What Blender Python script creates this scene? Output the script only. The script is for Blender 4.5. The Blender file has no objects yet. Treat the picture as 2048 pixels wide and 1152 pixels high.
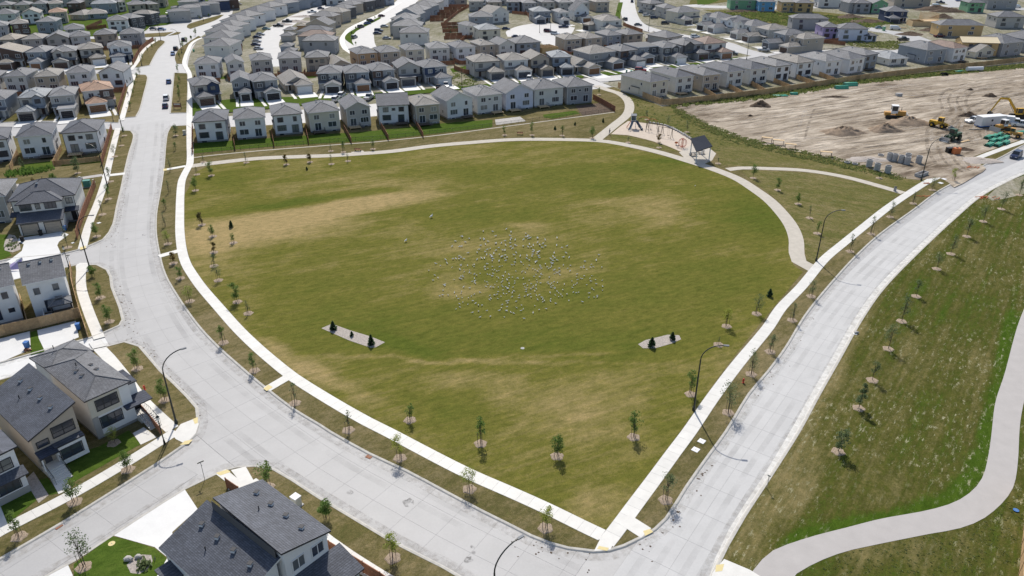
import bpy, bmesh, math, random
from mathutils import Vector, Matrix
from mathutils.geometry import tessellate_polygon
R=math.radians
random.seed(7)
S=bpy.context.scene
COL=S.collection
# ---------------------------------------------------------------- camera, sky, sun, exposure
FPX=1480.0; PITCH=R(27.4); CAMH=60.0
cd=bpy.data.cameras.new("camera"); cam=bpy.data.objects.new("camera",cd); COL.objects.link(cam)
cd.sensor_width=36; cd.lens=FPX/2048*36; cd.clip_start=1; cd.clip_end=6000
cam.location=(0,0,CAMH); cam.rotation_euler=(R(90)-PITCH,0,0); S.camera=cam
SUN_EL=47.5; SUN_AZ=-7.0
w=bpy.data.worlds.new("World"); S.world=w; w.use_nodes=True
nt=w.node_tree; bg=nt.nodes['Background']; sk=nt.nodes.new('ShaderNodeTexSky'); sk.sky_type='NISHITA'
sk.sun_disc=False; sk.sun_elevation=R(SUN_EL); sk.sun_rotation=R(SUN_AZ); sk.dust_density=1.5
nt.links.new(sk.outputs[0],bg.inputs[0]); bg.inputs[1].default_value=0.135
sd=bpy.data.lights.new("sun",'SUN'); sd.energy=4.35; sd.angle=R(0.53); sd.color=(1,.95,.87)
so=bpy.data.objects.new("sun",sd); COL.objects.link(so)
sv=Vector((math.sin(R(SUN_AZ))*math.cos(R(SUN_EL)),math.cos(R(SUN_AZ))*math.cos(R(SUN_EL)),math.sin(R(SUN_EL))))
so.rotation_euler=sv.to_track_quat('Z','Y').to_euler(); so.location=(0,300,300)
S.view_settings.view_transform='Standard'; S.view_settings.look='None'
S.view_settings.exposure=0.0; S.view_settings.gamma=1; S.view_settings.use_curve_mapping=False
# ---------------------------------------------------------------- helpers
def P(u,v,z=0.0):
    "ground (or height z) point of the place that was surveyed at photo pixel u,v"
    a=(u-1024)/FPX; b=(576-v)/FPX
    d=(a, math.cos(PITCH)+b*math.sin(PITCH), -math.sin(PITCH)+b*math.cos(PITCH))
    t=(z-CAMH)/d[2]
    return Vector((d[0]*t,d[1]*t))
def PP(l,z=0.0): return [P(u,v,z) for u,v in l]
def tag(o,label=None,cat=None,group=None,kind=None):
    if label: o['label']=label
    if cat: o['category']=cat
    if group: o['group']=group
    if kind: o['kind']=kind
    return o
def link(o,parent=None):
    COL.objects.link(o)
    if parent is not None: o.parent=parent
    return o
def empty(name,loc=(0,0,0),rz=0,**k):
    o=bpy.data.objects.new(name,None); o.empty_display_size=.3
    o.location=(loc[0],loc[1],loc[2] if len(loc)>2 else 0); o.rotation_euler=(0,0,rz)
    link(o); tag(o,**k); return o
def mesh(name,vs,fs,mats,mi=None,smooth=False):
    m=bpy.data.meshes.new(name); m.from_pydata([tuple(v) for v in vs],[],fs)
    for x in (mats if isinstance(mats,(list,tuple)) else [mats]): m.materials.append(x)
    if mi: m.polygons.foreach_set('material_index',mi)
    if smooth: m.polygons.foreach_set('use_smooth',[True]*len(m.polygons))
    m.update(); return m
def ob(name,m,parent=None,loc=(0,0,0),rot=(0,0,0),sc=(1,1,1)):
    o=bpy.data.objects.new(name,m); o.location=loc; o.rotation_euler=rot; o.scale=sc
    return link(o,parent)
class MB:
    def __init__(s,*mats): s.v=[];s.f=[];s.mi=[];s.mats=list(mats)
    def face(s,pts,m=0):
        n=len(s.v); s.v+= [tuple(p) for p in pts]; s.f.append(tuple(range(n,n+len(pts)))); s.mi.append(m)
    def box(s,x0,x1,y0,y1,z0,z1,m=0,top=None,skip=''):
        n=len(s.v); t=m if top is None else top
        s.v+=[(x0,y0,z0),(x1,y0,z0),(x1,y1,z0),(x0,y1,z0),(x0,y0,z1),(x1,y0,z1),(x1,y1,z1),(x0,y1,z1)]
        F=[((0,3,2,1),m,'b'),((4,5,6,7),t,'t'),((0,1,5,4),m,'f'),((1,2,6,5),m,'r'),((2,3,7,6),m,'k'),((3,0,4,7),m,'l')]
        for f,a,c in F:
            if c in skip: continue
            s.f.append(tuple(n+i for i in f)); s.mi.append(a)
    def bar(s,a,b,r,m=0,n=6,r2=None):
        a=Vector(a);b=Vector(b);d=(b-a); 
        if d.length<1e-6: return
        q=d.to_track_quat('Z','Y'); r2=r if r2 is None else r2; k=len(s.v)
        for i in range(n):
            t=2*math.pi*i/n; c=Vector((math.cos(t),math.sin(t),0))
            s.v.append(tuple(a+q@(c*r)))
        for i in range(n):
            t=2*math.pi*i/n; c=Vector((math.cos(t),math.sin(t),0))
            s.v.append(tuple(b+q@(c*r2)))
        for i in range(n):
            j=(i+1)%n; s.f.append((k+i,k+j,k+n+j,k+n+i)); s.mi.append(m)
        s.f.append(tuple(k+n+i for i in range(n))); s.mi.append(m)
        s.f.append(tuple(k+n-1-i for i in range(n))); s.mi.append(m)
    def ball(s,c,rx,ry,rz,m=0,n=8,h=5):
        k=len(s.v)
        s.v.append((c[0],c[1],c[2]-rz))
        for j in range(1,h):
            ph=math.pi*j/h-math.pi/2
            for i in range(n):
                t=2*math.pi*i/n; s.v.append((c[0]+rx*math.cos(ph)*math.cos(t),c[1]+ry*math.cos(ph)*math.sin(t),c[2]+rz*math.sin(ph)))
        s.v.append((c[0],c[1],c[2]+rz)); e=len(s.v)-1
        for i in range(n):
            j=(i+1)%n
            s.f.append((k,k+1+j,k+1+i)); s.mi.append(m)
            for q in range(h-2):
                a=k+1+q*n; s.f.append((a+i,a+j,a+n+j,a+n+i)); s.mi.append(m)
            a=k+1+(h-2)*n; s.f.append((a+i,a+j,e)); s.mi.append(m)
    def mesh(s,name,smooth=False): return mesh(name,s.v,s.f,s.mats,s.mi,smooth)
    def ob(s,name,parent=None,smooth=False,**k): return ob(name,s.mesh(name,smooth),parent,**k)
# ---------------------------------------------------------------- materials
def newmat(name,rough=.85,spec=.3):
    m=bpy.data.materials.new(name); m.use_nodes=True; b=m.node_tree.nodes['Principled BSDF']
    b.inputs['Roughness'].default_value=rough; b.inputs['Specular IOR Level'].default_value=spec
    return m,m.node_tree,b
def N(nt,t,**k):
    n=nt.nodes.new(t)
    for a,v in k.items(): setattr(n,a,v)
    return n
def noise(nt,vec,scale,detail=4,rough=.55,dist=0):
    n=N(nt,'ShaderNodeTexNoise'); n.inputs['Scale'].default_value=scale; n.inputs['Detail'].default_value=detail
    n.inputs['Roughness'].default_value=rough; n.inputs['Distortion'].default_value=dist
    nt.links.new(vec,n.inputs['Vector']); return n.outputs[0]
def mapping(nt,vec,loc=(0,0,0),rot=0,sc=(1,1,1),typ='POINT'):
    m=N(nt,'ShaderNodeMapping',vector_type=typ); m.inputs['Location'].default_value=loc; m.inputs['Rotation'].default_value=(0,0,rot); m.inputs['Scale'].default_value=sc
    nt.links.new(vec,m.inputs['Vector']); return m.outputs[0]
def aniso(nt,v,deg,k,w=1.0): return mapping(nt,v,rot=R(deg),sc=(k,w,1),typ='TEXTURE')
def ramp(nt,f,stops):
    r=N(nt,'ShaderNodeValToRGB'); e=r.color_ramp.elements
    while len(e)>1: e.remove(e[-1])
    e[0].position=stops[0][0]; c=stops[0][1]; e[0].color=(*c,1) if len(c)==3 else c
    for p,c in stops[1:]:
        q=e.new(p); q.color=(*c,1)
    nt.links.new(f,r.inputs[0]); return r.outputs[0]
def mix(nt,f,a,b,mode='MIX'):
    m=N(nt,'ShaderNodeMix',data_type='RGBA',blend_type=mode)
    for i,x in ((0,f),(6,a),(7,b)):
        if isinstance(x,(int,float)): m.inputs[i].default_value=x
        elif isinstance(x,tuple): m.inputs[i].default_value=(*x,1) if len(x)==3 else x
        else: nt.links.new(x,m.inputs[i])
    return m.outputs[2]
def math_(nt,op,a,b=0.0,clamp=False):
    m=N(nt,'ShaderNodeMath',operation=op,use_clamp=clamp)
    for i,x in ((0,a),(1,b)):
        if isinstance(x,(int,float)): m.inputs[i].default_value=x
        else: nt.links.new(x,m.inputs[i])
    return m.outputs[0]
def pos(nt): return N(nt,'ShaderNodeNewGeometry').outputs['Position']
def bump(nt,b,h,dist=.05,st=.5):
    n=N(nt,'ShaderNodeBump'); n.inputs['Strength'].default_value=st; n.inputs['Distance'].default_value=dist
    nt.links.new(h,n.inputs['Height']); nt.links.new(n.outputs[0],b.inputs['Normal'])
def g(v): return (v,v,v)
def mottled(name,c,var=.18,scale=1.2,rough=.85,spec=.3,fine=None,rnd=0.0,bmp=0,metal=0):
    m,nt,b=newmat(name,rough,spec); p=N(nt,'ShaderNodeTexCoord').outputs['Object'] if fine=='obj' else pos(nt)
    n1=noise(nt,p,scale,5); n2=noise(nt,p,scale*11,3)
    f=math_(nt,'ADD',math_(nt,'MULTIPLY',n1,.65),math_(nt,'MULTIPLY',n2,.35))
    lo=tuple(x*(1-var) for x in c); hi=tuple(min(1,x*(1+var)) for x in c)
    col=ramp(nt,f,[(.3,lo),(.7,hi)])
    if rnd:
        oi=N(nt,'ShaderNodeObjectInfo').outputs['Random']
        k=math_(nt,'ADD',math_(nt,'MULTIPLY',oi,2*rnd),1-rnd)
        cc=N(nt,'ShaderNodeCombineXYZ')
        for i in range(3): nt.links.new(k,cc.inputs[i])
        col=mix(nt,1.0,col,cc.outputs[0],'MULTIPLY')
    nt.links.new(col,b.inputs['Base Color']); b.inputs['Metallic'].default_value=metal
    if bmp: bump(nt,b,n2,bmp,.6)
    return m
def shingle(name,c):
    m,nt,b=newmat(name,.72,.4); p=N(nt,'ShaderNodeTexCoord').outputs['Object']
    br=N(nt,'ShaderNodeTexBrick'); br.inputs['Scale'].default_value=1; br.inputs['Brick Width'].default_value=.34; br.inputs['Row Height'].default_value=.16
    br.inputs['Mortar Size'].default_value=.018; br.inputs['Mortar'].default_value=(*[x*.5 for x in c],1)
    br.inputs['Color1'].default_value=(*[x*.8 for x in c],1); br.inputs['Color2'].default_value=(*[x*1.22 for x in c],1)
    # rows follow the slope: use x+y mix so both hips and gables show courses
    sx=N(nt,'ShaderNodeSeparateXYZ'); nt.links.new(p,sx.inputs[0]); cx=N(nt,'ShaderNodeCombineXYZ')
    nt.links.new(math_(nt,'ADD',sx.outputs[0],sx.outputs[1]),cx.inputs[0]); nt.links.new(math_(nt,'MULTIPLY',sx.outputs[2],2.6),cx.inputs[1])
    nt.links.new(cx.outputs[0],br.inputs['Vector'])
    n1=noise(nt,p,.35,4); n2=noise(nt,p,9,3)
    col=mix(nt,1.0,br.outputs[0],ramp(nt,n1,[(.3,g(.78)),(.7,g(1.15))]),'MULTIPLY')
    col=mix(nt,.6,col,ramp(nt,n2,[(.3,g(.7)),(.7,g(1.25))]),'MULTIPLY')
    nt.links.new(col,b.inputs['Base Color']); bump(nt,b,br.outputs[1],.02,.5); return m
def siding(name,c,stucco=False,spec=.25):
    m,nt,b=newmat(name,.8,spec); p=N(nt,'ShaderNodeTexCoord').outputs['Object']
    n1=noise(nt,p,.5,4); n2=noise(nt,p,16,2)
    col=ramp(nt,n1,[(.3,tuple(x*.92 for x in c)),(.7,tuple(min(1,x*1.05) for x in c))])
    col=mix(nt,.25,col,ramp(nt,n2,[(.35,g(.75)),(.65,g(1.0))]),'MULTIPLY')
    if not stucco:
        wv=N(nt,'ShaderNodeTexWave',bands_direction='Z',wave_profile='SAW'); wv.inputs['Scale'].default_value=1.7; nt.links.new(p,wv.inputs[0])
        col=mix(nt,.8,col,ramp(nt,wv.outputs[1],[(0,g(.8)),(.12,g(1))]),'MULTIPLY'); bump(nt,b,wv.outputs[1],.02,.4)
    nt.links.new(col,b.inputs['Base Color']); return m
def blob(nt,p,u,v,rx,ry,ang):
    "soft elliptical patch of different turf, centred on a surveyed spot"
    c=P(u,v)
    q=mapping(nt,p,(c.x,c.y,0),R(ang),(rx,ry,1000),'TEXTURE')
    l=N(nt,'ShaderNodeVectorMath',operation='LENGTH'); nt.links.new(q,l.inputs[0])
    r=N(nt,'ShaderNodeMapRange',interpolation_type='SMOOTHSTEP'); nt.links.new(l.outputs['Value'],r.inputs[0])
    r.inputs[1].default_value=1.25; r.inputs[2].default_value=0.0; r.inputs[3].default_value=0; r.inputs[4].default_value=1
    return r.outputs[0]
def turf(name,base,dry,lush,drypatch=(),lushpatch=(),mow=20,sp=0.0,mowsc=.35,shift=0.0,fine=1.0,stsc=.9,stw=.6,raw=()):
    m,nt,b=newmat(name,1.0,.02); p=pos(nt)
    wob=N(nt,'ShaderNodeTexNoise'); wob.inputs['Scale'].default_value=.13; wob.inputs['Detail'].default_value=6; nt.links.new(p,wob.inputs[0])
    off=N(nt,'ShaderNodeVectorMath',operation='MULTIPLY_ADD'); nt.links.new(wob.outputs[1],off.inputs[0]); off.inputs[1].default_value=(4.5,4.5,0); nt.links.new(p,off.inputs[2])
    off2=N(nt,'ShaderNodeVectorMath',operation='SUBTRACT'); nt.links.new(off.outputs[0],off2.inputs[0]); off2.inputs[1].default_value=(2.25,2.25,0); q=off2.outputs[0]
    n1=noise(nt,p,.035,5,.6); n2=noise(nt,aniso(nt,p,mow,2.2),mowsc,5,.65,.4); n3=noise(nt,p,2.6,5,.7)
    st=noise(nt,aniso(nt,p,mow,30),stsc,3,.6)
    d=math_(nt,'ADD',math_(nt,'MULTIPLY',math_(nt,'SUBTRACT',n1,.5),1.6),math_(nt,'MULTIPLY',math_(nt,'SUBTRACT',n2,.5),1.5))
    d=math_(nt,'ADD',d,math_(nt,'MULTIPLY',math_(nt,'SUBTRACT',st,.5),stw))
    d=math_(nt,'ADD',d,math_(nt,'MULTIPLY',math_(nt,'SUBTRACT',n3,.5),1.1*fine))
    d=math_(nt,'ADD',d,shift)
    for u,v,rx,ry,a,wt in drypatch: d=math_(nt,'ADD',d,math_(nt,'MULTIPLY',blob(nt,q,u,v,rx,ry,a),wt))
    for u,v,rx,ry,a,wt in lushpatch: d=math_(nt,'SUBTRACT',d,math_(nt,'MULTIPLY',blob(nt,q,u,v,rx,ry,a),wt))
    for u,v,rx,ry,a,wt in raw: d=math_(nt,'SUBTRACT',d,math_(nt,'MULTIPLY',blob(nt,p,u,v,rx,ry,a),wt))
    f=math_(nt,'ADD',math_(nt,'MULTIPLY',d,.5),.5,True)
    col=ramp(nt,f,[(0,lush),(.45,base),(1,dry)])
    n5=noise(nt,aniso(nt,p,mow,2.2),1.25,6,.85)
    col=mix(nt,.75,col,ramp(nt,n5,[(.3,(.50,.56,.45)),(.5,g(1)),(.7,(1.55,1.42,1.45))]),'MULTIPLY')
    n4=noise(nt,p,7,4,.75)
    col=mix(nt,.8,col,ramp(nt,n4,[(.3,g(.62)),(.7,g(1.3))]),'MULTIPLY')
    if sp:
        v=noise(nt,aniso(nt,p,mow,3),2.0,5,.85)
        msk=noise(nt,p,.06,3)
        th=math_(nt,'MULTIPLY',ramp(nt,v,[(.56,g(0)),(.66,g(1))]),ramp(nt,msk,[(.36,g(.15)),(.6,g(1))]))
        col=mix(nt,math_(nt,'MULTIPLY',th,sp),col,(.36,.34,.22))
    nt.links.new(col,b.inputs['Base Color']); bump(nt,b,n4,.06,.7); return m
M={}
M['lawn']=turf('park_turf',(.131,.127,.028),(.315,.242,.112),(.086,.106,.018),
 drypatch=[(590,432,34,7,22,1.28),(510,470,26,9,20,1.1),(700,405,20,6,15,0.59),(800,385,26,7,8,0.36),(860,500,20,5,5,0.33),(1110,385,12,6,0,0.46),(1050,450,6,2.5,0,0.53),(925,580,6,3.5,10,0.59),(1130,545,12,4,10,0.3),
  (1320,420,22,12,0,0.36),(590,722,20,2.4,-38,0.59),(660,765,20,3.5,-30,0.33),(950,722,30,1.1,-3,0.72),(1090,712,20,1.0,4,0.59),(1030,800,20,5,-30,0.36),(900,760,24,5,-12,0.3),(1190,1010,6,3.5,30,0.46),(1250,790,18,6,30,0.23),(780,365,20,4,4,0.26),(420,520,9,12,0,0.36),(640,365,26,3,30,0.33)],
 lushpatch=[(622,402,22,4,24,1.33),(1180,378,20,9,0,0.8),(1010,345,26,8,0,0.49),(1520,430,18,16,-50,0.97),(1420,560,24,18,0,0.49),(820,645,26,10,0,0.44),(790,690,10,2,-20,0.8),(1100,690,36,8,5,0.62),(1360,325,16,3,-20,0.8),(880,800,18,8,0,0.35),(440,360,16,14,0,0.4),(920,430,30,8,0,0.31),(1090,610,14,7,0,0.35),(1250,340,24,8,0,0.35),(620,620,22,18,0,0.27)],mow=25,mowsc=.25,fine=.8,stsc=1.2,stw=.8)
M['verge']=turf('verge_turf',(.115,.102,.040),(.27,.215,.125),(.062,.080,.022),mow=40,shift=.12,fine=1.2)
M['rough']=turf('weedy_turf',(.120,.116,.036),(.26,.20,.11),(.055,.085,.02),mow=-30,shift=-.0,sp=.5,fine=2.0)
M['meadow']=turf('meadow_turf',(.074,.077,.018),(.19,.158,.07),(.050,.088,.010),
 drypatch=[(1640,790,30,1.8,54,.8),(1560,1000,22,3,52,.9),(1700,660,22,1.5,50,.5),(1760,1100,9,3,0,.5),(1930,720,14,20,60,.5)],
 raw=[(2021,662,10.7,1.7,-125.5,1.5),(2004,735,8.5,1.7,-125.9,1.5),(1988,805,7.3,1.7,-125.2,1.5),(1977,870,5.4,1.7,-123.3,1.5),(1962,927,4.8,1.7,-129.3,1.5),(1926,977,4.7,1.7,-143.5,1.5),(1850,1016,5.4,1.7,-160.1,1.3),(1750,1042,4.7,1.7,-166.4,1.3),(1660,1062,3.8,1.5,-162.9,1.3),(1587,1086,3.4,1.5,-155.4,1.3)],mow=53,sp=1.0,shift=-.14,fine=1.5,stsc=.75,stw=2.2)
M['yard']=turf('garden_lawn',(.070,.110,.018),(.16,.15,.05),(.05,.095,.013),mow=20,shift=-.2)
M['plain']=turf('unbuilt_ground',(.20,.19,.125),(.46,.43,.38),(.09,.125,.035),mow=70,shift=.1,fine=1.2)
M['road']=mottled('road_concrete',(.375,.368,.36),.09,.3,.58,.5)
M['slab']=mottled('road_slab',(.372,.365,.358),.07,.35,.6,.45,rnd=.02)
M['slabb']=mottled('pale_road_slab',(.49,.483,.47),.07,.35,.8,.3,rnd=.02)
M['joint']=mottled('joint_filler',(.27,.265,.255),.2,1)
M['walk']=mottled('sidewalk_concrete',(.61,.595,.555),.09,.9,.6,.45,rnd=.04)
M['kerb']=mottled('kerb_concrete',(.45,.43,.39),.22,1.5)
M['drive']=mottled('driveway_concrete',(.64,.635,.615),.07,.5,.6,.45,.8)
M['path']=mottled('limestone_path',(.48,.44,.375),.12,.9,.95)
M['shade']=mottled('shelter_metal',(.045,.05,.062),.1,2,1.0,.03)
M['asph']=mottled('path_asphalt',(.42,.395,.375),.07,.7,.9)
M['tact']=mottled('yellow_tactile',(.66,.55,.28),.08,4)
def dirtmat():
    m,nt,b=newmat('graded_dirt',.97,.1); p=pos(nt)
    n1=noise(nt,aniso(nt,p,28,5),.35,8,.72,.5); n2=noise(nt,p,.03,4); n3=noise(nt,aniso(nt,p,31,6),1.8,6,.8)
    f=math_(nt,'ADD',math_(nt,'MULTIPLY',n1,.5),math_(nt,'MULTIPLY',n2,.3)); f=math_(nt,'ADD',f,math_(nt,'MULTIPLY',n3,.2))
    col=ramp(nt,f,[(.40,(.12,.09,.062)),(.46,(.27,.22,.165)),(.52,(.38,.32,.25)),(.60,(.60,.52,.42))])
    nt.links.new(col,b.inputs['Base Color']); bump(nt,b,math_(nt,'ADD',n1,n3),.35,.8); return m
M['dirt']=dirtmat()
M['track']=mottled('packed_track',(.40,.34,.275),.25,.3,.95,bmp=.1)
M['soil']=mottled('dark_soil',(.12,.085,.06),.45,1.6,.98,bmp=.3)
M['mound']=mottled('tan_soil',(.30,.225,.16),.3,1.2,.98,bmp=.2)
M['gravel']=mottled('gravel_mulch',(.40,.355,.315),.4,5,.95,bmp=.08)
M['mulch']=mottled('wood_mulch',(.34,.265,.195),.5,7,.95,bmp=.08)
M['sand']=mottled('playground_sand',(.52,.44,.36),.1,.8,.95)
M['stone']=mottled('stone',(.42,.40,.37),.35,3,.9,bmp=.05)
for k,c in dict(charcoal=(.098,.106,.128),slate=(.165,.168,.18),grey=(.225,.225,.23),taupe=(.27,.25,.225),tan=(.32,.28,.23),brown=(.25,.17,.135),orange=(.40,.24,.155),pale=(.30,.32,.335),navyroof=(.045,.055,.085)).items(): M['r_'+k]=shingle('shingle_'+k,c)
for k,c in dict(white=(.76,.76,.76),cream=(.62,.58,.49),offwhite=(.66,.65,.62),greige=(.47,.45,.42),tan=(.45,.39,.32),grey=(.36,.36,.37),bluegrey=(.30,.33,.37),dark=(.12,.12,.125),navy=(.05,.07,.13),brown=(.13,.09,.075),rust=(.50,.33,.20),osb=(.58,.40,.20),green=(.22,.42,.25),blue=(.16,.38,.62),purple=(.40,.33,.54),wrap=(.66,.68,.78),stonewall=(.34,.33,.32)).items(): M['w_'+k]=siding('wall_'+k,c,stucco=k in('white','offwhite','cream','tan','wrap','osb','green','blue','purple','stonewall'))
M['found']=mottled('foundation',(.28,.28,.28),.12,2)
M['trimw']=mottled('white_trim',(.72,.72,.72),.05,3,.6)
M['trimd']=mottled('dark_trim',(.035,.036,.042),.15,3,.6)
def glassmat(name,c,rough=.12):
    m,nt,b=newmat(name,rough,.6); oi=N(nt,'ShaderNodeObjectInfo').outputs['Random']
    col=ramp(nt,oi,[(0,c),(.55,tuple(x*1.6 for x in c)),(.8,(.16,.17,.17)),(1,(.30,.30,.28))]); nt.links.new(col,b.inputs['Base Color']); return m
M['glass']=glassmat('window_glass',(.028,.035,.05))
for k,c in dict(dkbrown=(.075,.045,.035),black=(.02,.02,.024),white=(.70,.70,.69),brown=(.20,.10,.05),grey=(.16,.15,.15),beige=(.36,.31,.25),slate=(.06,.065,.08)).items(): M['d_'+k]=mottled('garage_door_'+k,c,.08,2,.55)
M['cedar']=mottled('fence_cedar',(.50,.33,.175),.3,2.2,.85,fine=None,rnd=.22)
M['redwood']=mottled('fence_redwood',(.29,.135,.078),.3,2.2,.85,rnd=.2)
M['lumber']=mottled('new_lumber',(.62,.45,.26),.15,2,.8)
M['ply']=mottled('roof_plywood',(.74,.62,.42),.1,.6,.8)
M['iron']=mottled('black_iron',(.018,.018,.018),.2,3,.5,.4)
M['lamp']=mottled('lamp_paint',(.022,.028,.024),.2,3,.45,.4)
M['bark']=mottled('bark',(.10,.075,.055),.3,6)
M['stake']=mottled('stake_wood',(.13,.10,.075),.2,5)
def leafmat(name,c,c2):
    m,nt,b=newmat(name,.6,.3); oi=N(nt,'ShaderNodeObjectInfo').outputs['Random']; n=noise(nt,pos(nt),3.5,3,.7)
    col=mix(nt,oi,ramp(nt,n,[(.35,tuple(x*.65 for x in c)),(.65,tuple(x*1.5 for x in c))]),ramp(nt,n,[(.35,tuple(x*.65 for x in c2)),(.65,tuple(x*1.4 for x in c2))]))
    nt.links.new(col,b.inputs['Base Color'])
    t=N(nt,'ShaderNodeBsdfTranslucent'); nt.links.new(col,t.inputs[0]); ms=N(nt,'ShaderNodeMixShader'); ms.inputs[0].default_value=.45
    nt.links.new(b.outputs[0],ms.inputs[1]); nt.links.new(t.outputs[0],ms.inputs[2]); nt.links.new(ms.outputs[0],nt.nodes['Material Output'].inputs[0]); return m
M['leaf']=leafmat('leaf_green',(.11,.19,.04),(.15,.22,.05))
M['leafy']=leafmat('leaf_yellow',(.34,.36,.06),(.25,.31,.06))
M['leafd']=leafmat('leaf_dusty',(.15,.19,.085),(.12,.17,.075))
M['leafo']=leafmat('leaf_autumn',(.20,.13,.04),(.13,.12,.04))
M['leafr']=leafmat('leaf_red',(.17,.045,.03),(.12,.05,.03))
M['needle']=leafmat('spruce_needles',(.065,.11,.055),(.075,.12,.055))
M['weed']=leafmat('weed_leaves',(.15,.19,.055),(.20,.22,.08))
M['black']=mottled('black_rubber',(.02,.02,.02),.2,4,.8)
M['steel']=mottled('galvanised_steel',(.42,.43,.44),.1,2,.4,.5,metal=.6)
M['post']=mottled('painted_post',(.62,.64,.66),.06,2,.5)
M['cyel']=mottled('machine_yellow',(.62,.36,.03),.15,1.5,.5,.4)
M['corg']=mottled('machine_ochre',(.52,.27,.06),.2,1.5,.5,.4)
M['cgrn']=mottled('machine_green',(.04,.09,.05),.2,1.5,.5,.4)
M['pvc']=mottled('green_pvc',(.10,.40,.27),.12,2,.5)
M['conc']=mottled('precast_concrete',(.42,.41,.40),.12,2,.9)
M['red']=mottled('red_paint',(.50,.06,.035),.12,3,.5); M['oran']=mottled('orange_plastic',(.55,.17,.06),.15,3,.6)
M['bin']=mottled('blue_bin',(.05,.16,.42),.1,3,.5); M['util']=mottled('utility_beige',(.52,.51,.44),.07,2,.6); M['utilg']=mottled('utility_green',(.07,.24,.20),.1,2,.6)
M['play']=mottled('slide_blue',(.04,.06,.09),.1,3,.4); M['plast']=mottled('slide_grey',(.20,.235,.26),.1,3,.35)
M['lampglass']=mottled('lantern_glass',(.75,.74,.68),.03,3,.3)
M['skin']=mottled('skin',(.42,.26,.18),.05,3,.6); M['cloth1']=mottled('dark_clothes',(.03,.035,.06),.15,3); M['cloth2']=mottled('blue_jeans',(.06,.09,.16),.1,3)
def wearmat(name,c,amax,sc,k,deg):
    m,nt,b=newmat(name,.85,.2); b.inputs['Base Color'].default_value=(*c,1); p=pos(nt); n=noise(nt,aniso(nt,p,deg,k),sc,5,.7)
    t=N(nt,'ShaderNodeBsdfTransparent'); ms=N(nt,'ShaderNodeMixShader'); nt.links.new(ramp(nt,n,[(.42,g(0)),(.75,g(amax))]),ms.inputs[0])
    nt.links.new(t.outputs[0],ms.inputs[1]); nt.links.new(b.outputs[0],ms.inputs[2]); nt.links.new(ms.outputs[0],nt.nodes['Material Output'].inputs[0]); return m
M['wear']=wearmat('tyre_wear',(.20,.195,.185),.18,.10,1.0,0); M['ruts']=wearmat('tyre_ruts',(.15,.12,.09),.8,.45,4,28); M['rutl']=wearmat('dusty_tracks',(.52,.46,.39),.8,.3,3,28); M['dust']=wearmat('kerb_dust',(.28,.24,.19),.32,1.1,1.0,0)
# ---------------------------------------------------------------- polygon and ribbon tools
def smooth(pts,closed=False,step=2.5,corner=38):
    n=len(pts); out=[]
    def ang(i):
        if not closed and (i==0 or i==n-1): return 180
        a=pts[i]-pts[i-1]; b=pts[(i+1)%n]-pts[i]
        if a.length<1e-6 or b.length<1e-6: return 180
        return abs(math.degrees(a.angle(b)))
    T=[]
    for i in range(n):
        if ang(i)>corner: T.append(None)
        else: T.append((pts[(i+1)%n]-pts[i-1]).normalized())
    for i in range(n if closed else n-1):
        a=pts[i]; b=pts[(i+1)%n]; L=(b-a).length; k=max(1,min(14,int(L/step)))
        ta=(T[i] if T[i] else (b-a).normalized())*L; tb=(T[(i+1)%n] if T[(i+1)%n] else (b-a).normalized())*L
        for j in range(k):
            t=j/k; h=(2*t**3-3*t*t+1,t**3-2*t*t+t,-2*t**3+3*t*t,t**3-t*t)
            out.append(a*h[0]+ta*h[1]+b*h[2]+tb*h[3])
    if not closed: out.append(pts[-1])
    return out
def area(p): return sum(p[i].x*p[(i+1)%len(p)].y-p[(i+1)%len(p)].x*p[i].y for i in range(len(p)))/2
def sheet(name,pts,z0,z1,mat,kind='structure',sm=True,side=None,step=2.5,corner=38,parent=None):
    p=smooth(pts,True,step,corner) if sm else pts
    if area(p)<0: p=p[::-1]
    n=len(p); tri=tessellate_polygon([[Vector((q.x,q.y,0)) for q in p]])
    vs=[(q.x,q.y,z1) for q in p]; fs=[];mi=[]
    for t in tri:
        a,b,c=[p[i] for i in t]
        if (b-a).cross(c-a)<0: t=(t[0],t[2],t[1])
        fs.append(tuple(t)); mi.append(0)
    if z0 is not None:
        vs+=[(q.x,q.y,z0) for q in p]
        for i in range(n):
            j=(i+1)%n; fs.append((i,i+n,j+n,j)); mi.append(1 if side else 0)
    o=ob(name,mesh(name,vs,fs,[mat]+([side] if side else []),mi),parent)
    if parent is None: tag(o,kind=kind)
    return o,p
def offs(p,d,closed=False):
    n=len(p); out=[]
    for i in range(n):
        a=p[i-1] if (i or closed) else p[i]; b=p[(i+1)%n] if (i<n-1 or closed) else p[i]
        t=(b-a).normalized(); out.append(p[i]+Vector((-t.y,t.x))*d)
    return out
def strip(name,L,Rr,z0,z1,mat,closed=False,parent=None,kind='structure'):
    n=len(L); vs=[];fs=[]
    for i in range(n): vs+=[(L[i].x,L[i].y,z1),(Rr[i].x,Rr[i].y,z1),(L[i].x,L[i].y,z0),(Rr[i].x,Rr[i].y,z0)]
    for i in range(n if closed else n-1):
        a=4*i; b=4*((i+1)%n)
        fs+=[(a,a+1,b+1,b),(a+1,a+3,b+3,b+1),(a+2,a,b,b+2)]
    if not closed: fs+=[(0,2,3,1),(4*n-4,4*n-3,4*n-1,4*n-2)]
    o=ob(name,mesh(name,vs,fs,mat),parent)
    if parent is None: tag(o,kind=kind)
    return o
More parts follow.
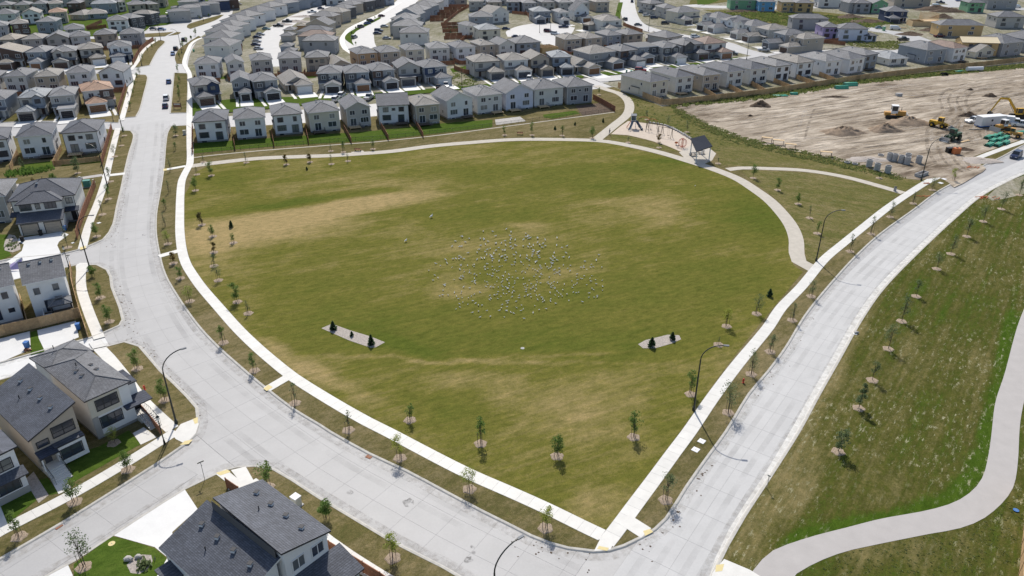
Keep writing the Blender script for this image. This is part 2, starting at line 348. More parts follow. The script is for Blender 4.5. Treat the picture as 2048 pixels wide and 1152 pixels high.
def resample(p,step):
    out=[p[0]]; acc=0
    for i in range(len(p)-1):
        a=p[i];b=p[i+1];L=(b-a).length; 
        if L<1e-9: continue
        t=step-acc
        while t<=L: out.append(a+(b-a)*(t/L)); t+=step
        acc=L-(t-step)
    if (out[-1]-p[-1]).length>step*.3: out.append(p[-1])
    return out
def ribbon(name,px,width,z,mat,slab=0,base=None,world=False,kind='structure',lanes=1,gap=.02,z0=0.0):
    p=smooth(px if world else PP(px),False,2.0)
    if not slab: return strip(name,offs(p,width/2),offs(p,-width/2),z0,z,mat)
    root=strip(name,offs(p,width/2+.01),offs(p,-width/2-.01),z0,z-.012,base or M['joint'])
    q=resample(p,slab); lw=width/lanes
    for i in range(len(q)-1):
        a,b=q[i],q[i+1]; t=(b-a).normalized(); 
        ta=(q[i+1]-q[max(i-1,0)]).normalized(); tb=(q[min(i+2,len(q)-1)]-q[i]).normalized()
        na=Vector((-ta.y,ta.x)); nb=Vector((-tb.y,tb.x)); a2=a+t*gap/2; b2=b-t*gap/2
        for k in range(lanes):
            o1=width/2-k*lw-gap/2; o2=width/2-(k+1)*lw+gap/2
            c=[a2+na*o2,b2+nb*o2,b2+nb*o1,a2+na*o1]; zb=z-.012; m=sum(c,Vector((0,0)))/4
            mb=MB(mat); vv=[(*(x-m),z) for x in c]; ww=[(*(x-m),zb) for x in c]
            mb.v=vv+ww; mb.f=[(0,1,2,3)]+[(j,(j+1)%4+0,(j+1)%4+4,j+4)[::-1] for j in range(4)]; mb.mi=[0]*5
            o=mb.ob('slab',root); o.location=(m.x,m.y,0)
    return root
# ---------------------------------------------------------------- ground, roads, blocks
mb=MB(M['plain']); mb.face([(-3000,-400,-.12),(3000,-400,-.12),(3000,5000,-.12),(-3000,5000,-.12)]); tag(mb.ob('ground'),kind='structure')
def road_sheet(name,px): return sheet(name,PP(px),None,0.0,M['road'],sm=False)
road_sheet('road',[(-500,1500),(-300,300),(-60,-14),(500,-14),(470,8),(455,60),(420,100),(412,150),(420,236),(600,220),(900,195),(1160,160),(1196,150),(1230,172),(1200,182),(700,250),(400,262),(390,400),(420,560),(600,760),(900,940),(1150,1050),(1300,1010),(1500,700),(1750,430),(1880,360),(1960,310),(2100,250),(2500,120),(2600,500),(1900,700),(1700,1500)])
PARK=[(331,288),(327,335),(322,370),(317,398),(312,428),(311,463),(314,488),(319,513),(325,538),(335,562),(343,576),(370,618),(400,658),(437,697),(475,731),(512,763),(537,783),(587,821),(637,851),(660,866),(737,909),(812,944),(887,984),(962,1024),(1024,1055),(1061,1074),(1099,1089),(1136,1099),(1186,1105),(1219,1103),(1249,1094),(1286,1076),(1311,1061),(1334,1039),(1374,976),(1414,919),(1454,864),(1499,790),(1536,746),(1573,696),(1611,633),(1656,576),(1711,515),(1761,469),(1831,418),(1873,386),(1908,366),(1955,338),(2005,314),(2048,291),(2180,240),(2300,120),(2048,118),(1711,158),(1536,184),(1324,208),(1236,173),(1180,180),(1060,198),(900,217),(700,238),(600,247),(385,258),(375,251),(342,253),(335,265)]
Z=.12
BL={}
def block(name,px,mat,z=Z,kerb=None,inset=.0):
    o,p=sheet(name,PP(px),-.1,z,M[mat],side=M['kerb'])
    BL[name]=p
    return o,p
block('park_block',PARK,'verge')
L1=[(-60,1155),(0,1121),(125,1048),(257,966),(317,928),(374,888),(392,870),(398,845),(395,816),(375,793),(350,768),(322,742),(300,716),(280,693),(250,684),(219,692),(190,698),(60,742),(-120,795),(-320,1000)]
L2=[(-90,585),(0,566),(128,536),(155,530),(195,530),(215,540),(222,553),(225,575),(231,591),(241,616),(247,640),(240,652),(204,668),(180,677),(88,702),(0,727),(-120,755)]
L3=[(-130,545),(0,523),(25,518),(122,509),(160,500),(175,494),(207,480),(220,465),(228,448),(235,413),(244,375),(250,345),(260,303),(266,285),(268,270),(262,262),(237,261),(205,258),(-100,285),(-260,400)]
L4=[(-120,262),(0,246),(150,243),(236,246),(250,236),(272,234),(280,220),(288,190),(296,155),(292,150),(270,149),(250,147),(120,150),(-120,162)]
L5=[(-120,150),(120,142),(252,139),(300,131),(308,115),(318,98),(331,84),(325,81),(300,80),(200,78),(-100,84)]
L6=[(-100,78),(240,72),(285,64),(300,54),(335,50),(360,42),(385,36),(400,28),(432,20),(450,12),(470,2),(475,-10),(-100,-12)]
BB=[(-60,1245),(92,1152),(150,1121),(225,1071),(370,978),(430,949),(450,940),(475,934),(512,932),(549,939),(587,961),(637,994),(687,1024),(737,1054),(787,1084),(837,1109),(887,1134),(940,1165),(1100,1260),(1000,1500),(0,1500)]
RB=[(1400,1230),(1424,1152),(1434,1129),(1454,1089),(1486,1034),(1536,958),(1596,864),(1636,791),(1676,721),(1723,638),(1767,576),(1836,505),(1911,435),(1961,393),(2011,365),(2048,348),(2150,305),(2400,250),(2700,700),(2500,1300),(1500,1400)]
for n,pts,mt in (('corner_block',L1,'verge'),('lane_block',L2,'verge'),('path_block',L3,'verge'),('verge_block',L4,'verge'),('fence_block',L5,'verge'),('distant_block',L6,'yard'),('lower_block',BB,'verge'),('meadow',RB,'meadow')): block(n,pts,mt)
for n,pts in (('median',[(286,68),(347,64),(330,73),(287,75)]),('median',[(336,72),(354,64),(362,65),(357,69)]),('median',[(374,55),(381,47),(441,30),(448,30),(430,41),(381,58)]),
  ('median',[(353,128),(350,115),(357,100),(372,88),(397,72),(402,74),(392,84),(376,102),(369,120),(367,128)]),('median',[(348,146),(376,147),(377,226),(340,227)])): block(n,pts,'verge')
block('row_block',[(380,150),(384,232),(470,222),(620,207),(800,190),(1000,170),(1160,155),(1290,146),(1440,126),(1530,114),(1470,98),(1370,80),(1290,66),(1262,58),(1246,40),(1240,-12),(640,-12),(470,30),(425,60),(400,76),(384,100),(376,128)],'plain')
block('building_sites',[(1262,-12),(1264,22),(1290,48),(1340,56),(1400,66),(1470,84),(1530,104),(1600,101),(1700,96),(1790,101),(1850,92),(2300,40),(2300,-12)],'plain')
block('fence_row_block',[(1205,166),(1300,156),(1420,140),(1540,124),(1640,112),(1800,108),(1900,97),(2050,78),(2300,50),(2300,112),(2048,128),(1711,165),(1536,190),(1324,214),(1236,178)],'plain',z=.128)
# kerbs: a pale band just inside the edge of every near block
def kerb(name,px_or_p,w=.28,h=.15):
    p=px_or_p; 
    if area(p)<0: p=p[::-1]
    n=len(p); prof=[(-.16,-.03),(-.13,.03),(-.02,h-.02),(.04,h),(w,h),(w,0)]; O=[offs(p,d,True) for d,z in prof]; vs=[];fs=[]
    for i in range(n):
        for k,(d,z) in enumerate(prof): vs.append((O[k][i].x,O[k][i].y,z))
    K=len(prof)
    for i in range(n):
        j=(i+1)%n
        for k in range(K-1): fs.append((i*K+k,i*K+k+1,j*K+k+1,j*K+k)[::-1])
    tag(ob(name,mesh(name,vs,fs,M['kerb'])),kind='structure')
for n in ('park_block','corner_block','lane_block','path_block','lower_block','meadow','verge_block','fence_block','median','median.001'): 
    if n in BL: kerb('kerb',BL[n])
# main carriageways laid in slabs
ribbon('carriageway',[(296,246),(290,300),(284,340),(277,400),(272,450),(271,500),(276,545),(287,585),(312,640),(350,700),(400,752),(460,806),(540,868),(640,938),(760,1008),(900,1085),(1010,1140),(1120,1196)],12.6,.022,M['slab'],slab=4.6,lanes=4,gap=.022,base=M['joint'])
ribbon('carriageway',[(1300,1200),(1360,1105),(1420,1012),(1480,922),(1540,838),(1600,752),(1650,680),(1700,612),(1760,545),(1830,480),(1900,425),(1965,384),(2040,347),(2130,305)],8.6,.026,M['slabb'],slab=4.6,lanes=2,gap=.022)
ribbon('side_street',[(352,925),(280,972),(180,1034),(80,1097),(-20,1160),(-120,1225)],8.0,.018,M['slab'],slab=5.0,lanes=2,gap=.022)
ribbon('gutter',[(1420,1185),(1430,1152),(1448,1100),(1480,1042),(1530,965),(1590,864),(1630,791),(1670,721),(1717,638),(1761,576),(1830,505),(1905,435),(1955,393),(2005,365),(2044,347)],1.1,.034,M['walk'],slab=4.6,base=M['joint'])
# tyre wear, dust in the gutters, oil stains
AV=PP([(296,246),(290,300),(284,340),(277,400),(272,450),(271,500),(276,545),(287,585),(312,640),(350,700),(400,752),(460,806),(540,868),(640,938),(760,1008),(900,1085),(1010,1140),(1120,1196)]); RD=PP([(1300,1200),(1360,1105),(1420,1012),(1480,922),(1540,838),(1600,752),(1650,680),(1700,612),(1760,545),(1830,480),(1900,425),(1965,384),(2040,347),(2130,305)])
for base_,os_,wd,zz in ((AV,(-4.2,-2.5,2.5,4.2),.8,.028),(RD,(-2.9,-1.3,1.3,2.9),.7,.032)):
    sp_=smooth(base_,False,2.0)
    for o_ in os_: q_=offs(sp_,o_); strip('tyre_wear',offs(q_,wd/2),offs(q_,-wd/2),zz-.003,zz,M['wear'])
for nm_ in ('park_block','corner_block','lane_block','path_block','lower_block','meadow'):
    p_=BL[nm_]; p_=p_[::-1] if area(p_)<0 else p_
    strip('gutter_dust',offs(p_,-.18,True),offs(p_,-1.15,True),.031,.036,M['dust'],closed=True)
def stain(px,r,label=None,seed=0,mat='oil'):
    rr=random.Random(seed); c=P(*px); sheet('oil_stain',[c+Vector((math.cos(t)*r*rr.uniform(.6,1.2),math.sin(t)*r*rr.uniform(.6,1.2))) for t in [i*.5236 for i in range(12)]],None,.033,M[mat],corner=180)
M['oil']=wearmat('oil_stain_mat',(.12,.115,.105),.75,1.2,1,0)
for i,(u,v,r) in enumerate(((945,1094,.25),(948,1105,.25),(937,1120,.5),(818,1005,.7),(228,494,.5),(252,478,.4),(700,985,.4),(330,560,.5),(288,470,.6))): stain((u,v),r,seed=i)
rr=random.Random(5); gm_=MB(M['soil'])
for line,n in (([(265,290),(258,330),(250,370),(240,420),(234,450),(228,470),(226,490)],150),([(232,578),(242,600),(250,630),(256,652),(272,676),(290,705),(320,738)],110),([(335,765),(370,800),(392,830)],30),([(1290,1090),(1330,1050),(1368,1000),(1408,935)],50),([(1040,1086),(1100,1104),(1180,1116)],25),([(1500,800),(1560,720),(1620,632)],40)):
    lp=smooth(PP(line),False,1.0)
    for i in range(n):
        c=rr.choice(lp)+Vector((rr.gauss(0,.45),rr.gauss(0,.9))); s=rr.uniform(.04,.17); k=[(c.x+math.cos(t)*s*rr.uniform(.5,1.3),c.y+math.sin(t)*s*rr.uniform(.5,1.3),.034) for t in (0,1.2,2.4,3.7,5)]; gm_.face(k)
tag(gm_.ob('road_grit'),'dark crumbs of soil scattered along the kerbs','grit',kind='stuff')
# park lawn
LAWN=[(392,345),(380,372),(368,395),(367,430),(369,470),(378,512),(392,545),(412,570),(440,604),(480,648),(530,700),(570,733),(640,782),(720,824),(800,869),(900,920),(1000,968),(1100,1014),(1205,1064),(1216,1064),(1250,1012),(1300,945),(1350,878),(1400,808),(1450,738),(1500,674),(1550,612),(1606,545),(1586,530),(1586,505),(1583,480),(1572,452),(1550,424),(1520,394),(1488,370),(1460,356),(1424,343),(1374,327),(1324,312),(1274,300),(1214,287),(1150,283),(1024,284),(940,290),(862,296),(787,306),(660,315),(512,322),(420,332)]
sheet('park_lawn',PP(LAWN),None,.126,M['lawn'])
# sidewalks
ribbon('sidewalk',[(412,74),(396,79),(383,88),(376,102),(372,112),(369,128),(378,146),(380,160),(379,225),(379,250),(380,288),(380,328),(372,344),(364,362),(361,390),(360,425),(360,463),(364,500),(372,528),(387,553),(405,578),(437,615),(475,658),(512,694),(549,726),(587,756),(637,788),(687,818),(737,846),(777,866),(862,911),(937,949),(1024,987),(1099,1021),(1174,1058),(1204,1072)],1.75,.145,M['walk'],slab=1.6)
ribbon('sidewalk',[(1212,1088),(1231,1064),(1264,1019),(1311,956),(1349,904),(1379,864),(1424,798),(1474,731),(1536,656),(1561,618),(1603,574),(1648,520),(1686,488),(1723,458),(1773,418),(1823,384),(1861,361),(1893,348)],1.8,.15,M['walk'],slab=1.6)
ribbon('sidewalk',[(1936,325),(1973,310),(2011,296),(2048,283),(2120,255)],1.7,.145,M['walk'],slab=1.6)
ribbon('sidewalk',[(-60,1102),(0,1065),(145,990),(250,929),(337,874),(352,864)],1.7,.145,M['walk'],slab=1.6)
ribbon('sidewalk',[(190,684),(200,698),(218,717),(250,757),(280,798),(312,830),(345,860)],1.7,.15,M['walk'],slab=1.6)
ribbon('sidewalk',[(163,528),(163,576),(176,620),(195,668),(199,678)],1.6,.145,M['walk'],slab=1.6)
ribbon('sidewalk',[(165,498),(178,450),(197,403),(211,360),(218,330),(228,288),(236,257)],1.6,.145,M['walk'],slab=1.6)
ribbon('sidewalk',[(243,242),(256,195),(265,160),(269,149)],1.6,.145,M['walk'])
ribbon('sidewalk',[(262,141),(276,122),(285,104),(300,90),(314,81)],1.6,.145,M['walk'])
for px,wd in (([(318,514),(364,501)],1.5),([(327,341),(372,333)],1.5),([(534,780),(582,752)],1.5),([(205,353),(250,348)],1.8),([(1248,1040),(1292,1068)],1.9)):
    ribbon('connecting_walk',px,wd,.155,M['walk'])
sheet('corner_pad',PP([(345,872),(362,850),(392,838),(398,850),(392,868),(372,890),(352,880)]),None,.156,M['walk'],sm=False)
sheet('corner_pad',PP([(432,950),(452,940),(512,988),(492,996)]),None,.156,M['walk'],sm=False)
sheet('corner_pad',PP([(152,533),(160,527),(176,527),(178,545),(153,545)]),None,.156,M['walk'],sm=False)
sheet('corner_pad',PP([(1201,1078),(1222,1072),(1226,1090),(1221,1101),(1188,1104)]),None,.157,M['walk'],sm=False)
sheet('earth_ramp',PP([(1876,354),(1900,345),(1925,334),(1956,326),(1972,338),(1955,350),(1925,368),(1908,376),(1896,366)]),None,.160,M['dirt'])
sheet('bare_patch',PP([(1972,396),(2000,372),(2048,352),(2110,335),(2120,350),(2060,384),(2010,398),(1985,402)]),None,.126,M['plain'])
sheet('corner_pad',PP([(1424,1148),(1448,1120),(1500,1142),(1545,1170),(1420,1175)]),None,.156,M['walk'],sm=False)
for q in ([(1286,1064),(1300,1060),(1306,1066),(1290,1074)],[(1198,1094),(1218,1098),(1214,1104),(1194,1100)],[(386,840),(396,836),(396,848),(390,850)],[(370,884),(386,881),(378,890),(360,892)],[(432,948),(455,941),(462,946),(441,953)],[(1432,1132),(1448,1130),(1444,1144),(1430,1146)],[(527,779),(537,771),(546,776),(534,784)],[(327,339),(334,338),(334,342),(327,343)],[(160,496),(172,493),(172,498),(161,501)]):
    sheet('tactile_pad',PP(q),None,.165,M['tact'],sm=False)
# park paths
ribbon('park_path',[(383,333),(420,328),(512,318),(587,314.5),(662,312),(724,308),(787,303),(862,293),(940,286),(1024,280),(1099,279.5),(1174,281),(1214,284),(1274,295),(1324,307),(1374,322),(1424,338),(1474,358),(1512,382),(1539,402),(1563,427),(1582,453),(1592,480),(1593,508),(1598,524),(1628,540)],2.9,.137,M['path'])
ribbon('park_path',[(1192,281),(1229,251),(1252,232),(1259,217),(1255,201),(1239,188),(1214,180),(1192,172)],3.1,.142,M['path'])
ribbon('park_path',[(1455,340),(1480,337),(1536,338),(1611,342),(1686,354),(1748,370),(1806,387)],2.3,.141,M['path'])
ribbon('mow_strip',[(388,316),(420,312),(512,303),(600,296),(690,289),(752,284.5),(880,271),(1024,252),(1229,225)],.55,.14,M['path'])
ribbon('back_path',[(-80,384),(0,375),(80,367),(150,359),(205,351)],2.0,.14,M['asph'])
Lp=PP([(1490,1165),(1536,1107),(1580,1088),(1636,1071),(1700,1055),(1761,1039),(1861,1021),(1923,999),(1961,964),(1976,914),(1983,864),(1990,806),(2008,751),(2033,658),(2048,618),(2090,520)])
Rp=PP([(1560,1195),(1588,1152),(1625,1130),(1661,1114),(1700,1102),(1761,1089),(1861,1069),(1936,1054),(1993,1019),(2026,976),(2036,914),(2038,864),(2044,820),(2062,751),(2090,664),(2106,618),(2140,530)])
Ls=smooth(Lp,False,2.0);
# same sample count on both sides
def resn(p,n):
    L=[0]
    for i in range(len(p)-1): L.append(L[-1]+(p[i+1]-p[i]).length)
    o=[];j=0
    for k in range(n):
        t=L[-1]*k/(n-1)
        while j<len(p)-2 and L[j+1]<t: j+=1
        o.append(p[j]+(p[j+1]-p[j])*((t-L[j])/max(1e-6,L[j+1]-L[j])))
    return o
strip('meadow_path',resn(Ls,60),resn(smooth(Rp,False,2.0),60),0,.14,M['asph'])
# construction ground
sheet('graded_earth',PP([(1345,213),(1400,207),(1450,204),(1536,196),(1620,183),(1711,169),(1800,160),(1886,152),(2048,136),(2300,112),(2400,150),(2200,210),(2060,272),(1975,303),(1936,318),(1958,338),(1930,352),(1906,362),(1880,356),(1836,361),(1811,358),(1736,338),(1686,325),(1611,308),(1536,292),(1486,278),(1436,260),(1399,242),(1369,226)]),None,.156,M['dirt'])
k_=0
for line,wd,n_ in (([(2090,150),(1990,165),(1925,180),(1905,200),(1912,225),(1890,250),(1885,290),(1905,330),(1935,345)],8,7),([(1372,222),(1420,212),(1520,203),(1640,188),(1780,172),(1925,158),(2080,142)],7,6),([(1600,280),(1612,240),(1625,215),(1660,205),(1750,198)],2.4,2),
  ([(1400,232),(1500,226),(1620,214),(1760,190),(1890,176)],16,8),([(1480,262),(1600,240),(1720,222),(1830,206),(1960,190),(2080,180)],20,9),([(1580,290),(1680,284),(1800,272),(1880,262)],14,7),([(1700,316),(1800,300),(1880,290),(1960,270)],10,5),([(2060,186),(2010,200),(1960,225),(1940,260),(1950,290)],8,6)):
    sp_=smooth(PP(line),False,3.0); r2=random.Random(k_)
    for i_ in range(n_):
        o_=(i_/(max(1,n_-1))-.5)*wd; q_=offs(sp_,o_); k_+=1; w2=r2.uniform(.5,1.1); strip('wheel_track',offs(q_,w2/2),offs(q_,-w2/2),.1565,.158+.0012*k_,M['rutl' if (i_%2 or wd==7) else 'ruts'])
ribbon('site_street',[(1730,55),(1760,62),(1800,68),(1850,86),(1870,98)],11,.15,M['road'])
ribbon('site_street',[(1380,10),(1400,13),(1460,15),(1520,17),(1640,14),(1700,16),(1860,13),(1935,13),(2060,19)],14,.15,M['road'])
ribbon('site_street',[(1935,14),(1905,2),(1890,-10)],18,.154,M['road'])
ribbon('village_street',[(1253,-12),(1254,0),(1259,30),(1274,50),(1312,63),(1370,74),(1440,86),(1482,101),(1530,113)],10,.15,M['road'])
ribbon('village_street',[(1190,160),(1270,153),(1320,146),(1390,137),(1440,127),(1500,118),(1560,110),(1650,104),(1730,104),(1800,104),(1880,92)],8.5,.154,M['road'])
ribbon('village_street',[(722,98),(718,85),(722,65),(748,47),(770,35),(790,22),(806,10),(822,-4),(840,-12)],15,.15,M['road'])
ribbon('village_street',[(550,134),(546,112),(534,95),(540,77),(552,62),(572,48),(600,32),(650,14),(680,4),(700,-8)],11,.154,M['road'])
ribbon('sidewalk',[(705,108),(690,97),(684,80),(690,68),(702,56),(735,40),(768,25),(800,5)],2.4,.16,M['walk'])
sheet('turning_circle',PP([(1012,64),(1024,57),(1040,52),(1075,46),(1112,48),(1150,56),(1140,70),(1116,78),(1116,92),(1090,92),(1070,80),(1050,76),(1015,74)]),None,.158,M['road'])
block('planted_verge',[(705,90),(690,78),(697,66),(730,48),(760,34),(762,37),(738,50),(712,64),(704,80),(708,92)],'weedpatch' if 'weedpatch' in M else 'yard',z=.17)
block('grass_verge',[(1226,60),(1232,25),(1237,5),(1246,5),(1241,30),(1240,60)],'yard',z=.17)
block('grass_strip',[(1395,10),(1392,-10),(1420,-10),(1440,-2),(1418,9)],'yard',z=.17)
sheet('open_field',PP([(1385,-12),(1440,-12),(1470,-4),(1448,5),(1402,9),(1378,9)]),None,.152,M['rough'])
sheet('open_field',PP([(1405,20),(1520,22),(1640,24),(1790,40),(1700,66),(1640,60),(1560,50),(1480,38)]),None,.153,M['rough'])
sheet('front_lawn',PP([(384,207),(470,198),(560,195),(640,192),(760,185),(880,176),(935,172),(1000,166),(1100,157),(1172,150),(1166,156),(1000,172),(800,192),(620,210),(470,224),(386,232)]),None,.124,M['yard'],sm=False)
sheet('front_lawn',PP([(1175,147),(1250,142),(1330,132),(1440,121),(1475,114),(1480,120),(1440,126),(1320,142),(1200,153)]),None,.124,M['yard'],sm=False)
for q in ([(386,160),(452,153),(452,158),(386,166)],[(560,158),(632,150),(632,156),(560,163)],[(900,138),(946,130),(946,138),(905,146)]): sheet('side_yard',PP(q),None,.126,M['yard'],sm=False)
# garden lawns behind the park-side row
GL=[(388,308),(470,300),(550,294),(640,288),(752,281),(880,267),(985,255),(985,240),(880,248),(752,262),(640,270),(540,277),(388,287)]
sheet('garden_lawn',PP(GL),None,.134,M['yard'])
sheet('garden_lawn',PP([(1086,230),(1150,222),(1160,228),(1105,238),(1088,236)]),None,.136,M['yard'])
sheet('patio',PP([(990,240),(1040,234),(1052,243),(992,251)]),None,.1355,M['stone'])
sheet('bare_yard',PP([(1150,212),(1215,205),(1228,224),(1165,232)]),None,.135,M['soil'])
sheet('garden_lawn',PP([(45,330),(108,322),(104,338),(30,352)]),None,.135,M['yard'])
sheet('garden_lawn',PP([(130,322),(200,316),(202,326),(122,334)]),None,.135,M['yard'])
# lower left gardens and drives
sheet('driveway',PP([(38,478),(124,464),(138,470),(118,485),(115,492),(124,512),(128,536),(0,568),(-60,575),(24,518),(44,503),(48,490),(36,484)]),None,.14,M['drive'],sm=False)
sheet('garden_lawn',PP([(0,470),(18,470),(12,492),(24,512),(0,522),(-60,530),(-60,478)]),None,.136,M['yard'])
sheet('shrub_bed',PP([(18,470),(30,472),(40,490),(42,500),(26,506),(10,502),(10,484)]),None,.141,M['gravel'])
sheet('driveway',PP([(75,662),(152,643),(158,676),(90,703),(78,678)]),None,.14,M['drive'],sm=False)
sheet('driveway',PP([(-60,690),(0,679),(60,664),(62,700),(0,727),(-100,752)]),None,.14,M['drive'],sm=False)
sheet('garden_lawn',PP([(62,666),(73,662),(78,678),(90,704),(62,711)]),None,.138,M['yard'])
sheet('lane',PP([(-160,815),(0,775),(90,740),(190,698),(196,690),(219,692),(204,666),(180,675),(88,701),(0,726),(-160,760)]),None,.015,M['drive'],sm=False)
sheet('garden_lawn',PP([(120,920),(200,894),(258,862),(282,890),(144,968)]),None,.138,M['yard'])
sheet('garden_lawn',PP([(0,990),(60,965),(76,1000),(20,1046),(0,1052),(-60,1080),(-60,1010)]),None,.138,M['yard'])
sheet('garden_lawn',PP([(76,962),(96,957),(118,988),(100,992)]),None,.138,M['yard'])
sheet('rock_strip',PP([(50,962),(68,945),(98,992),(78,1008)]),None,.139,M['gravel'])
sheet('front_walk',PP([(96,950),(123,940),(144,978),(118,990)]),None,.142,M['walk'],sm=False)
sheet('front_walk',PP([(266,868),(288,856),(314,876),(282,891)]),None,.142,M['walk'],sm=False)
sheet('front_walk',PP([(-60,1030),(0,1010),(16,1050),(-40,1080)]),None,.142,M['walk'],sm=False)
sheet('driveway',PP([(225,1072),(369,979),(396,1020),(345,1066),(350,1110),(332,1114),(310,1096)]),None,.14,M['drive'],sm=False)
sheet('driveway',PP([(40,1185),(92,1152),(136,1130),(150,1160),(150,1220),(60,1260)]),None,.14,M['drive'],sm=False)
sheet('driveway',PP([(335,1118),(350,1120),(350,1180),(300,1180)]),None,.141,M['drive'],sm=False)
sheet('garden_lawn',PP([(148,1130),(225,1074),(310,1098),(334,1118),(310,1170),(150,1190)]),None,.139,M['yard'])
sheet('rock_bed',PP([(254,1132),(266,1118),(285,1111),(303,1112),(306,1124),(296,1140),(280,1150),(262,1148)]),None,.144,M['gravel'])
sheet('sidewalk_fragment',PP([(462,942),(492,935),(520,985),(500,990)]),None,.158,M['walk'],sm=False)
ribbon('sidewalk',[(500,966),(560,1010),(660,1090),(700,1118),(750,1150),(800,1180)],1.7,.157,M['walk'],slab=1.6)
# gravel beds with spruces
sheet('gravel_bed',PP([(643,658),(664,649),(700,662),(740,674),(770,686),(752,696),(742,697),(700,683),(668,669)]),.1,.15,M['gravel'],corner=20)
sheet('gravel_bed',PP([(1276,690),(1290,682),(1335,671),(1358,672),(1362,680),(1345,688),(1310,698),(1286,698)]),.1,.15,M['gravel'],corner=20)
# playground surface
sheet('playground_surface',PP([(1222,269),(1240,254),(1256,243),(1290,247),(1330,253),(1356,264),(1382,278),(1395,290),(1400,300),(1375,306),(1358,303),(1330,291),(1290,279),(1255,271)]),.1,.14,M['sand'],corner=25)
sheet('shelter_pad',PP([(1358,306),(1380,292),(1410,290),(1432,308),(1424,322),(1402,332),(1374,322)]),None,.145,M['path'],sm=False)
sheet('weedy_ground',PP([(1240,178),(1324,212),(1345,213),(1369,226),(1399,242),(1436,260),(1486,278),(1536,292),(1611,308),(1686,325),(1736,338),(1811,358),(1836,361),(1880,350),(1892,346),(1806,383),(1748,366),(1686,350),(1611,338),(1536,334),(1480,334),(1440,330),(1432,305),(1400,290),(1385,277),(1356,262),(1330,251),(1290,245),(1258,240),(1268,226),(1268,210),(1256,192)]),None,.127,M['rough'])
sheet('weedy_ground',PP([(1484,342),(1536,343),(1611,347),(1686,359),(1748,375),(1798,389),(1730,448),(1690,480),(1650,514),(1634,526),(1612,520),(1608,490),(1600,462),(1582,432),(1556,404),(1526,378),(1496,356)]),None,.128,M['rough'])
sheet('weedy_ground',PP([(1224,269),(1255,273),(1290,281),(1330,293),(1360,304),(1340,303),(1300,297),(1260,289),(1220,281)]),None,.129,M['rough'])
ribbon('weedy_bank',[(1345,214),(1450,199),(1536,192),(1711,164),(1886,146),(2048,131),(2200,114)],6,.131,M['rough'])
# ---------------------------------------------------------------- builders: windows, houses
WC={}
def window_mesh(w,h,n,fr):
    k=(w,h,n,fr)
    if k not in WC:
        f=.09; mb=MB(M['trim'+fr]); W=w/2
        mb.box(-W-f,W+f,-.07,.0,-f,0); mb.box(-W-f,W+f,-.07,.0,h,h+f); mb.box(-W-f,-W,-.07,.0,0,h); mb.box(W,W+f,-.07,.0,0,h)
        for i in range(1,n):
            x=-W+w*i/n; mb.box(x-.04,x+.04,-.06,.0,0,h)
        if h>1.25 and h<1.8 and fr=='d': mb.box(-W,W,-.055,-.025,h*.42,h*.42+.05)
        gm=MB(M['glass'])
        for i in range(n):
            a=-W+w*i/n+.04; b=-W+w*(i+1)/n-.04; gm.face([(a,-.02,.0),(b,-.02,.0),(b,-.02,h),(a,-.02,h)])
        WC[k]=(mb.mesh('window'),gm.mesh('pane'))
    return WC[k]
def window(par,x,y,z,w,h,n=2,fr='w',rz=0,name='window',sub=True):
    a,b=window_mesh(w,h,n,fr)
    if not sub:
        return ob(name,b,par,(x,y,z),(0,0,rz))
    o=ob(name,a,par,(x,y,z),(0,0,rz)); ob('pane',b,o); return o
def hip(mb,x0,x1,y0,y1,z,rise,ov=.45,t=.16,m=0,mf=1):
    x0-=ov;x1+=ov;y0-=ov;y1+=ov; w=x1-x0; d=y1-y0; h=min(w,d)/2*rise; zt=z+h
    if w<d: A=((x0+x1)/2,y0+w/2,zt); B=((x0+x1)/2,y1-w/2,zt)
    else: A=(x0+d/2,(y0+y1)/2,zt); B=(x1-d/2,(y0+y1)/2,zt)
    c=[(x0,y0,z),(x1,y0,z),(x1,y1,z),(x0,y1,z)]
    if w<d: F=[(c[0],c[1],A),(c[1],c[2],B,A),(c[2],c[3],B),(c[3],c[0],A,B)]
    else: F=[(c[0],c[1],B,A),(c[1],c[2],B),(c[2],c[3],A,B),(c[3],c[0],A)]
    for f in F: mb.face(f,m)
    mb.box(x0,x1,y0,y1,z-t,z-.004,mf)
    for a,b in ((c[0],A),(c[1],A if w<d else B),(c[2],B),(c[3],B if w<d else A),(A,B)): mb.bar((a[0],a[1],a[2]+.02),(b[0],b[1],b[2]+.02),.07,2,4)
    return zt
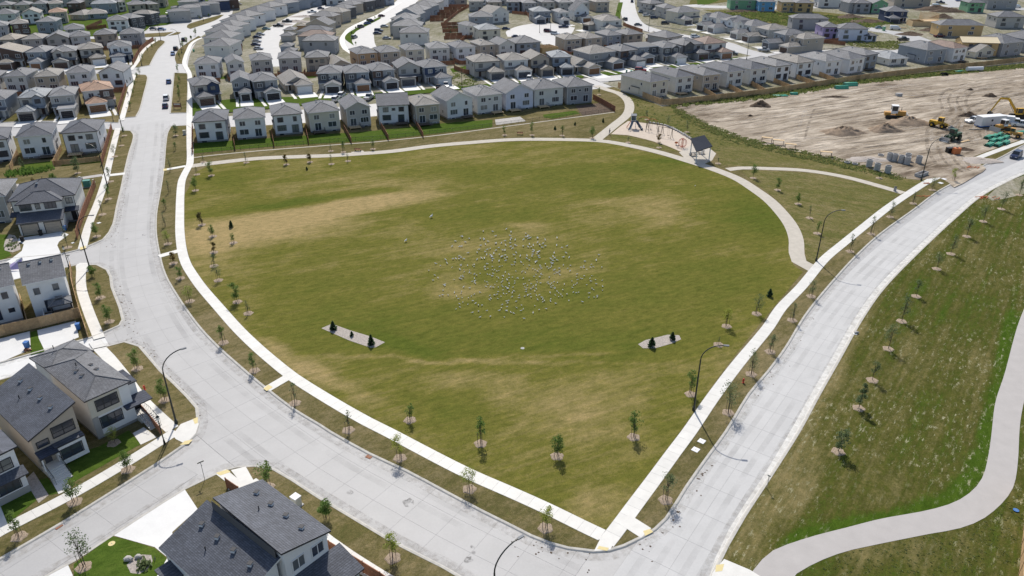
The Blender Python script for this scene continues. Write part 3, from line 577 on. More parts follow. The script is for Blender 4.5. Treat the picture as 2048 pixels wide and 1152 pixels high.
def gable(mb,x0,x1,y0,y1,z,rise,ov=.4,t=.16,m=0,mf=1,wall=None,along='y'):
    if along=='y':
        xm=(x0+x1)/2; h=(x1-x0)/2*rise; o=ov*rise
        P4=lambda x,y,zz:(x,y,zz)
        for s,xe in ((-1,x0-ov),(1,x1+ov)):
            q=[(xe,y0-ov,z-o),(xm,y0-ov,z+h),(xm,y1+ov,z+h),(xe,y1+ov,z-o)]
            if s<0: q=[q[0],q[1],q[2],q[3]][::-1]
            mb.face(q,m); lo=[(a,b,c-t) for a,b,c in q]
            mb.face(lo[::-1],mf)
            for i in range(4): j=(i+1)%4; mb.face([q[i],lo[i],lo[j],q[j]],mf)
        mb.bar((xm,y0-ov,z+h+.02),(xm,y1+ov,z+h+.02),.08,2,4)
    else:
        ym=(y0+y1)/2; h=(y1-y0)/2*rise; o=ov*rise
        for s,ye in ((-1,y0-ov),(1,y1+ov)):
            q=[(x0-ov,ye,z-o),(x1+ov,ye,z-o),(x1+ov,ym,z+h),(x0-ov,ym,z+h)]
            if s>0: q=q[::-1]
            mb.face(q,m); lo=[(a,b,c-t) for a,b,c in q]; mb.face(lo[::-1],mf)
            for i in range(4): j=(i+1)%4; mb.face([q[i],lo[i],lo[j],q[j]],mf)
        mb.bar((x0-ov,ym,z+h+.02),(x1+ov,ym,z+h+.02),.08,2,4)
    return z+h
def vent_mesh():
    if 'vent' not in WC:
        mb=MB(M['trimw'],M['trimd']); mb.box(-.2,.2,-.2,.2,0,.32,0,top=0); mb.box(-.23,.23,-.23,.23,.32,.38,1); WC['vent']=mb.mesh('roof_vent')
        mb=MB(M['trimd']); mb.bar((0,0,0),(0,0,.55),.06,0,6); WC['stack']=mb.mesh('vent_pipe')
    return WC['vent'],WC['stack']
HOUSES=[]; FEN=[]
def add_garage(h,wall,roof,gx0,gx1,D,door,typ,near,fr,H=2.75):
    g_=MB(M['w_'+wall]); g_.box(gx0,gx1,-D,-.004,0,H+ .25,0,skip='t')
    if typ=='gable':
        xm=(gx0+gx1)/2; hh=(gx1-gx0)/2*.42; g_.face([(gx0,-D+.002,H+.25),(gx1,-D+.002,H+.25),(xm,-D+.002,H+.25+hh)])
    gr=g_.ob('garage_wall',h)
    r=MB(M['r_'+roof],M['trim'+fr],M['r_'+roof])
    if typ=='gable': gable(r,gx0,gx1,-D,0,H+.25,.42,ov=.35)
    elif typ=='flat': 
        r.box(gx0-.3,gx1+.3,-D-.3,-.01,H+.25,H+.5,1,top=0)
    else: hip(r,gx0,gx1,-D,min(2.2,D*.5)-.5,H+.25,.42,ov=.35)
    r.ob('garage_roof',h)
    dw=(gx1-gx0)-1.1; xc=(gx0+gx1)/2; d=MB(M['d_'+door])
    nb=4
    for i in range(nb): z0=.1+i*2.15/nb; d.box(xc-dw/2,xc+dw/2,-D-.05,-D+.0,z0+.015,z0+2.15/nb-.015)
    d.ob('garage_door',h)
    tr=MB(M['trim'+fr]); tr.box(xc-dw/2-.12,xc-dw/2-.003,-D-.07,-D,.1,2.36); tr.box(xc+dw/2+.003,xc+dw/2+.12,-D-.07,-D,.1,2.36); tr.box(xc-dw/2-.12,xc+dw/2+.12,-D-.07,-D,2.363,2.5); tr.ob('door_trim',h)
def house(x0,y0,x1,y1,kind='R',wall='white',roof='charcoal',D=None,st=2,rf='hip',ang=None,label=None,cat='house',group=None,garage=None,gs=None,acc=None,fr=None,det=2,ext=None,rise=.38,gd=None,grow=0,name='house',base=Z,win=True):
    rnd=random.Random(int(x0*131+y0*17)+5)
    ze={2:6.0,1:3.0,3:8.6}[st]+base
    A=P(x0,y0,ze); B=P(x1,y1,ze); d=B-A; w=d.length
    a=math.atan2(d.y,d.x)
    if ang is not None:
        a=ang; w=abs(d.x*math.cos(a)+d.y*math.sin(a))
    w=max(5.2,min(24,w)); t=Vector((math.cos(a),math.sin(a))); nrm=Vector((-t.y,t.x)); mid=(A+B)/2
    W=w-.9; o=mid+nrm*.45
    D=D or {2:11.5,1:13,3:11}[st]
    e=empty(name,(o.x,o.y,base),a,label=label,cat=cat,group=group); e['w']=0; del e['w']
    H=ze-base; X=W/2; fr=fr or rnd.choice('wwd')
    wm=MB(M['w_'+wall],M['found']); 
    wm.box(-X,X,0,D,.45,H-.1,0,skip='tb')
    if rf=='gable':
        hh=X*rise*1.25; wm.face([(-X,.003,H-.1),(X,.003,H-.1),(0,.003,H-.1+hh)]); wm.face([(X,D,H-.1),(-X,D,H-.1),(0,D,H-.1+hh)])
    if rf=='side':
        hh=D/2*rise; 
        for sx in (-X,X): wm.face([(sx,0,H-.1),(sx,D,H-.1),(sx,D/2,H-.1+hh)])
    if rf=='shed':
        s_=1 if rnd.random()<.5 else -1; hh=W*.28
        wm.face([(-X*s_,.003,H-.1),(X*s_,.003,H-.1),(X*s_,.003,H-.1+hh)]); wm.face([(X*s_,0,H-.1),(X*s_,D,H-.1),(X*s_,D,H-.1+hh),(X*s_,0,H-.1+hh)])
        wm.face([(X*s_,D,H-.1),(-X*s_,D,H-.1),(X*s_,D,H-.1+hh)])
    if rf!='none': pass
    wm.ob('wall',e)
    fm=MB(M['found']); fm.box(-X+.03,X-.03,.03,D-.03,-.1,.45,0,skip='b'); fm.ob('foundation',e)
    if det>=2:
        k_=('ct',round(H,1),fr)
        if k_ not in WC:
            cb=MB(M['trim'+fr]); cb.box(-.05,.05,-.035,.0,.45,H-.17); WC[k_]=cb.mesh('corner_trim')
        for sx in (-1,1): ob('corner_trim',WC[k_],e,(sx*(X-.03),-.004,0))
    r=MB(M['r_'+roof],M['trim'+fr],M['r_'+roof])
    if rf=='hip': zt=hip(r,-X,X,0,D,H,rise)
    elif rf=='gable': zt=gable(r,-X,X,0,D,H,rise*1.25)
    elif rf=='side': zt=gable(r,-X,X,0,D,H,rise,along='x')
    elif rf=='flat': r.box(-X-.2,X+.2,-.2,D+.2,H-.1,H+.15,1,top=0); zt=H
    elif rf=='shed':
        q=[(-(X+.4)*s_,-.4,H-.06),((X+.4)*s_,-.4,H+hh+.1),((X+.4)*s_,D+.4,H+hh+.1),(-(X+.4)*s_,D+.4,H-.06)]; lo=[(p[0],p[1],p[2]-.16) for p in q]
        r.face(q if s_>0 else q[::-1],0); r.face(lo,1)
        for i in range(4): j=(i+1)%4; r.face([q[i],lo[i],lo[j],q[j]],1)
        zt=H+hh
    # front cross gable for variety
    ro=None
    if rf=='hip' and kind=='F' and st==2 and rnd.random()<.45 and det>=2 and W>7:
        gx=rnd.choice((-1,1))*X*.45; gw=X*.5
        gable(r,gx-gw+.3,gx+gw-.3,-.5,3.2,H-.02,.6,ov=.35)
        cw=MB(M['w_'+(acc or wall)]); cw.box(gx-gw+.3,gx+gw-.3,-.5,-.003,2.9,H-.12,skip='tk'); hh2=(gw-.3)*.6
        cw.face([(gx-gw+.3,-.5,H-.12),(gx+gw-.3,-.5,H-.12),(gx,-.5,H-.12+hh2)]); cw.ob('gable_bay',e)
        window(e,gx,-.51,H-1.9,1.5,1.2,2,fr); ro=gx
    rr=r.ob('roof',e)
    if det>=2 and rf=='hip':
        v,s=vent_mesh()
        for i in range(rnd.choice((1,2,3))):
            yy=D*.45+rnd.uniform(-1,3); ob('roof_vent',v,rr,(rnd.choice((-.8,.8,-1.1)),yy,zt-.5))
        ob('vent_pipe',s,rr,(rnd.uniform(-1.6,1.6),D*.7,zt-.7))
    sub=det>=1
    sm=1 if W>7 else .8
    def wn(x,z,w_,h_,n=2,y=-.003,**k): window(e,x,y,z,w_,h_,n,fr,sub=sub,**k)
    if win:
        up=H-2.15
        if st==2:
            lay=rnd.choice((0,1,2))
            if kind!='E':
                if not (ro is not None and ro<0): wn(-X*.52,up,1.5*sm,1.25)
                if not (ro is not None and ro>0): wn(X*.52,up,1.5*sm if lay else .9,1.25,2 if lay else 1)
                if lay==2 and W>8 and ro is None: wn(0,up+.35,.9,.6,1)
            else:
                wn(-X*.5,up,.7,1.1,1); wn(X*.45,up+.1,.7,1.0,1)
        if kind=='R':
            s=rnd.choice((-1,1)); 
            wn(-s*X*.48,1.35,2.4*sm,1.45,rnd.choice((3,4,2)))
            wn(s*X*.48,.62,1.75*sm,2.1,2,name='patio_door')
            if det>=2:
                if rnd.random()<.55 or ext=='deck':
                    dk=MB(M['lumber' if rnd.random()<.4 else 'stake']); x_=s*X*.48; dk.box(x_-1.7,x_+1.7,-2.6,-.02,.42,.56)
                    for px_ in (-1.6,1.6): dk.box(x_+px_-.06,x_+px_+.06,-2.55,-2.43,-.1,.42)
                    k=ob('deck',dk.mesh('deck'),e)
                    rl=MB(M['trimd']); 
                    for (a1,b1) in (((x_-1.65,-2.55),(x_+1.65,-2.55)),((x_-1.65*s if s<0 else x_+1.65,-2.55),(x_+1.65 if s>0 else x_+1.65,-.1))):
                        rl.bar((*a1,1.45),(*b1,1.45),.03,0,4)
                        for i in range(7): q=i/6; xx=a1[0]+(b1[0]-a1[0])*q; yy=a1[1]+(b1[1]-a1[1])*q; rl.bar((xx,yy,.56),(xx,yy,1.45),.018,0,4)
                    rl.ob('railing',k)
                    stp=MB(M['stake'])
                    for i in range(4): stp.box(x_-s*1.7-s*.3*(i+1) if s>0 else x_+1.7+.3*i,x_-1.7-.3*i if s>0 else x_+1.7+.3*(i+1),-1.9,-.9,0,.42-.1*i)
                    stp.ob('steps',k)
                wn(-s*X*.55,-.02+.0,1.1,.38,1,y=.027,name='basement_window')
            if ext=='bay':
                b_=MB(M['w_'+wall]); b_.box(-s*X*.9 if s<0 else -X*.9,-s*X*.1 if s<0 else -X*.1,-1.2,-.004,.45,3.2); b_.ob('bay_wall',e)
        if kind=='F':
            s=gs if gs is not None else rnd.choice((-1,1)); gw=min(5.9,W*.66); gx0=-X if s<0 else X-gw; gx1=gx0+gw
            GD=gd or rnd.choice((4.6,5.6,6.2)); typ=garage or rnd.choice(('hip','hip','hip','gable'))
            door=rnd.choice(('dkbrown','black','grey','slate','white','brown','dkbrown','black')) if not isinstance(acc,tuple) else 'white'
            if label and 'brown garage' in label: door='brown'
            if label and 'white garage' in label: door='white'
            if label and 'beige garage' in label: door='beige'
            if label and 'black garage' in label: door='black'
            if det>=1:
                add_garage(e,wall,roof,gx0,gx1,GD,door,typ,det,fr)
                # lean-to roof across the entry
                ex0,ex1=(gx1+.05,X) if s<0 else (-X,gx0-.05)
                pr=MB(M['r_'+roof],M['trim'+fr]); q=[(ex0,-1.7,2.75),(ex1+ (.2 if s<0 else 0),-1.7,2.75),(ex1+(.2 if s<0 else 0),-.003,3.35),(ex0,-.003,3.35)]
                pr.face(q,0); lo=[(p[0],p[1],p[2]-.14) for p in q]; pr.face(lo[::-1],1)
                for i in range(4): j=(i+1)%4; pr.face([q[i],lo[i],lo[j],q[j]],1)
                pr.bar(((ex0+ex1)/2+s*-.6,-1.55,0),((ex0+ex1)/2+s*-.6,-1.55,2.65),.09,1,4); pr.ob('porch_roof',e)
                dm=MB(M['d_'+rnd.choice(('black','dkbrown','white'))]); xc=(ex0+ex1)/2; dm.box(xc-.48,xc+.48,-.06,-.003,.45,2.55); dm.ob('door',e)
                if det>=2:
                    stp=MB(M['found']); 
                    for i in range(3): stp.box(xc-.7,xc+.7,-1.2-.3*i,-.9-.3*i if i else -.003,-.05,.42-.13*i)
                    stp.ob('steps',e)
                    if acc:
                        am=MB(M['w_'+(acc if isinstance(acc,str) else 'dark')]); ax=-s*X*.5
                        am.box(min(-s*X,-s*X*.06),max(-s*X,-s*X*.06),-.12,-.0035,3.3,H-.17); am.ob('accent_panel',e)
                        window(e,ax,-.125,H-2.15,1.5,1.25,2,fr)
                if grow: 
                    fw=MB(M['walk']); fx=(ex0+ex1)/2; fw.box(fx-.5,fx+.5,-GD-grow,-1.9,.0,.024); fw.ob('front_walk',e)
                    dvm=MB(M['drive']); dvm.box(gx0-.1,gx1+.3,-GD-grow,-GD-.02,.0,.03+ .003*(int(x0)%5)); dvm.ob('driveway',e)
        # side walls
        if det>=1:
            for sx,rz in ((1,R(90)),(-1,R(-90))):
                for q in range(rnd.choice((1,2))):
                    yy=D*(.25+.4*q)+rnd.uniform(-.6,.6); window(e,sx*(X+.003),yy,H-rnd.choice((2.0,4.6)) if st==2 else H-1.9,.7,.9,1,fr,rz,sub=sub)
            if rnd.random()<.4 and st==2 and W>6:
                for sx in (1,-1):
                    c=MB(M['w_'+wall],M['trimd']); c.box(sx*(X+.3) if sx<0 else X,sx*(X+.3) if sx>0 else -X,D*.35,D*.6,1.0,2.9,0); c.box(sx*X-(.38 if sx<0 else 0),sx*X+(.38 if sx>0 else 0),D*.33,D*.62,2.9,3.05,1); c.ob('side_bay',e)
    HOUSES.append(e); return e
ORD=['leftmost','second from the left','third from the left','fourth from the left','fifth from the left','sixth from the left','seventh from the left','eighth from the left','ninth from the left','tenth from the left','eleventh from the left','twelfth from the left','thirteenth from the left','fourteenth from the left','fifteenth from the left','sixteenth from the left']
RN=dict(charcoal='charcoal',slate='dark grey',grey='grey',taupe='taupe',tan='tan',brown='brown',orange='orange-brown',pale='pale grey',navyroof='blue-black')
WN=dict(white='white',cream='cream',offwhite='off-white',greige='greige',tan='tan',grey='grey',bluegrey='blue-grey',dark='dark',navy='navy',brown='dark brown',rust='rusty brown',osb='orange sheathed',green='green wrapped',blue='blue wrapped',purple='purple wrapped',wrap='white wrapped',stonewall='stone grey')
def row(where,group,lst,smooth_a=.7,det=2,first=0,**kw):
    """lst: (xl,yl,xr,yr,wall,roof,{opts}); houses stand side by side along a street"""
    shr=kw.pop('shr',0); lst=[(q[0]+shr*.3,q[1],q[2]-shr*.7)+tuple(q[3:]) for q in lst]; base=kw.get('base',Z); C=[]
    for q in lst:
        st=(q[6] if len(q)>6 else {}).get('st',kw.get('st',2)); ze={2:6.0,1:3.0,3:8.6}[st]+base
        C.append((P(q[0],q[1],ze)+P(q[2],q[3],ze))/2)
    for i,q in enumerate(lst):
        o=dict(kw); o.update(q[6] if len(q)>6 else {})
        st=o.get('st',2); ze={2:6.0,1:3.0,3:8.6}[st]+base
        d=P(q[2],q[3],ze)-P(q[0],q[1],ze); a0=math.atan2(d.y,d.x)
        if o.get('ang') is None and len(lst)>2 and smooth_a>0:
            t=C[min(i+1,len(lst)-1)]-C[max(i-1,0)]; a1=math.atan2(t.y,t.x); df=(a0-a1+math.pi)%(2*math.pi)-math.pi
            if abs(df)<R(50): a0=a1+df*(1-smooth_a)
        if o.get('ang') is None: o['ang']=a0
        stn={2:'two-storey',1:'single-storey',3:'three-storey'}[st]
        lab=o.pop('lab',None) or f"{WN[q[4]]} house, {RN[q[5]]} roof, {ORD[i+first]} in {where}"
        fen=o.pop('fen',0); h_=house(q[0],q[1],q[2],q[3],wall=q[4],roof=q[5],label=lab,group=group,det=det,**o)
        if fen: FEN.append((h_,fen,f"brown divider {ORD[i+first]} in the gardens of {where}",P(q[0],q[1],ze)-P(q[2],q[3],ze)))
# ---------------------------------------------------------------- the neighbourhood, row by row
G1='houses backing onto the park'
row("the park-side row",G1,[
 (382,244,456,241,'white','charcoal'),(464,238,534,235,'white','slate',{'D':11}),(541,231,608,227,'white','slate',{'fr':'d'}),(613,226,684,221,'cream','slate',{'ext':'deck'}),
 (688,217,746,213,'greige','slate',{'rf':'gable'}),(752,212,822,207,'white','charcoal',{'rf':'side','ext':'deck'}),(828,212,884,207,'tan','taupe',{'ext':'deck'}),
 (888,200,954,196,'white','slate',{'rf':'gable','ext':'deck'}),(951,192,1011,187,'offwhite','grey'),(1009,186,1073,180,'wrap','slate',{'rf':'gable'}),(1066,179,1133,174,'offwhite','slate'),(1134,175,1190,169,'grey','slate')],kind='R',shr=4)
G2='street-facing houses in the second row above the park'
row("the second garage row",G2,[
 (384,171,442,168,'greige','slate',{'acc':'navy'}),(460,162,501,160,'grey','slate',{'rf':'gable'}),(503,162,558,160,'grey','slate',{'acc':'dark'}),
 (565,166,625,165,'tan','taupe',{'rf':'gable','st':1,'D':15}),(632,147,683,146,'greige','slate',{'acc':'dark','gs':1}),(688,146,740,144,'bluegrey','slate',{'acc':'dark','gs':1}),
 (742,141,792,139,'grey','slate',{'acc':'brown','gs':1}),(794,136,843,133,'greige','slate',{'rf':'gable','garage':'flat'}),(848,136,895,131,'grey','slate',{'acc':'navy'}),
 (946,124,1004,122,'greige','taupe',{'gs':1}),(1007,121,1059,119,'offwhite','taupe',{'gs':1}),(1060,118,1102,116,'tan','taupe',{'rf':'gable','garage':'gable','gs':1})],kind='F',grow=7.5)
row("the garage row past the gate",'street-facing houses beyond the park gate',[
 (1104,116,1143,113,'bluegrey','pale',{'gs':1,'lab':'slate-walled two-storey house with pale blue-grey roof beside the long tan bungalow'}),(1143,131,1192,128,'tan','taupe',{'st':1,'D':16,'gs':1,'rf':'gable','lab':'long tan bungalow with brown garage door facing the street end by the playground path'}),
 (1175,107,1238,103,'grey','taupe',{'acc':'stonewall','gs':1}),(1241,103,1278,99,'grey','slate',{'acc':'brown','gs':1,'lab':'grey house with dark brown accent and white garage door above the parked red car'}),
 (1275,96,1322,92,'grey','slate',{'rf':'flat','garage':'gable','acc':'dark','gs':-1}),(1327,96,1362,93,'greige','slate',{'acc':'dark','gs':1,'lab':'greige house with white garage door, next to the flat-roofed house'}),
 (1366,91,1410,87,'grey','slate',{'acc':'dark','gs':1}),(1413,89,1452,84,'offwhite','brown',{'gs':1,'lab':'off-white house with brown shingle roof and brown garage door at the row end'})],kind='F',grow=7.5)
row("the rear-facing third row",'back-to-back houses in the third row',[
 (386,128,438,126,'white','slate'),(452,126,489,123,'offwhite','slate',{'rf':'gable'}),(500,120,546,119,'greige','slate'),(554,117,602,115,'greige','slate'),(608,116,656,114,'tan','slate'),
 (660,131,706,128,'tan','taupe',{'st':1,'rf':'gable','D':14,'lab':'tan bungalow with taupe gabled roof behind the dark-roofed garage houses'}),(712,107,758,105,'rust','slate',{'lab':'two-storey house with rusty brown walls and white-framed windows','fr':'w'}),
 (760,105,802,102,'tan','slate'),(810,100,851,98,'cream','slate'),(858,97,901,95,'offwhite','grey'),(912,96,952,92,'white','slate'),(960,91,992,88,'tan','taupe'),(1000,90,1030,86,'offwhite','slate',{'rf':'gable'}),(1032,87,1083,84,'bluegrey','slate')],kind='R',fen=7)
row("the framed-house row",'rear-facing houses near the turning circle',[
 (1129,79,1166,77,'tan','taupe'),(1171,77,1208,74,'tan','taupe'),(1214,71,1246,69,'bluegrey','slate'),(1254,70,1288,67,'tan','slate'),(1290,78,1322,76,'tan','taupe',{'rf':'gable','st':1,'lab':'low house with taupe gable and orange-brown gable end behind the flat-roofed house'}),(1334,76,1367,71,'greige','slate')],kind='R',fen=7)
row("the wooden fence row",'houses along the construction ground fence',[
 (1299,164,1344,158,'cream','charcoal'),(1352,155,1393,150,'offwhite','charcoal'),(1406,151,1447,147,'tan','slate'),(1454,144,1494,140,'offwhite','charcoal'),(1502,139,1542,134,'offwhite','charcoal'),
 (1551,133,1588,129,'white','grey'),(1596,127,1632,122,'white','taupe'),(1656,124,1686,118,'white','grey'),(1699,119,1737,114,'white','slate'),(1730,111,1763,107,'bluegrey','grey'),
 (1776,118,1824,116,'offwhite','pale',{'st':1,'D':12}),(1858,101,1896,96,'bluegrey','slate'),(1908,97,1942,94,'white','brown'),(1948,103,1998,101,'cream','taupe',{'st':1,'rf':'gable','D':12}),(2009,87,2052,82,'grey','slate'),(2064,80,2110,75,'grey','slate')],kind='R',shr=4,base=.13,D=15)
row("the dark-roofed terrace",'terrace houses with forward garages',[
 (1400,31,1436,36,'offwhite','slate'),(1438,38,1470,44,'white','slate'),(1472,46,1505,52,'offwhite','slate'),(1508,54,1540,60,'greige','taupe'),(1545,64,1572,70,'bluegrey','slate'),(1575,72,1610,78,'tan','taupe')],kind='F',gd=8,grow=4,D=12)
row("the garage row left of the avenue",'houses left of the avenue',[
 (-52,201,10,198,'bluegrey','slate'),(32,197,90,193,'greige','pale',{'acc':'bluegrey','gs':-1,'lab':'greige house with pale blue-grey roof and black garage door left of the avenue'}),(96,192,149,190,'greige','grey',{'gs':1,'garage':'flat'}),(162,182,229,178,'offwhite','orange',{'acc':'brown','gs':-1,'lab':'corner house with orange-brown roof and brown garage door beside the avenue'})],kind='F',grow=7,smooth_a=.5)
row("the left path-side row",'houses backing onto the left walking path',[(-58,285,16,277,'white','charcoal',{'fr':'d'}),(29,275,104,268,'white','charcoal'),(119,267,195,262,'white','charcoal',{'fr':'d','ext':'deck'})],kind='R',smooth_a=.6)
row("the row above orange roof",'rear-facing houses left of the avenue',[(-58,157,-4,155,'offwhite','slate'),(2,153,52,151,'offwhite','slate'),(64,154,116,151,'tan','taupe'),(129,146,179,144,'white','slate'),(192,146,248,142,'white','slate',{'rf':'gable'})],kind='R',fen=7,smooth_a=.6)
row("the curved-fence row",'houses in the upper left garage row',[(-60,108,-10,106,'greige','slate'),(-4,106,46,104,'brown','tan',{'rf':'shed'}),(48,105,92,103,'bluegrey','grey',{'garage':'hip'}),(100,105,152,102,'greige','grey'),(156,99,208,96,'tan','taupe',{'acc':'greige','gs':1,'lab':'tan house with taupe roof and white garage door in the upper left garage row'}),(214,95,264,92,'navy','slate',{'gs':-1,'acc':'white','lab':'navy house with white accent and white garage door at the curved fence'})],kind='F',grow=6.5)
row("the row behind navy house",'houses in the upper left rear row',[(-10,79,28,80,'greige','tan'),(40,79,84,77,'greige','taupe'),(90,77,138,75,'greige','slate',{'rf':'gable'}),(138,73,181,71,'offwhite','slate'),(185,70,230,68,'tan','slate'),(236,68,282,66,'grey','slate')],kind='R',fen=7,det=2)
row("the cluster by the yellow lawn",'far houses at the upper left',[(-30,52,14,51,'grey','grey'),(20,48,58,46,'brown','taupe'),(68,44,112,42,'bluegrey','grey'),(128,60,170,56,'greige','slate',{'st':1}),(212,41,256,40,'white','slate'),(258,36,292,33,'dark','grey'),(300,28,320,24,'dark','taupe')],kind='R',det=1,smooth_a=.4)
row("the far upper left line",'farther houses at the upper left',[(-20,29,30,27,'offwhite','slate'),(40,27,80,25,'white','taupe',{'rf':'gable'}),(96,25,133,24,'tan','orange',{'lab':'beige two-storey house with pale orange roof at the upper left'}),(136,29,168,30,'tan','taupe',{'st':1,'lab':'left half of the long tan bungalow at the upper left'}),(170,29,216,26,'bluegrey','taupe',{'st':1,'lab':'right half of the long tan bungalow at the upper left'})],kind='R',det=1,smooth_a=.4)
row("the top left corner line",'top left corner houses',[(-12,11,22,10,'cream','slate'),(26,10,58,9,'tan','slate'),(62,8,92,7,'grey','slate'),(96,8,126,6,'greige','taupe'),(130,7,160,6,'brown','slate'),(180,8,232,6,'bluegrey','pale'),(236,4,252,2,'offwhite','slate'),(256,10,292,8,'tan','slate'),(296,9,318,7,'tan','grey')],kind='R',det=1,smooth_a=.3)
row("the frontage street",'houses on the frontage street',[(322,24,345,20,'greige','slate'),(348,17,366,13,'offwhite','grey'),(368,13,384,10,'bluegrey','slate'),(388,9,404,6,'greige','slate'),(410,4,424,1,'navy','slate'),(428,1,444,-2,'brown','slate'),(340,5,370,2,'greige','grey')],kind='F',det=1,grow=4,ang=R(-62),garage='hip')
row("the top edge at left",'houses at the top edge, left',[(-10,-4,25,-5,'greige','slate'),(30,-4,64,-5,'tan','grey'),(70,-5,104,-6,'grey','slate'),(110,-5,146,-6,'greige','slate'),(152,-5,188,-6,'tan','slate'),(260,-3,290,-4,'offwhite','slate'),(296,-4,330,-5,'tan','taupe'),(380,-4,410,-6,'bluegrey','slate')],kind='R',det=1,smooth_a=.2)
def lane2(where,group,lst,W,angs,**k):
    nm=['nearest','second nearest','third nearest','fourth nearest','fifth nearest','sixth nearest','seventh nearest','eighth nearest','ninth nearest','tenth nearest','eleventh nearest','farthest']
    for i,(xl,y,xr,wall,roof,*o) in enumerate(lst):
        kw=dict(k); kw.update(o[0] if o else {}); kw.setdefault('rf','hip')
        house(xl,y,xr,y-1,kind='E',wall=wall,roof=roof,ang=R(angs if isinstance(angs,(int,float)) else angs[i]),D=W if isinstance(W,(int,float)) else W[i],label=f"{WN[wall]} townhouse, {RN[roof]} roof, {nm[i]} in {where}",group=group,det=1,**kw)
lane2("the terrace along the avenue",'townhouses along the avenue',[(402,92,460,'offwhite','slate'),(402,76,462,'offwhite','slate'),(404,64,464,'offwhite','slate'),(416,54,474,'offwhite','slate'),(430,43,484,'white','slate'),(446,33,504,'white','slate'),(470,23,526,'white','charcoal'),(498,14,551,'white','slate'),(524,7,576,'bluegrey','slate'),(548,1,600,'bluegrey','charcoal'),(570,-4,624,'bluegrey','slate'),(590,-8,642,'bluegrey','slate')],14,[-2,-2,-6,-14,-20,-24,-26,-28,-28,-28,-28,-28])
lane2("the terrace left of parked cars",'townhouses left of the car-lined street',[(602,82,670,'grey','grey'),(593,73,662,'greige','brown'),(590,63,656,'greige','charcoal'),(606,49,660,'tan','slate',{'rf':'gable'}),(612,33,670,'tan','slate'),(630,24,690,'tan','taupe'),(652,17,700,'dark','slate'),(666,9,715,'tan','slate'),(686,3,740,'dark','slate'),(702,-3,760,'dark','slate'),(725,-8,780,'bluegrey','slate')],10,[1,0,-4,-8,-14,-18,-22,-24,-26,-26,-26])
lane2("the terrace right of parked cars",'townhouses right of the car-lined street',[(797,66,856,'offwhite','slate'),(782,52,843,'greige','grey'),(776,46,828,'greige','grey',{'rf':'gable'}),(778,38,832,'greige','grey'),(786,29,840,'bluegrey','grey',{'rf':'gable'}),(800,20,852,'bluegrey','grey'),(814,13,868,'bluegrey','slate'),(828,6,878,'offwhite','grey'),(842,0,888,'white','slate'),(852,-5,902,'bluegrey','slate')],12,[1,0,-4,-8,-12,-14,-16,-16,-16,-16])
row("the curved lane garages",'small garages on the curved lane',[(557,93,583,92,'bluegrey','slate'),(557,72,586,70,'greige','slate'),(563,61,590,59,'cream','slate'),(590,52,612,51,'rust','tan'),(562,104,590,102,'bluegrey','slate')],kind='E',st=1,det=1,D=7,smooth_a=0,ang=R(0),win=False)
row("the brown-fenced cluster",'houses beyond the brown garden fences',[(936,52,960,50,'offwhite','slate'),(958,60,1003,58,'cream','pale',{'lab':'cream house with pale metal-grey roof in the middle of the far cluster','D':12}),(940,34,988,33,'bluegrey','slate'),(983,26,1020,22,'offwhite','taupe',{'rf':'gable'})],kind='R',det=1,smooth_a=0)
row("the top centre line",'houses along the top centre',[(937,3,968,2,'greige','taupe'),(975,5,1005,4,'tan','slate'),(1012,4,1040,4,'bluegrey','slate'),(1046,6,1074,5,'grey','grey'),(1084,5,1111,4,'greige','slate'),(1118,5,1145,4,'greige','grey'),(1154,6,1180,4,'greige','slate'),(1191,4,1221,3,'tan','taupe'),(1290,-2,1330,-4,'greige','slate'),(1700,6,1742,5,'grey','slate')],kind='R',det=1,smooth_a=.3)
row("the top centre edge",'houses at the top edge, centre',[(900,-8,935,-9,'tan','slate'),(945,-8,975,-9,'white','taupe'),(985,-8,1015,-9,'greige','slate'),(1050,-8,1085,-9,'tan','slate'),(1100,-8,1140,-9,'greige','slate'),(1160,-8,1200,-9,'offwhite','slate'),(650,-8,690,-9,'offwhite','slate')],kind='R',det=1,smooth_a=.2)
row("the turning circle",'houses round the turning circle',[(1066,23,1103,22,'grey','pale',{'lab':'grey house with pale hip roof and forward garage at the turning circle'}),(1117,25,1141,24,'offwhite','grey'),(1148,21,1180,20,'white','slate',{'rf':'gable','rise':.8,'lab':'white steep-gabled house with brown garage door at the turning circle'}),(1180,34,1202,38,'greige','taupe'),(1205,42,1246,40,'offwhite','taupe',{'gs':-1})],kind='F',det=1,grow=5,smooth_a=0)
row("the straight street group",'houses beside the straight far street',[(1328,16,1356,15,'greige','slate'),(1356,25,1402,22,'cream','slate'),(1300,8,1330,6,'greige','slate')],kind='F',det=1,grow=4,smooth_a=0,gs=-1)
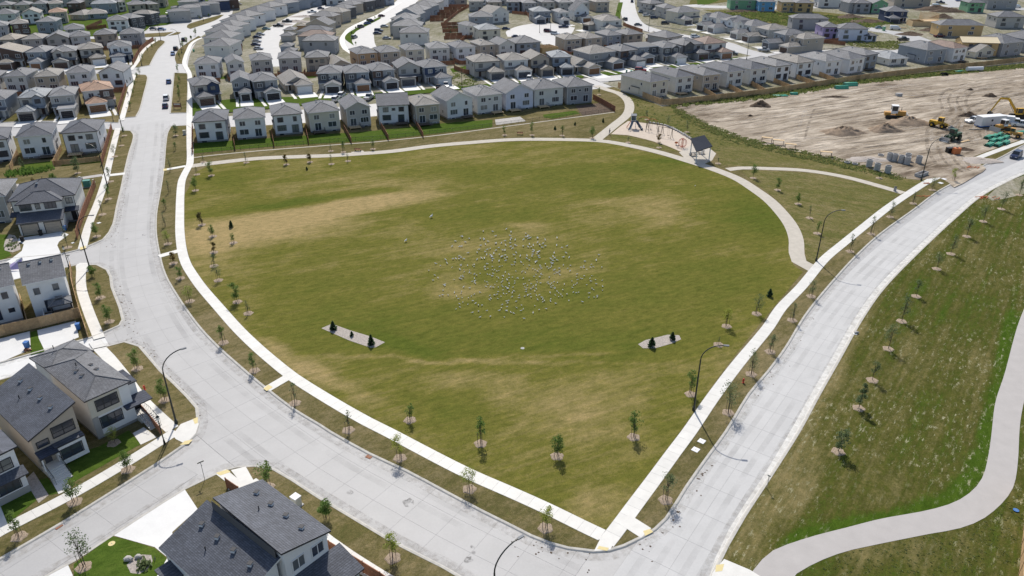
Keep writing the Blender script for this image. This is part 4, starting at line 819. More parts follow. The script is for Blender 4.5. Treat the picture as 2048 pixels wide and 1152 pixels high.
for (a,b,c,d,wl,rf_,lab,kw) in [
 (1520,4,1552,3,'blue','slate','blue-wrapped unfinished two-storey house by the far street',{}),(1565,5,1592,4,'osb','tan','bare sheathed house frame with open rafters right of the blue house',{'rf':'flat'}),(1595,7,1627,5,'osb','slate','orange sheathed house with white-framed windows and grey roof',{}),
 (1584,36,1661,38,'grey','slate','large dark grey house behind the tan garage house',{'D':9}),(1650,56,1680,53,'purple','slate','purple-wrapped house under construction',{'D':13}),(1683,59,1735,56,'wrap','slate','white-wrapped house under construction with dark roof',{'D':10}),
 (1735,72,1757,71,'wrap','slate','low white-wrapped garage wing beside the wrapped house',{'st':1,'D':6}),(1712,7,1743,6,'grey','slate','grey rear-facing house beside the green wrapped house',{}),(1747,7,1777,6,'green','slate','green-wrapped house with gabled front beside the grey house',{'rf':'gable'}),
 (1776,23,1816,22,'navy','slate','navy house with forward garage beside the open timber frame',{'kind':'F'}),(1885,51,1966,49,'osb','slate','orange sheathed house with hip roof and open garage wing',{'D':10}),(1941,6,1971,5,'green','slate','green-wrapped house with lit side wall at the top right',{}),
 (2000,35,2050,33,'greige','slate','grey house at the right edge beyond the building sites',{}),(1463,1,1512,-1,'green','slate','dark green wrapped house at the top edge by the far street',{}),(1925,84,2002,86,'osb','tan','sheathed house with bare plywood roof decking behind the fence row',{'rf':'side','D':9}),
 (1640,-3,1700,-4,'offwhite','slate','off-white row building at the top edge above parked cars',{}),(1792,-3,1862,-4,'tan','slate','tan row building at the top edge right of the green house',{}),(1980,0,2035,-1,'grey','slate','grey building at the top right corner',{}),(1560,-7,1620,-8,'offwhite','slate','pale building at the top edge above the blue house',{}),
 (1084,97,1120,94,'osb','tan','roofless single-storey timber house by the turning circle',{'st':1,'rf':'none','D':9,'win':False})]:
    kw=dict(kw); k=kw.pop('kind','R'); h=house(a,b,c,d,kind=k,wall=wl,roof=rf_,label=lab,det=1,ang=R(-4) if b<60 and 'ang' not in kw else None,**kw)
    if 'plywood' in lab:
        for ch in h.children:
            if ch.name.startswith('roof'): ch.data.materials[0]=M['ply']; ch.data.materials[2]=M['lumber']
    if 'roofless' in lab:
        for ch in list(h.children):
            if ch.name.startswith('roof'):
                bpy.data.objects.remove(ch)
        fr_=MB(M['lumber'])
        for i in range(7): fr_.box(-4+i*1.3,-3.9+i*1.3,0,9,2.9,3.05)
        fr_.ob('floor_deck',h)
# open timber frame
o=P(1858,54); e=empty('timber_frame',(o.x,o.y,Z),R(-6),label='open timber stud frame of a house rising beside the navy house',cat='house frame')
mb=MB(M['lumber']); mb.box(-9,7,0,.15,0,2.6); mb.box(-9,7,9,9.15,0,2.6); mb.box(6.85,7,0,9,0,2.6); mb.box(-9,-8.85,0,9,0,2.6); mb.box(-3,7,0,9,2.6,2.85); mb.ob('sheathed_wall',e)
mb=MB(M['lumber'])
for i in range(17): 
    x=-3+i*.5; mb.box(x,x+.08,3,3.1,2.85,6.5); mb.box(x,x+.08,8.5,8.6,2.85,6.5)
for i in range(10): y=3+i*.6; mb.box(-3,-2.9,y,y+.08,2.85,6.5); mb.box(5.2,5.3,y,y+.08,2.85,6.5)
mb.box(-3,5.3,3,3.1,6.5,6.65); mb.box(-3,5.3,8.5,8.6,6.5,6.65); mb.ob('stud_wall',e)
# ---------------------------------------------------------------- the near houses
def custom(name,label,A,zA,B,zB,D,wall,roof,rf='mono',ov=.35,base=Z,fr='d',rise=.38,vents=4):
    d=B-A; W=d.length-2*ov; a=math.atan2(d.y,d.x); t=d.normalized(); n=Vector((-t.y,t.x)); o=(A+B)/2+n*ov; X=W/2
    e=empty(name,(o.x,o.y,base),a,label=label,cat='house',group='houses close to the junction')
    zl=zA-base; zr=zB-base; sl=(zr-zl)/(2*X+2*ov); L=lambda x: zl+sl*(x+X+ov)
    m=MB(M['w_'+wall]); c=[(-X,0),(X,0),(X,D),(-X,D)]; k=.1
    for i in range(4):
        p,q=c[i],c[(i+1)%4]; m.face([(p[0],p[1],.4),(q[0],q[1],.4),(q[0],q[1],L(q[0])-.18),(p[0],p[1],L(p[0])-.18)])
    m.ob('wall',e); f=MB(M['found']); f.box(-X+.03,X-.03,.03,D-.03,-.12,.4); f.ob('foundation',e)
    r=MB(M['r_'+roof],M['trim'+fr],M['r_'+roof])
    if rf=='hip': hip(r,-X,X,0,D,zl,rise,ov=ov)
    else:
        q=[(-X-ov,-ov,L(-X-ov)),(X+ov,-ov,L(X+ov)),(X+ov,D+ov,L(X+ov)),(-X-ov,D+ov,L(-X-ov))]; lo=[(x,y,z-.2) for x,y,z in q]
        r.face(q,0); r.face(lo[::-1],1)
        for i in range(4): j=(i+1)%4; r.face([q[i],lo[i],lo[j],q[j]],1)
    rr=r.ob('roof',e); v,s=vent_mesh()
    for i in range(vents):
        x=X*.35 if rf=='mono' else (-.9,.9)[i%2]; z=L(x) if rf=='mono' else zl+min(W+2*ov,D)/2*rise-.5
        ob('roof_vent',v,rr,(x,D*(.15+.7*i/max(1,vents-1)) if rf=='mono' else D*.4+1.6*(i//2),z-.05),(0,0,.4))
    ob('vent_pipe',s,rr,(-X*.2,D*.62,L(-X*.2)-.05 if rf=='mono' else zl+1))
    return e,X,L
def win3(e,x,z,w_,h,n,fr='d',y=-.004,rz=0): 
    o=window(e,x,y,z,w_,h,n,fr,rz=rz); return o
def bx(e,nm,mat,*b,**k):
    m=MB(M[mat]); m.box(*b); o=m.ob(nm,e); return o
def leanto(e,nm,x0,x1,y0,y1,z0,z1,roof,fr='d'):
    m=MB(M['r_'+roof],M['trim'+fr]); q=[(x0,y0,z0),(x1,y0,z0),(x1,y1,z1),(x0,y1,z1)]; lo=[(a,b,c-.16) for a,b,c in q]
    m.face(q,0); m.face(lo[::-1],1)
    for i in range(4): j=(i+1)%4; m.face([q[i],lo[i],lo[j],q[j]],1)
    return m.ob(nm,e)
def stoop(e,x,y,w_,n,mat='walk',rail=True,z=1.0,y2=-.004):
    s=MB(M[mat]); s.box(x-w_/2,x+w_/2,y,y2,-.1,z)
    s.ob('landing',e)
    for i in range(n):
        t=MB(M[mat]); t.box(x-w_/2,x+w_/2,y-.32*(i+1),y-.32*i-.01,z-(i+1)*z/(n+1)-.14,z-(i+1)*z/(n+1)); t.ob('step',e)
    if rail:
        for sx in (-1,1):
            m=MB(M['iron']); xx=x+sx*(w_/2-.06); m.bar((xx,y2-.1,z+.95),(xx,y,z+.95),.03); m.bar((xx,y,z+.95),(xx,y-.32*n,z*.1+.95),.03)
            for i in range(9):
                yy=y2-.1+(y-.32*n-y2+.1)*i/8; zz=z if yy>y else z+(yy-y)/(.32*n)*z*.9; m.bar((xx,yy,zz-.05),(xx,yy,zz+.95),.018,0,4)
            m.ob('handrail',e)
# white corner house with hip roof
e,X,L=custom('corner_house','white two-storey house with grey hip roof and exterior stairs by the corner lamp',P(168,804,6.3),6.3,P(262,762,6.3),6.3,11.0,'white','slate','hip')
X_=X
win3(e,-X*.15,4.0,2.6,1.45,3); win3(e,-X*.15,1.35,2.6,1.5,3)
bx(e,'accent_panel','w_cream',-X-.0,X*.5,-.10,-.004,3.3,5.95); 
for w_ in [c for c in e.children if c.name.startswith('window')]: w_.location.y=-.105 if w_.location.z>3.2 else -.004
bx(e,'stone_panel','w_stonewall',-X,-X*.72,-.12,-.004,.3,3.25)
bx(e,'side_wing','w_white',X+.004,X+1.3,1.2,4.5,.0,5.0); leanto(e,'wing_roof',X-.0,X+1.5,1.0,4.7,5.1,5.25,'navyroof')
leanto(e,'porch_roof',X*.5,X+2.1,-.95,1.2,2.9,3.25,'navyroof'); bx(e,'door','d_black',X+.25,X+1.2,1.13,1.196,.9,3.0); stoop(e,X+.75,-1.0,1.5,7,z=.9,y2=1.19)
e2,X2,L2=custom('garage','low grey-roofed rear wing behind the white corner house, by the lane',P(98,742,4.6),4.6,P(188,702,4.6),4.6,4.8,'white','slate','hip',vents=1,rise=.3)
e2['category']='garage'
# mono-pitch house
TT=Vector((math.cos(R(51)),math.sin(R(51)))); B=P(150,803,7.5); A=B-TT*(P(49,871,5.2)-B).length
e,X,L=custom('shed_roof_house','house with one large dark sloping roof and tan upper wall beside the white corner house',A,5.2,B,7.5,12.6,'tan','charcoal',vents=4)
bx(e,'lower_wall','w_white',-X*.28,X,-.9,-.004,.25,2.9); leanto(e,'bay_cap',-X*.3,X+.05,-.95,-.004,2.95,3.1,'charcoal')
win3(e,X*.35,3.75,2.4,1.35,2); win3(e,-X*.6,3.4,1.2,.7,1); win3(e,X*.32,1.0,2.4,1.3,2,y=-.905)
leanto(e,'porch_roof',-X-.1,-X*.22,-1.5,-.004,2.75,3.05,'navyroof'); bx(e,'door','d_slate',-X*.75,-X*.45,-.06,-.004,.95,3.0); bx(e,'post','trimw',-X,-X+.14,-1.4,-1.26,.9,2.65); stoop(e,-X*.6,-1.6,1.9,6,z=.9)
# left edge house
e,X,L=custom('edge_house','white house with dark roof cut off by the left edge, above the small lawn',P(34,892,6.2)-TT*6.6,6.0,P(34,892,6.2),6.2,10,'white','charcoal',vents=2)
win3(e,X*.45,3.6,2.0,1.3,2); win3(e,X*.4,1.2,2.2,1.2,3,y=-.75); bx(e,'bay_wall','w_white',-X*.2,X,-.74,-.004,.9,2.7); bx(e,'stone_base','w_stonewall',-X*.2,X+.02,-.78,-.004,0,.88); leanto(e,'bay_roof',-X*.3,X+.3,-1.2,-.004,2.72,3.3,'charcoal')
# two houses above the lane
def lanehouse(label,a,b,D,gz):
    e,X,L=custom('lane_house',label,P(*a,6.9),6.9,P(*b,6.9),6.9,.01,'white','slate','none',vents=0) if False else (None,0,0)
for lab,a,b,gaz in (('pale blue-grey house with grey gable roof and a gazebo, above the wooden lane fence',(44,568),(131,550),True),('pale house at the left edge next to the house with the gazebo',(-58,586),(28,567),False)):
    A=P(*a,6.9);B=P(*b,6.9); d=B-A; W=d.length-.7; X=W/2; an=math.atan2(d.y,d.x); t=d.normalized(); n=Vector((-t.y,t.x)); o=(A+B)/2+n*.35; D=8.6
    e=empty('lane_house',(o.x,o.y,Z),an,label=lab,cat='house',group='houses close to the junction'); H=6.78
    m=MB(M['w_white']); m.box(-X,X,0,D,.5,H-.1,skip='tb'); hh=D/2*.42
    for sx in (-X,X): m.face([(sx,0,H-.1),(sx,D,H-.1),(sx,D/2,H-.1+hh)])
    m.ob('wall',e); bx(e,'foundation','found',-X+.02,X-.02,.02,D-.02,-.1,.5)
    r=MB(M['r_slate'],M['trimw'],M['r_slate']); zt=gable(r,-X,X,0,D,H,.42,along='x'); rr=r.ob('roof',e); v,s=vent_mesh()
    for i in range(3): ob('roof_vent',v,rr,(-X*.6+X*.6*i,D*.42,H+hh*.78))
    win3(e,-X*.55,4.3,.95,1.2,1,'w'); win3(e,X*.45,4.4,.95,1.2,1,'w'); win3(e,X*.55,1.9,.95,.8,1,'w'); window(e,-X*.2,-.004,1.0,.9,2.1,1,'w',name='patio_door')
    win3(e,-X*.6,.1,1.3,.35,1,'d')
    bx(e,'side_fascia','trimw',X+.32,X+.36,-.36,D*.5,H-.5,H-.2)
    if gaz:
        dk=MB(M['stake']); dk.box(-X*.55,X*.98,-2.9,-.02,.8,.95); 
        for xx in (-X*.5,X*.9): dk.box(xx,xx+.12,-2.8,-2.68,-.1,.8)
        dk.ob('deck',e)
        bx(e,'deck_railing','trimw',-X*.55,-X*.52,-2.9,-.1,.95,1.9); bx(e,'deck_railing','trimw',-X*.55,-X*.1,-2.92,-2.87,.95,1.9)
        c=e.matrix_basis@Vector((X*.45,-1.6,.95)); gz=empty('gazebo',c,an,label='small dark gazebo with grey hip canopy standing on the deck behind the pale house',cat='gazebo')
        r=MB(M['r_slate'],M['trimd'],M['r_grey']); hip(r,-1.5,1.5,-1.2,1.2,2.1,.45,ov=.2); r.ob('canopy',gz); r=MB(M['r_grey'],M['trimd'],M['r_grey']); hip(r,-.4,.4,-.3,.3,2.85,.45,ov=.1); r.ob('canopy_cap',gz)
        for sx in (-1.4,1.4):
            for sy in (-1.1,1.1): bx(gz,'post','trimd',sx-.06,sx+.06,sy-.06,sy+.06,0,2.0)
# duplex
A=P(14,404,6.1);B=P(150,389,6.1)
e=house(14,404,150,389,kind='X',wall='offwhite',roof='charcoal',D=10.5,rf='hip',fr='d',ang=R(20),label='wide duplex with charcoal hip roof and two beige garage doors beside the alternating-board fence',group='houses close to the junction',win=False,base=Z,rise=.42)
e['group']='houses close to the junction'
Wd=abs((B-A).x*math.cos(R(20))+(B-A).y*math.sin(R(20)))-.9; X=Wd/2
bx(e,'front_wing','w_offwhite',-X*.72,X*.62,-2.2,-.004,.1,5.7)
r=MB(M['r_charcoal'],M['trimd'],M['r_charcoal']); hip(r,-X*.72,X*.62,-2.2,3.5,5.8,.42,ov=.4); r.ob('front_roof',e)
gw=X*1.34; bx(e,'garage_wall','w_offwhite',-X*.76,X*.64,-5.0,-2.21,.0,2.7); leanto(e,'garage_roof',-X*.8,X*.68,-5.4,-2.21,2.75,3.9,'charcoal')
for xc in (-X*.42,X*.30):
    dd=MB(M['d_beige']); 
    for i in range(4): dd.box(xc-1.45,xc+1.45,-5.05,-5.002,.1+.54*i,.1+.54*i+.52)
    dd.ob('garage_door',e); bx(e,'door_trim','trimd',xc-1.6,xc+1.6,-5.06,-5.002,2.27,2.4); bx(e,'door_trim','trimd',xc-1.6,xc-1.47,-5.06,-5.002,.05,2.26); bx(e,'door_trim','trimd',xc+1.47,xc+1.6,-5.06,-5.002,.05,2.26)
win3(e,-X*.5,4.3,2.0,1.2,2,y=-2.204); win3(e,X*.28,4.3,2.0,1.2,3,y=-2.204); win3(e,-X*.12,4.4,.7,1.0,1,y=-2.204); win3(e,X*.82,4.2,1.1,1.1,2)
leanto(e,'side_porch_roof',X*.64,X*1.1,-1.6,-.004,3.0,3.5,'navyroof'); leanto(e,'side_porch_roof',-X*1.1,-X*.74,-1.6,-.004,3.0,3.5,'navyroof')
bx(e,'door','d_black',X*.78,X*.94,-.06,-.004,.4,2.6); bx(e,'post','trimd',X*1.02,X*1.02+.12,-1.5,-1.38,-.1,2.9)
e=house(-90,402,10,392,kind='R',wall='greige',roof='slate',D=11,label='greige house with grey roof at the left edge beside the duplex',group='houses close to the junction',ang=R(20))
# big twin-roof house at the bottom
e,X,L=custom('twin_roof_house','large pale house with two dark stepped sloping roofs at the bottom centre-left',Vector((-20.83,48.2)),8.0,Vector((-17.39,52.4)),6.6,10.6,'white','charcoal',fr='d',vents=4)
e['label']='pale house with the higher dark sloping roof, bottom left of centre'
win3(e,-X*.42,4.5,1.3,1.25,2,'w'); win3(e,X*.5,4.5,1.3,1.2,2,'w')
leanto(e,'side_roof',-X*.7,X+1.3,-3.6,-.004,2.9,3.9,'charcoal'); bx(e,'side_wall','w_offwhite',-X*.6,X+.9,-3.2,-.004,.0,2.75)
o=Vector((-22.8,46.9)); t=Vector((math.cos(R(52)),math.sin(R(52))))
A2=Vector((-21.25,49.0)); A1=A2-t*5.6
e,X,L=custom('twin_roof_house','pale house with the lower shingled roof shaded by the taller half, at the bottom edge',A1,4.7,A2,6.7,11.4,'white','charcoal',fr='w',vents=4)
bx(e,'painted_shadow_panel','w_dark',X+.03,X+.08,0,10.2,6.2,7.55)  # added dark panel; shadow of the higher roof is painted into its colour
leanto(e,'porch_roof',-X-1.6,-X-.02,8.5,10.8,2.9,3.3,'charcoal')
# ---------------------------------------------------------------- fences
FB={}
def fence(label,px,h=1.8,mat='cedar',gap=2.4,z=.1,world=False,boards=15,cat='fence',post=True,alt=False,group=None):
    pts=px if world else PP(px); p=resample(pts,gap)
    e=empty('fence',(pts[0].x,pts[0].y,z),label=label,cat=cat,group=group); o0=pts[0]
    k=(h,mat,alt,boards)
    if k not in FB:
        m=MB(M[mat]); 
        for i in range(boards):
            a=i/boards; y=(.03 if (i%2 and alt) else 0)+(.012 if i%3==1 else 0)-(.05 if (alt and i%2) else 0); m.box(a+.001,a+1/boards-.003,y-.012,y+.012,.05,1-(.008 if i%4==2 else 0))
        m.box(0,1,-.02,.05,.985,1.02); FB[k]=(m.mesh('fence_panel'),)
        q=MB(M[mat]); q.box(-.055,.055,-.055,.055,0,h+.12); FB[k]+=(q.mesh('post'),)
    pm,qm=FB[k]
    for i in range(len(p)-1):
        a=p[i]-o0; d=p[i+1]-p[i]; an=math.atan2(d.y,d.x)
        ob('fence_panel',pm,e,(a.x,a.y,0),(0,0,an),(d.length-.06,1,h))
        if post: ob('post',qm,e,(a.x,a.y,0),(0,0,an))
    if post: a=p[-1]-o0; ob('post',qm,e,(a.x,a.y,0))
    return e
fence('long cedar fence with posts running between the garden row and the graded earth',[(1236,176),(1276,192),(1324,212),(1400,205),(1470,197),(1536,189),(1620,176),(1711,162),(1800,151),(1886,141),(1970,133),(2048,124),(2140,113)],h=2.0)
for i,(a,b,w_) in enumerate((((1394,176),(1430,199),'second and third'),((1449,173),(1486,193),'third and fourth'),((1496,168),(1530,188),'fourth and fifth'),((1536,161),(1580,180),'fifth and sixth'),((1586,156),(1630,173),'sixth and seventh'),((1629,149),(1672,167),'seventh and eighth'))): fence(f'cedar garden divider between the {w_} houses from the left, fence row',[a,b],h=1.7,group='garden dividers of the fence row')
fence('brown fence beside the bare yard at the right end of the park-side row',[(1186,200),(1208,212),(1230,225)],h=1.9,mat='redwood')
fence('tan and brown board fence beside the sidewalk below the lantern post',[(144,541),(147,576),(160,625),(177,676)],mat='cedar',h=1.7,alt=True)
fence('board fence along the sidewalk right of the duplex',[(192,374),(182,400),(171,428),(163,452),(155,481)],mat='redwood',h=1.9,alt=True)
fence('board fence along the sidewalk right of the left path-side houses',[(225,260),(218,285),(212,306),(205,332)],mat='redwood',h=1.9,alt=True)
fence('red-brown fence beside the orange-roofed corner house',[(262,150),(250,187),(237,229)],mat='redwood',h=1.9,alt=True)
fence('curved red-brown fence beside the navy house',[(308,82),(296,90),(285,100),(277,110),(272,119),(267,131)],mat='redwood',h=1.9,alt=True)
fence('tall cedar fence along the rear lane, below the gazebo',[(-60,692),(0,675),(76,658),(162,637)],h=1.9)
fence('cedar divider between the two pale houses above the lane',[(45,606),(60,660)],h=1.7)
fence('low cedar fence at the foot of the garden left of the avenue',[(110,332),(160,328),(203,323)],h=1.3)
fence('cedar divider between two gardens left of the avenue',[(124,302),(108,335)],h=1.6)
fence('short cedar fence between the left gardens near the bushy trees',[(37,311),(22,344)],h=1.6)
fence('brown fence stub beside the exterior stairs of the white corner house',[(270,808),(296,838),(322,870)],mat='redwood',h=1.3)
fence('red-brown fence along the sidewalk beside the twin-roof house',[(660,1106),(705,1134),(760,1168),(800,1196)],mat='redwood',h=1.6)
fence('short red-brown fence end behind the twin-roof house',[(455,978),(487,1000)],mat='redwood',h=1.5)
fence('cedar fence at the right edge beside the meadow path',[(2056,985),(2046,1060),(2036,1160),(2030,1230)],h=1.8)
for i,(a,b,nm) in enumerate((((386,256),(386,310),'leftmost'),((466,272),(471,302),'second'),((544,270),(549,296),'third'),((612,262),(618,290),'fourth'),((689,262),(704,289),'fifth'),((762,256),(778,283),'sixth'),((832,252),(847,277),'seventh'))): fence(f'brown divider, {nm} from the left, between gardens of the park-side row',[a,b],mat='redwood',h=1.7,group='dividers of the park-side gardens')
for h_,L_,lab_,dv in FEN:
    W_=dv.length/2+.35; mt=h_.matrix_basis; a_=mt@Vector((-W_,1.5,0)); b_=mt@Vector((-W_,-L_,0)); c_=mt@Vector((W_,-L_,0))
    fence(lab_,[a_.xy.copy(),b_.xy.copy(),c_.xy.copy()],mat='redwood',h=1.7,boards=6,post=False,world=True,group='garden dividers behind the second rows')
# far garden fences
for i,px in enumerate(([(1186,172),(1190,178)],[(945,66),(905,100)] ,[(882,52),(938,50),(962,22)],[(884,58),(935,60)],[(885,66),(958,62)],[(890,74),(935,73)],[(888,80),(945,78)],[(860,44),(888,43)],[(850,38),(905,37)],[(862,31),(910,31)],[(870,26),(915,26)],[(886,20),(925,20)],[(893,15),(938,15)],[(888,50),(918,26),(940,14)],[(950,72),(918,70)],[(908,140),(934,150),(962,147)],[(1246,52),(1262,58),(1285,66)],[(1024,28),(1062,32)],[(1050,26),(1064,44)],[(695,60),(672,100)] ,[(1676,84),(1640,88)],[(1690,92),(1640,86)],[(460,96),(486,96)],[(460,102),(486,102)],[(556,140),(566,150)],[(173,60),(205,46)],[(175,61),(214,56)])):
    if i in (0,19,24): continue
    fence(f'brown garden fence in the far village, run {["","by the wooden deck","behind the cream house","at its far end","in the yellow garden","by the green garden","nearest the roofs","first of the ladder","second of the ladder","third of the ladder","fourth of the ladder","fifth of the ladder","sixth of the ladder","down the middle","by the heap garden","around the empty lot","by the straight street","at the turning circle","at the open lot","","beside the purple house","below the purple house","by the long terrace","next to the long terrace","","up the yellow lawn","under the yellow lawn"][i]}',px,mat='redwood',h=1.8,gap=3.0,boards=6,post=False,group='brown garden fences of the far village')
# black iron fence along the mow strip
pts=resample(smooth(PP([(388,311),(420,307),(512,298),(600,291),(690,284),(752,280),(880,267),(1024,249),(1100,240),(1228,223)])),2.4)
e=empty('iron_fence',(pts[0].x,pts[0].y,.12),label='low black iron fence along the back gardens of the park-side row',cat='fence')
m=MB(M['iron']); m.box(0,1,-.015,.015,.15,.2); m.box(0,1,-.015,.015,1.0,1.05)
for i in range(14): m.box(i/14,i/14+.008,-.008,.008,.1,1.05)
pm=m.mesh('railing_panel'); m=MB(M['iron']); m.box(-.03,.03,-.03,.03,0,1.2); qm=m.mesh('post')
for i in range(len(pts)-1):
    a=pts[i]-pts[0]; d=pts[i+1]-pts[i]; an=math.atan2(d.y,d.x); ob('railing_panel',pm,e,(a.x,a.y,0),(0,0,an),(d.length,1,1)); ob('post',qm,e,(a.x,a.y,0))
# ---------------------------------------------------------------- street lamps and signs
M['lamphead']=mottled('lamp_head_grey',(.22,.23,.24),.1,3,.8)
def lampmesh():
    h=10.2; m=MB(M['lamp']); m.bar((0,0,0),(0,0,h-2.2),.13,0,8,.085); pm=m.mesh('pole')
    m=MB(M['lamp']); pr=None
    for i in range(9):
        t=i/8*R(88); p=(2.9*(1-math.cos(t))*.95,0,h-2.2+2.4*math.sin(t))
        if pr: m.bar(pr,p,.07,0,6)
        pr=p
    am=m.mesh('arm'); hm=MB(M['lamphead']); hm.box(pr[0]-.1,pr[0]+.6,-.12,.12,pr[2]-.08,pr[2]+.05); hm.box(pr[0]+.1,pr[0]+.55,-.09,.09,pr[2]-.12,pr[2]-.081); bm=MB(M['lamp']); bm.bar((0,0,0),(0,0,.55),.24,0,8,.2)
    return pm,am,hm.mesh('lamp_head'),bm.mesh('base')
LM=lampmesh()
def lamp(px,rz,label,world=None,sc=1,rot=None):
    o=world or P(*px); e=empty('street_lamp',(o.x,o.y,.12),R(rz),label=label,cat='street lamp',group='tall curved-arm street lamps')
    for n,m in zip(('pole','arm','lamp_head','base'),LM): ob(n,m,e,sc=(sc,sc,sc))
lamp((1387,822),-8,'tall dark street lamp at the right sidewalk nearest the bottom corner, arm to the right')
lamp((1632,523),-6,'tall dark street lamp where the limestone path meets the right sidewalk')
lamp((1842,362),15,'tall dark street lamp at the edge of the graded earth, beside the concrete rings')
lamp((353,848),35,'tall dark street lamp at the corner beside the white corner house')
lamp((180,538),8,'tall dark street lamp over the young tree at the side street by the duplex')
lamp((246,264),175,'tall dark street lamp at the verge left of the avenue, arm over the sidewalk')
lamp((216,376),160,'tall dark street lamp at the left walking path crossing')
lamp((284,132),170,'dark street lamp in the verge beside the curved fence')
lamp((322,82),180,'dark street lamp at the upper verge below the frontage street')
lamp((364,107),170,'dark street lamp in the median by the long terrace')
lamp((1101,66),0,'slim lamp standing in the turning circle')
lamp((1079,66),0,'slim lamp at the left of the turning circle',sc=.9)
lamp((1297,63),0,'slim lamp at the bend of the straight far street')
lamp((1493,119),0,'slim lamp beside the street near the silver car')
lamp((924,178),0,'slim lamp in the empty lot above the park-side row',sc=.8)
lamp((407,43),170,'dark lamp on the long upper median')
hd=P(1048,1072,10.4); lamp(None,38,'tall lamp rising from the bottom edge with its arm over the road',world=hd-Vector((math.cos(R(38)),math.sin(R(38))))*3.3)
def lantern(px,label):
    o=P(*px); e=empty('lantern_post',(o.x,o.y,.12),label=label,cat='lamp post',group='lantern posts')
    m=MB(M['lamp']); m.bar((0,0,0),(0,0,3.7),.08,0,8,.055); m.bar((0,0,0),(0,0,.7),.16,0,8,.1); m.ob('pole',e)
    m=MB(M['lampglass']); m.bar((0,0,3.72),(0,0,4.2),.13,0,8,.2); m.ob('lantern',e)
    m=MB(M['lamp']); m.bar((0,0,4.2),(0,0,4.45),.24,0,8,.05); m.bar((0,0,4.45),(0,0,4.65),.03); m.ob('lantern_cap',e)
lantern((330,890),'black lantern post at the corner sidewalk beside the lower street')
lantern((139,537),'black lantern post at the side street below the duplex')
lantern((227,244),'small lantern post beside the orange-roofed corner house')
def sign(px,label,h=2.6,w_=.75,rz=0,mat='steel',cat='street sign',blades=2):
    o=P(*px); e=empty('street_sign',(o.x,o.y,.12),R(rz),label=label,cat=cat); m=MB(M['steel']); m.bar((0,0,0),(0,0,h),.035); m.ob('post',e)
    for i in range(blades):
        b=MB(M[mat]); b.box(-w_/2,w_/2,-.012,.012,0,.2); b.ob('sign_plate',e,loc=(0,0,h-.05-.24*i),rot=(0,0,R(90*i)))
sign((410,961),'street name post with crossed plates on the lower corner verge',rz=40)
sign((143,538),'street name post next to the lantern post below the duplex',rz=10)
sign((1533,978),'small white post sign at the right kerb of the lower road',h=1.8,w_=.35,blades=1,rz=-30)
sign((255,226),'small sign post on the verge near the orange-roofed house',h=1.6,w_=.3,blades=1)
o=P(356,219); e=empty('notice_board',(o.x,o.y,.12),label='brown notice board on two posts in the median of the avenue',cat='notice board')
bx(e,'panel','redwood',-1.2,1.2,-.05,.05,.6,2.0); bx(e,'poster','util',-1.0,1.0,-.06,-.051,1.4,1.85)
for s in (-1,1): bx(e,'post','stake',s*1.25-.06,s*1.25+.06,-.06,.06,-.1,2.2)
# utilities
def util(px,label,w_,d,h,mat,cat='utility box',rz=10,z=.12,lid=None):
    o=P(*px); e=empty('utility_box',(o.x,o.y,z),R(rz),label=label,cat=cat)
    m=MB(M[mat]); m.box(-w_/2,w_/2,-d/2,d/2,.1,h); m.ob('cabinet',e); m=MB(M[mat if not lid else lid]); m.box(-w_/2-.04,w_/2+.04,-d/2-.04,d/2+.04,h+.003,h+.1); m.ob('lid',e); m=MB(M['conc']); m.box(-w_/2-.15,w_/2+.15,-d/2-.15,d/2+.15,-.05,.097); m.ob('plinth',e)
util((594,1012),'beige transformer cabinet on the verge behind the twin-roof house',.9,.8,1.25,'util',rz=-35,lid='trimw')
util((176,374),'green transformer cabinet beside the left walking path',1.5,1.2,1.5,'utilg',rz=15)
util((161,362),'white pedestal box left of the green transformer',.35,.35,.9,'util',rz=15)
util((188,366),'white pedestal box right of the green transformer',.35,.35,.7,'util',rz=15)
util((370,270),'white utility box beside the sidewalk at the avenue corner',.8,.6,1.2,'util')
util((462,978),'small pale pedestal near the crossed street sign',.25,.25,.4,'util')
def bin_(px,label,mat='bin',rz=0,n=1):
    o=P(*px); e=empty('wheelie_bin',(o.x,o.y,.14),R(rz),label=label,cat='bin')
    m=MB(M[mat]); m.v=[(-.26,-.3,.08),(.26,-.3,.08),(.26,.25,.08),(-.26,.25,.08),(-.31,-.36,1.0),(.31,-.36,1.0),(.31,.34,1.0),(-.31,.34,1.0)]; m.f=[(0,3,2,1),(4,5,6,7),(0,1,5,4),(1,2,6,5),(2,3,7,6),(3,0,4,7)]; m.mi=[0]*6; m.ob('body',e)
    m=MB(M[mat]); m.box(-.34,.34,-.4,.36,1.003,1.08); m.ob('lid',e)
    for s in (-1,1): m=MB(M['black']); m.bar((s*.3-.03,.28,.12),(s*.3+.03,.28,.12),.12,0,8); m.ob('wheel',e)
bin_((56,697),'blue wheelie bin on the left lane driveway beside the grass strip'); bin_((158,660),'blue wheelie bin at the corner of the lane fence',rz=20); bin_((131,462),'blue bin with grey lid right of the duplex garages',rz=20)
bin_((83,472),'dark bin between the two beige garage doors','black',rz=20); bin_((46,484),'dark bin left of the beige garage doors','black',rz=20); bin_((388,104),'green bin beside the walkway left of the long terrace','pvc'); bin_((1262,147),'green bin left of the parked red car','pvc'); bin_((1253,146),'dark green bin at the end of the long drive','utilg')
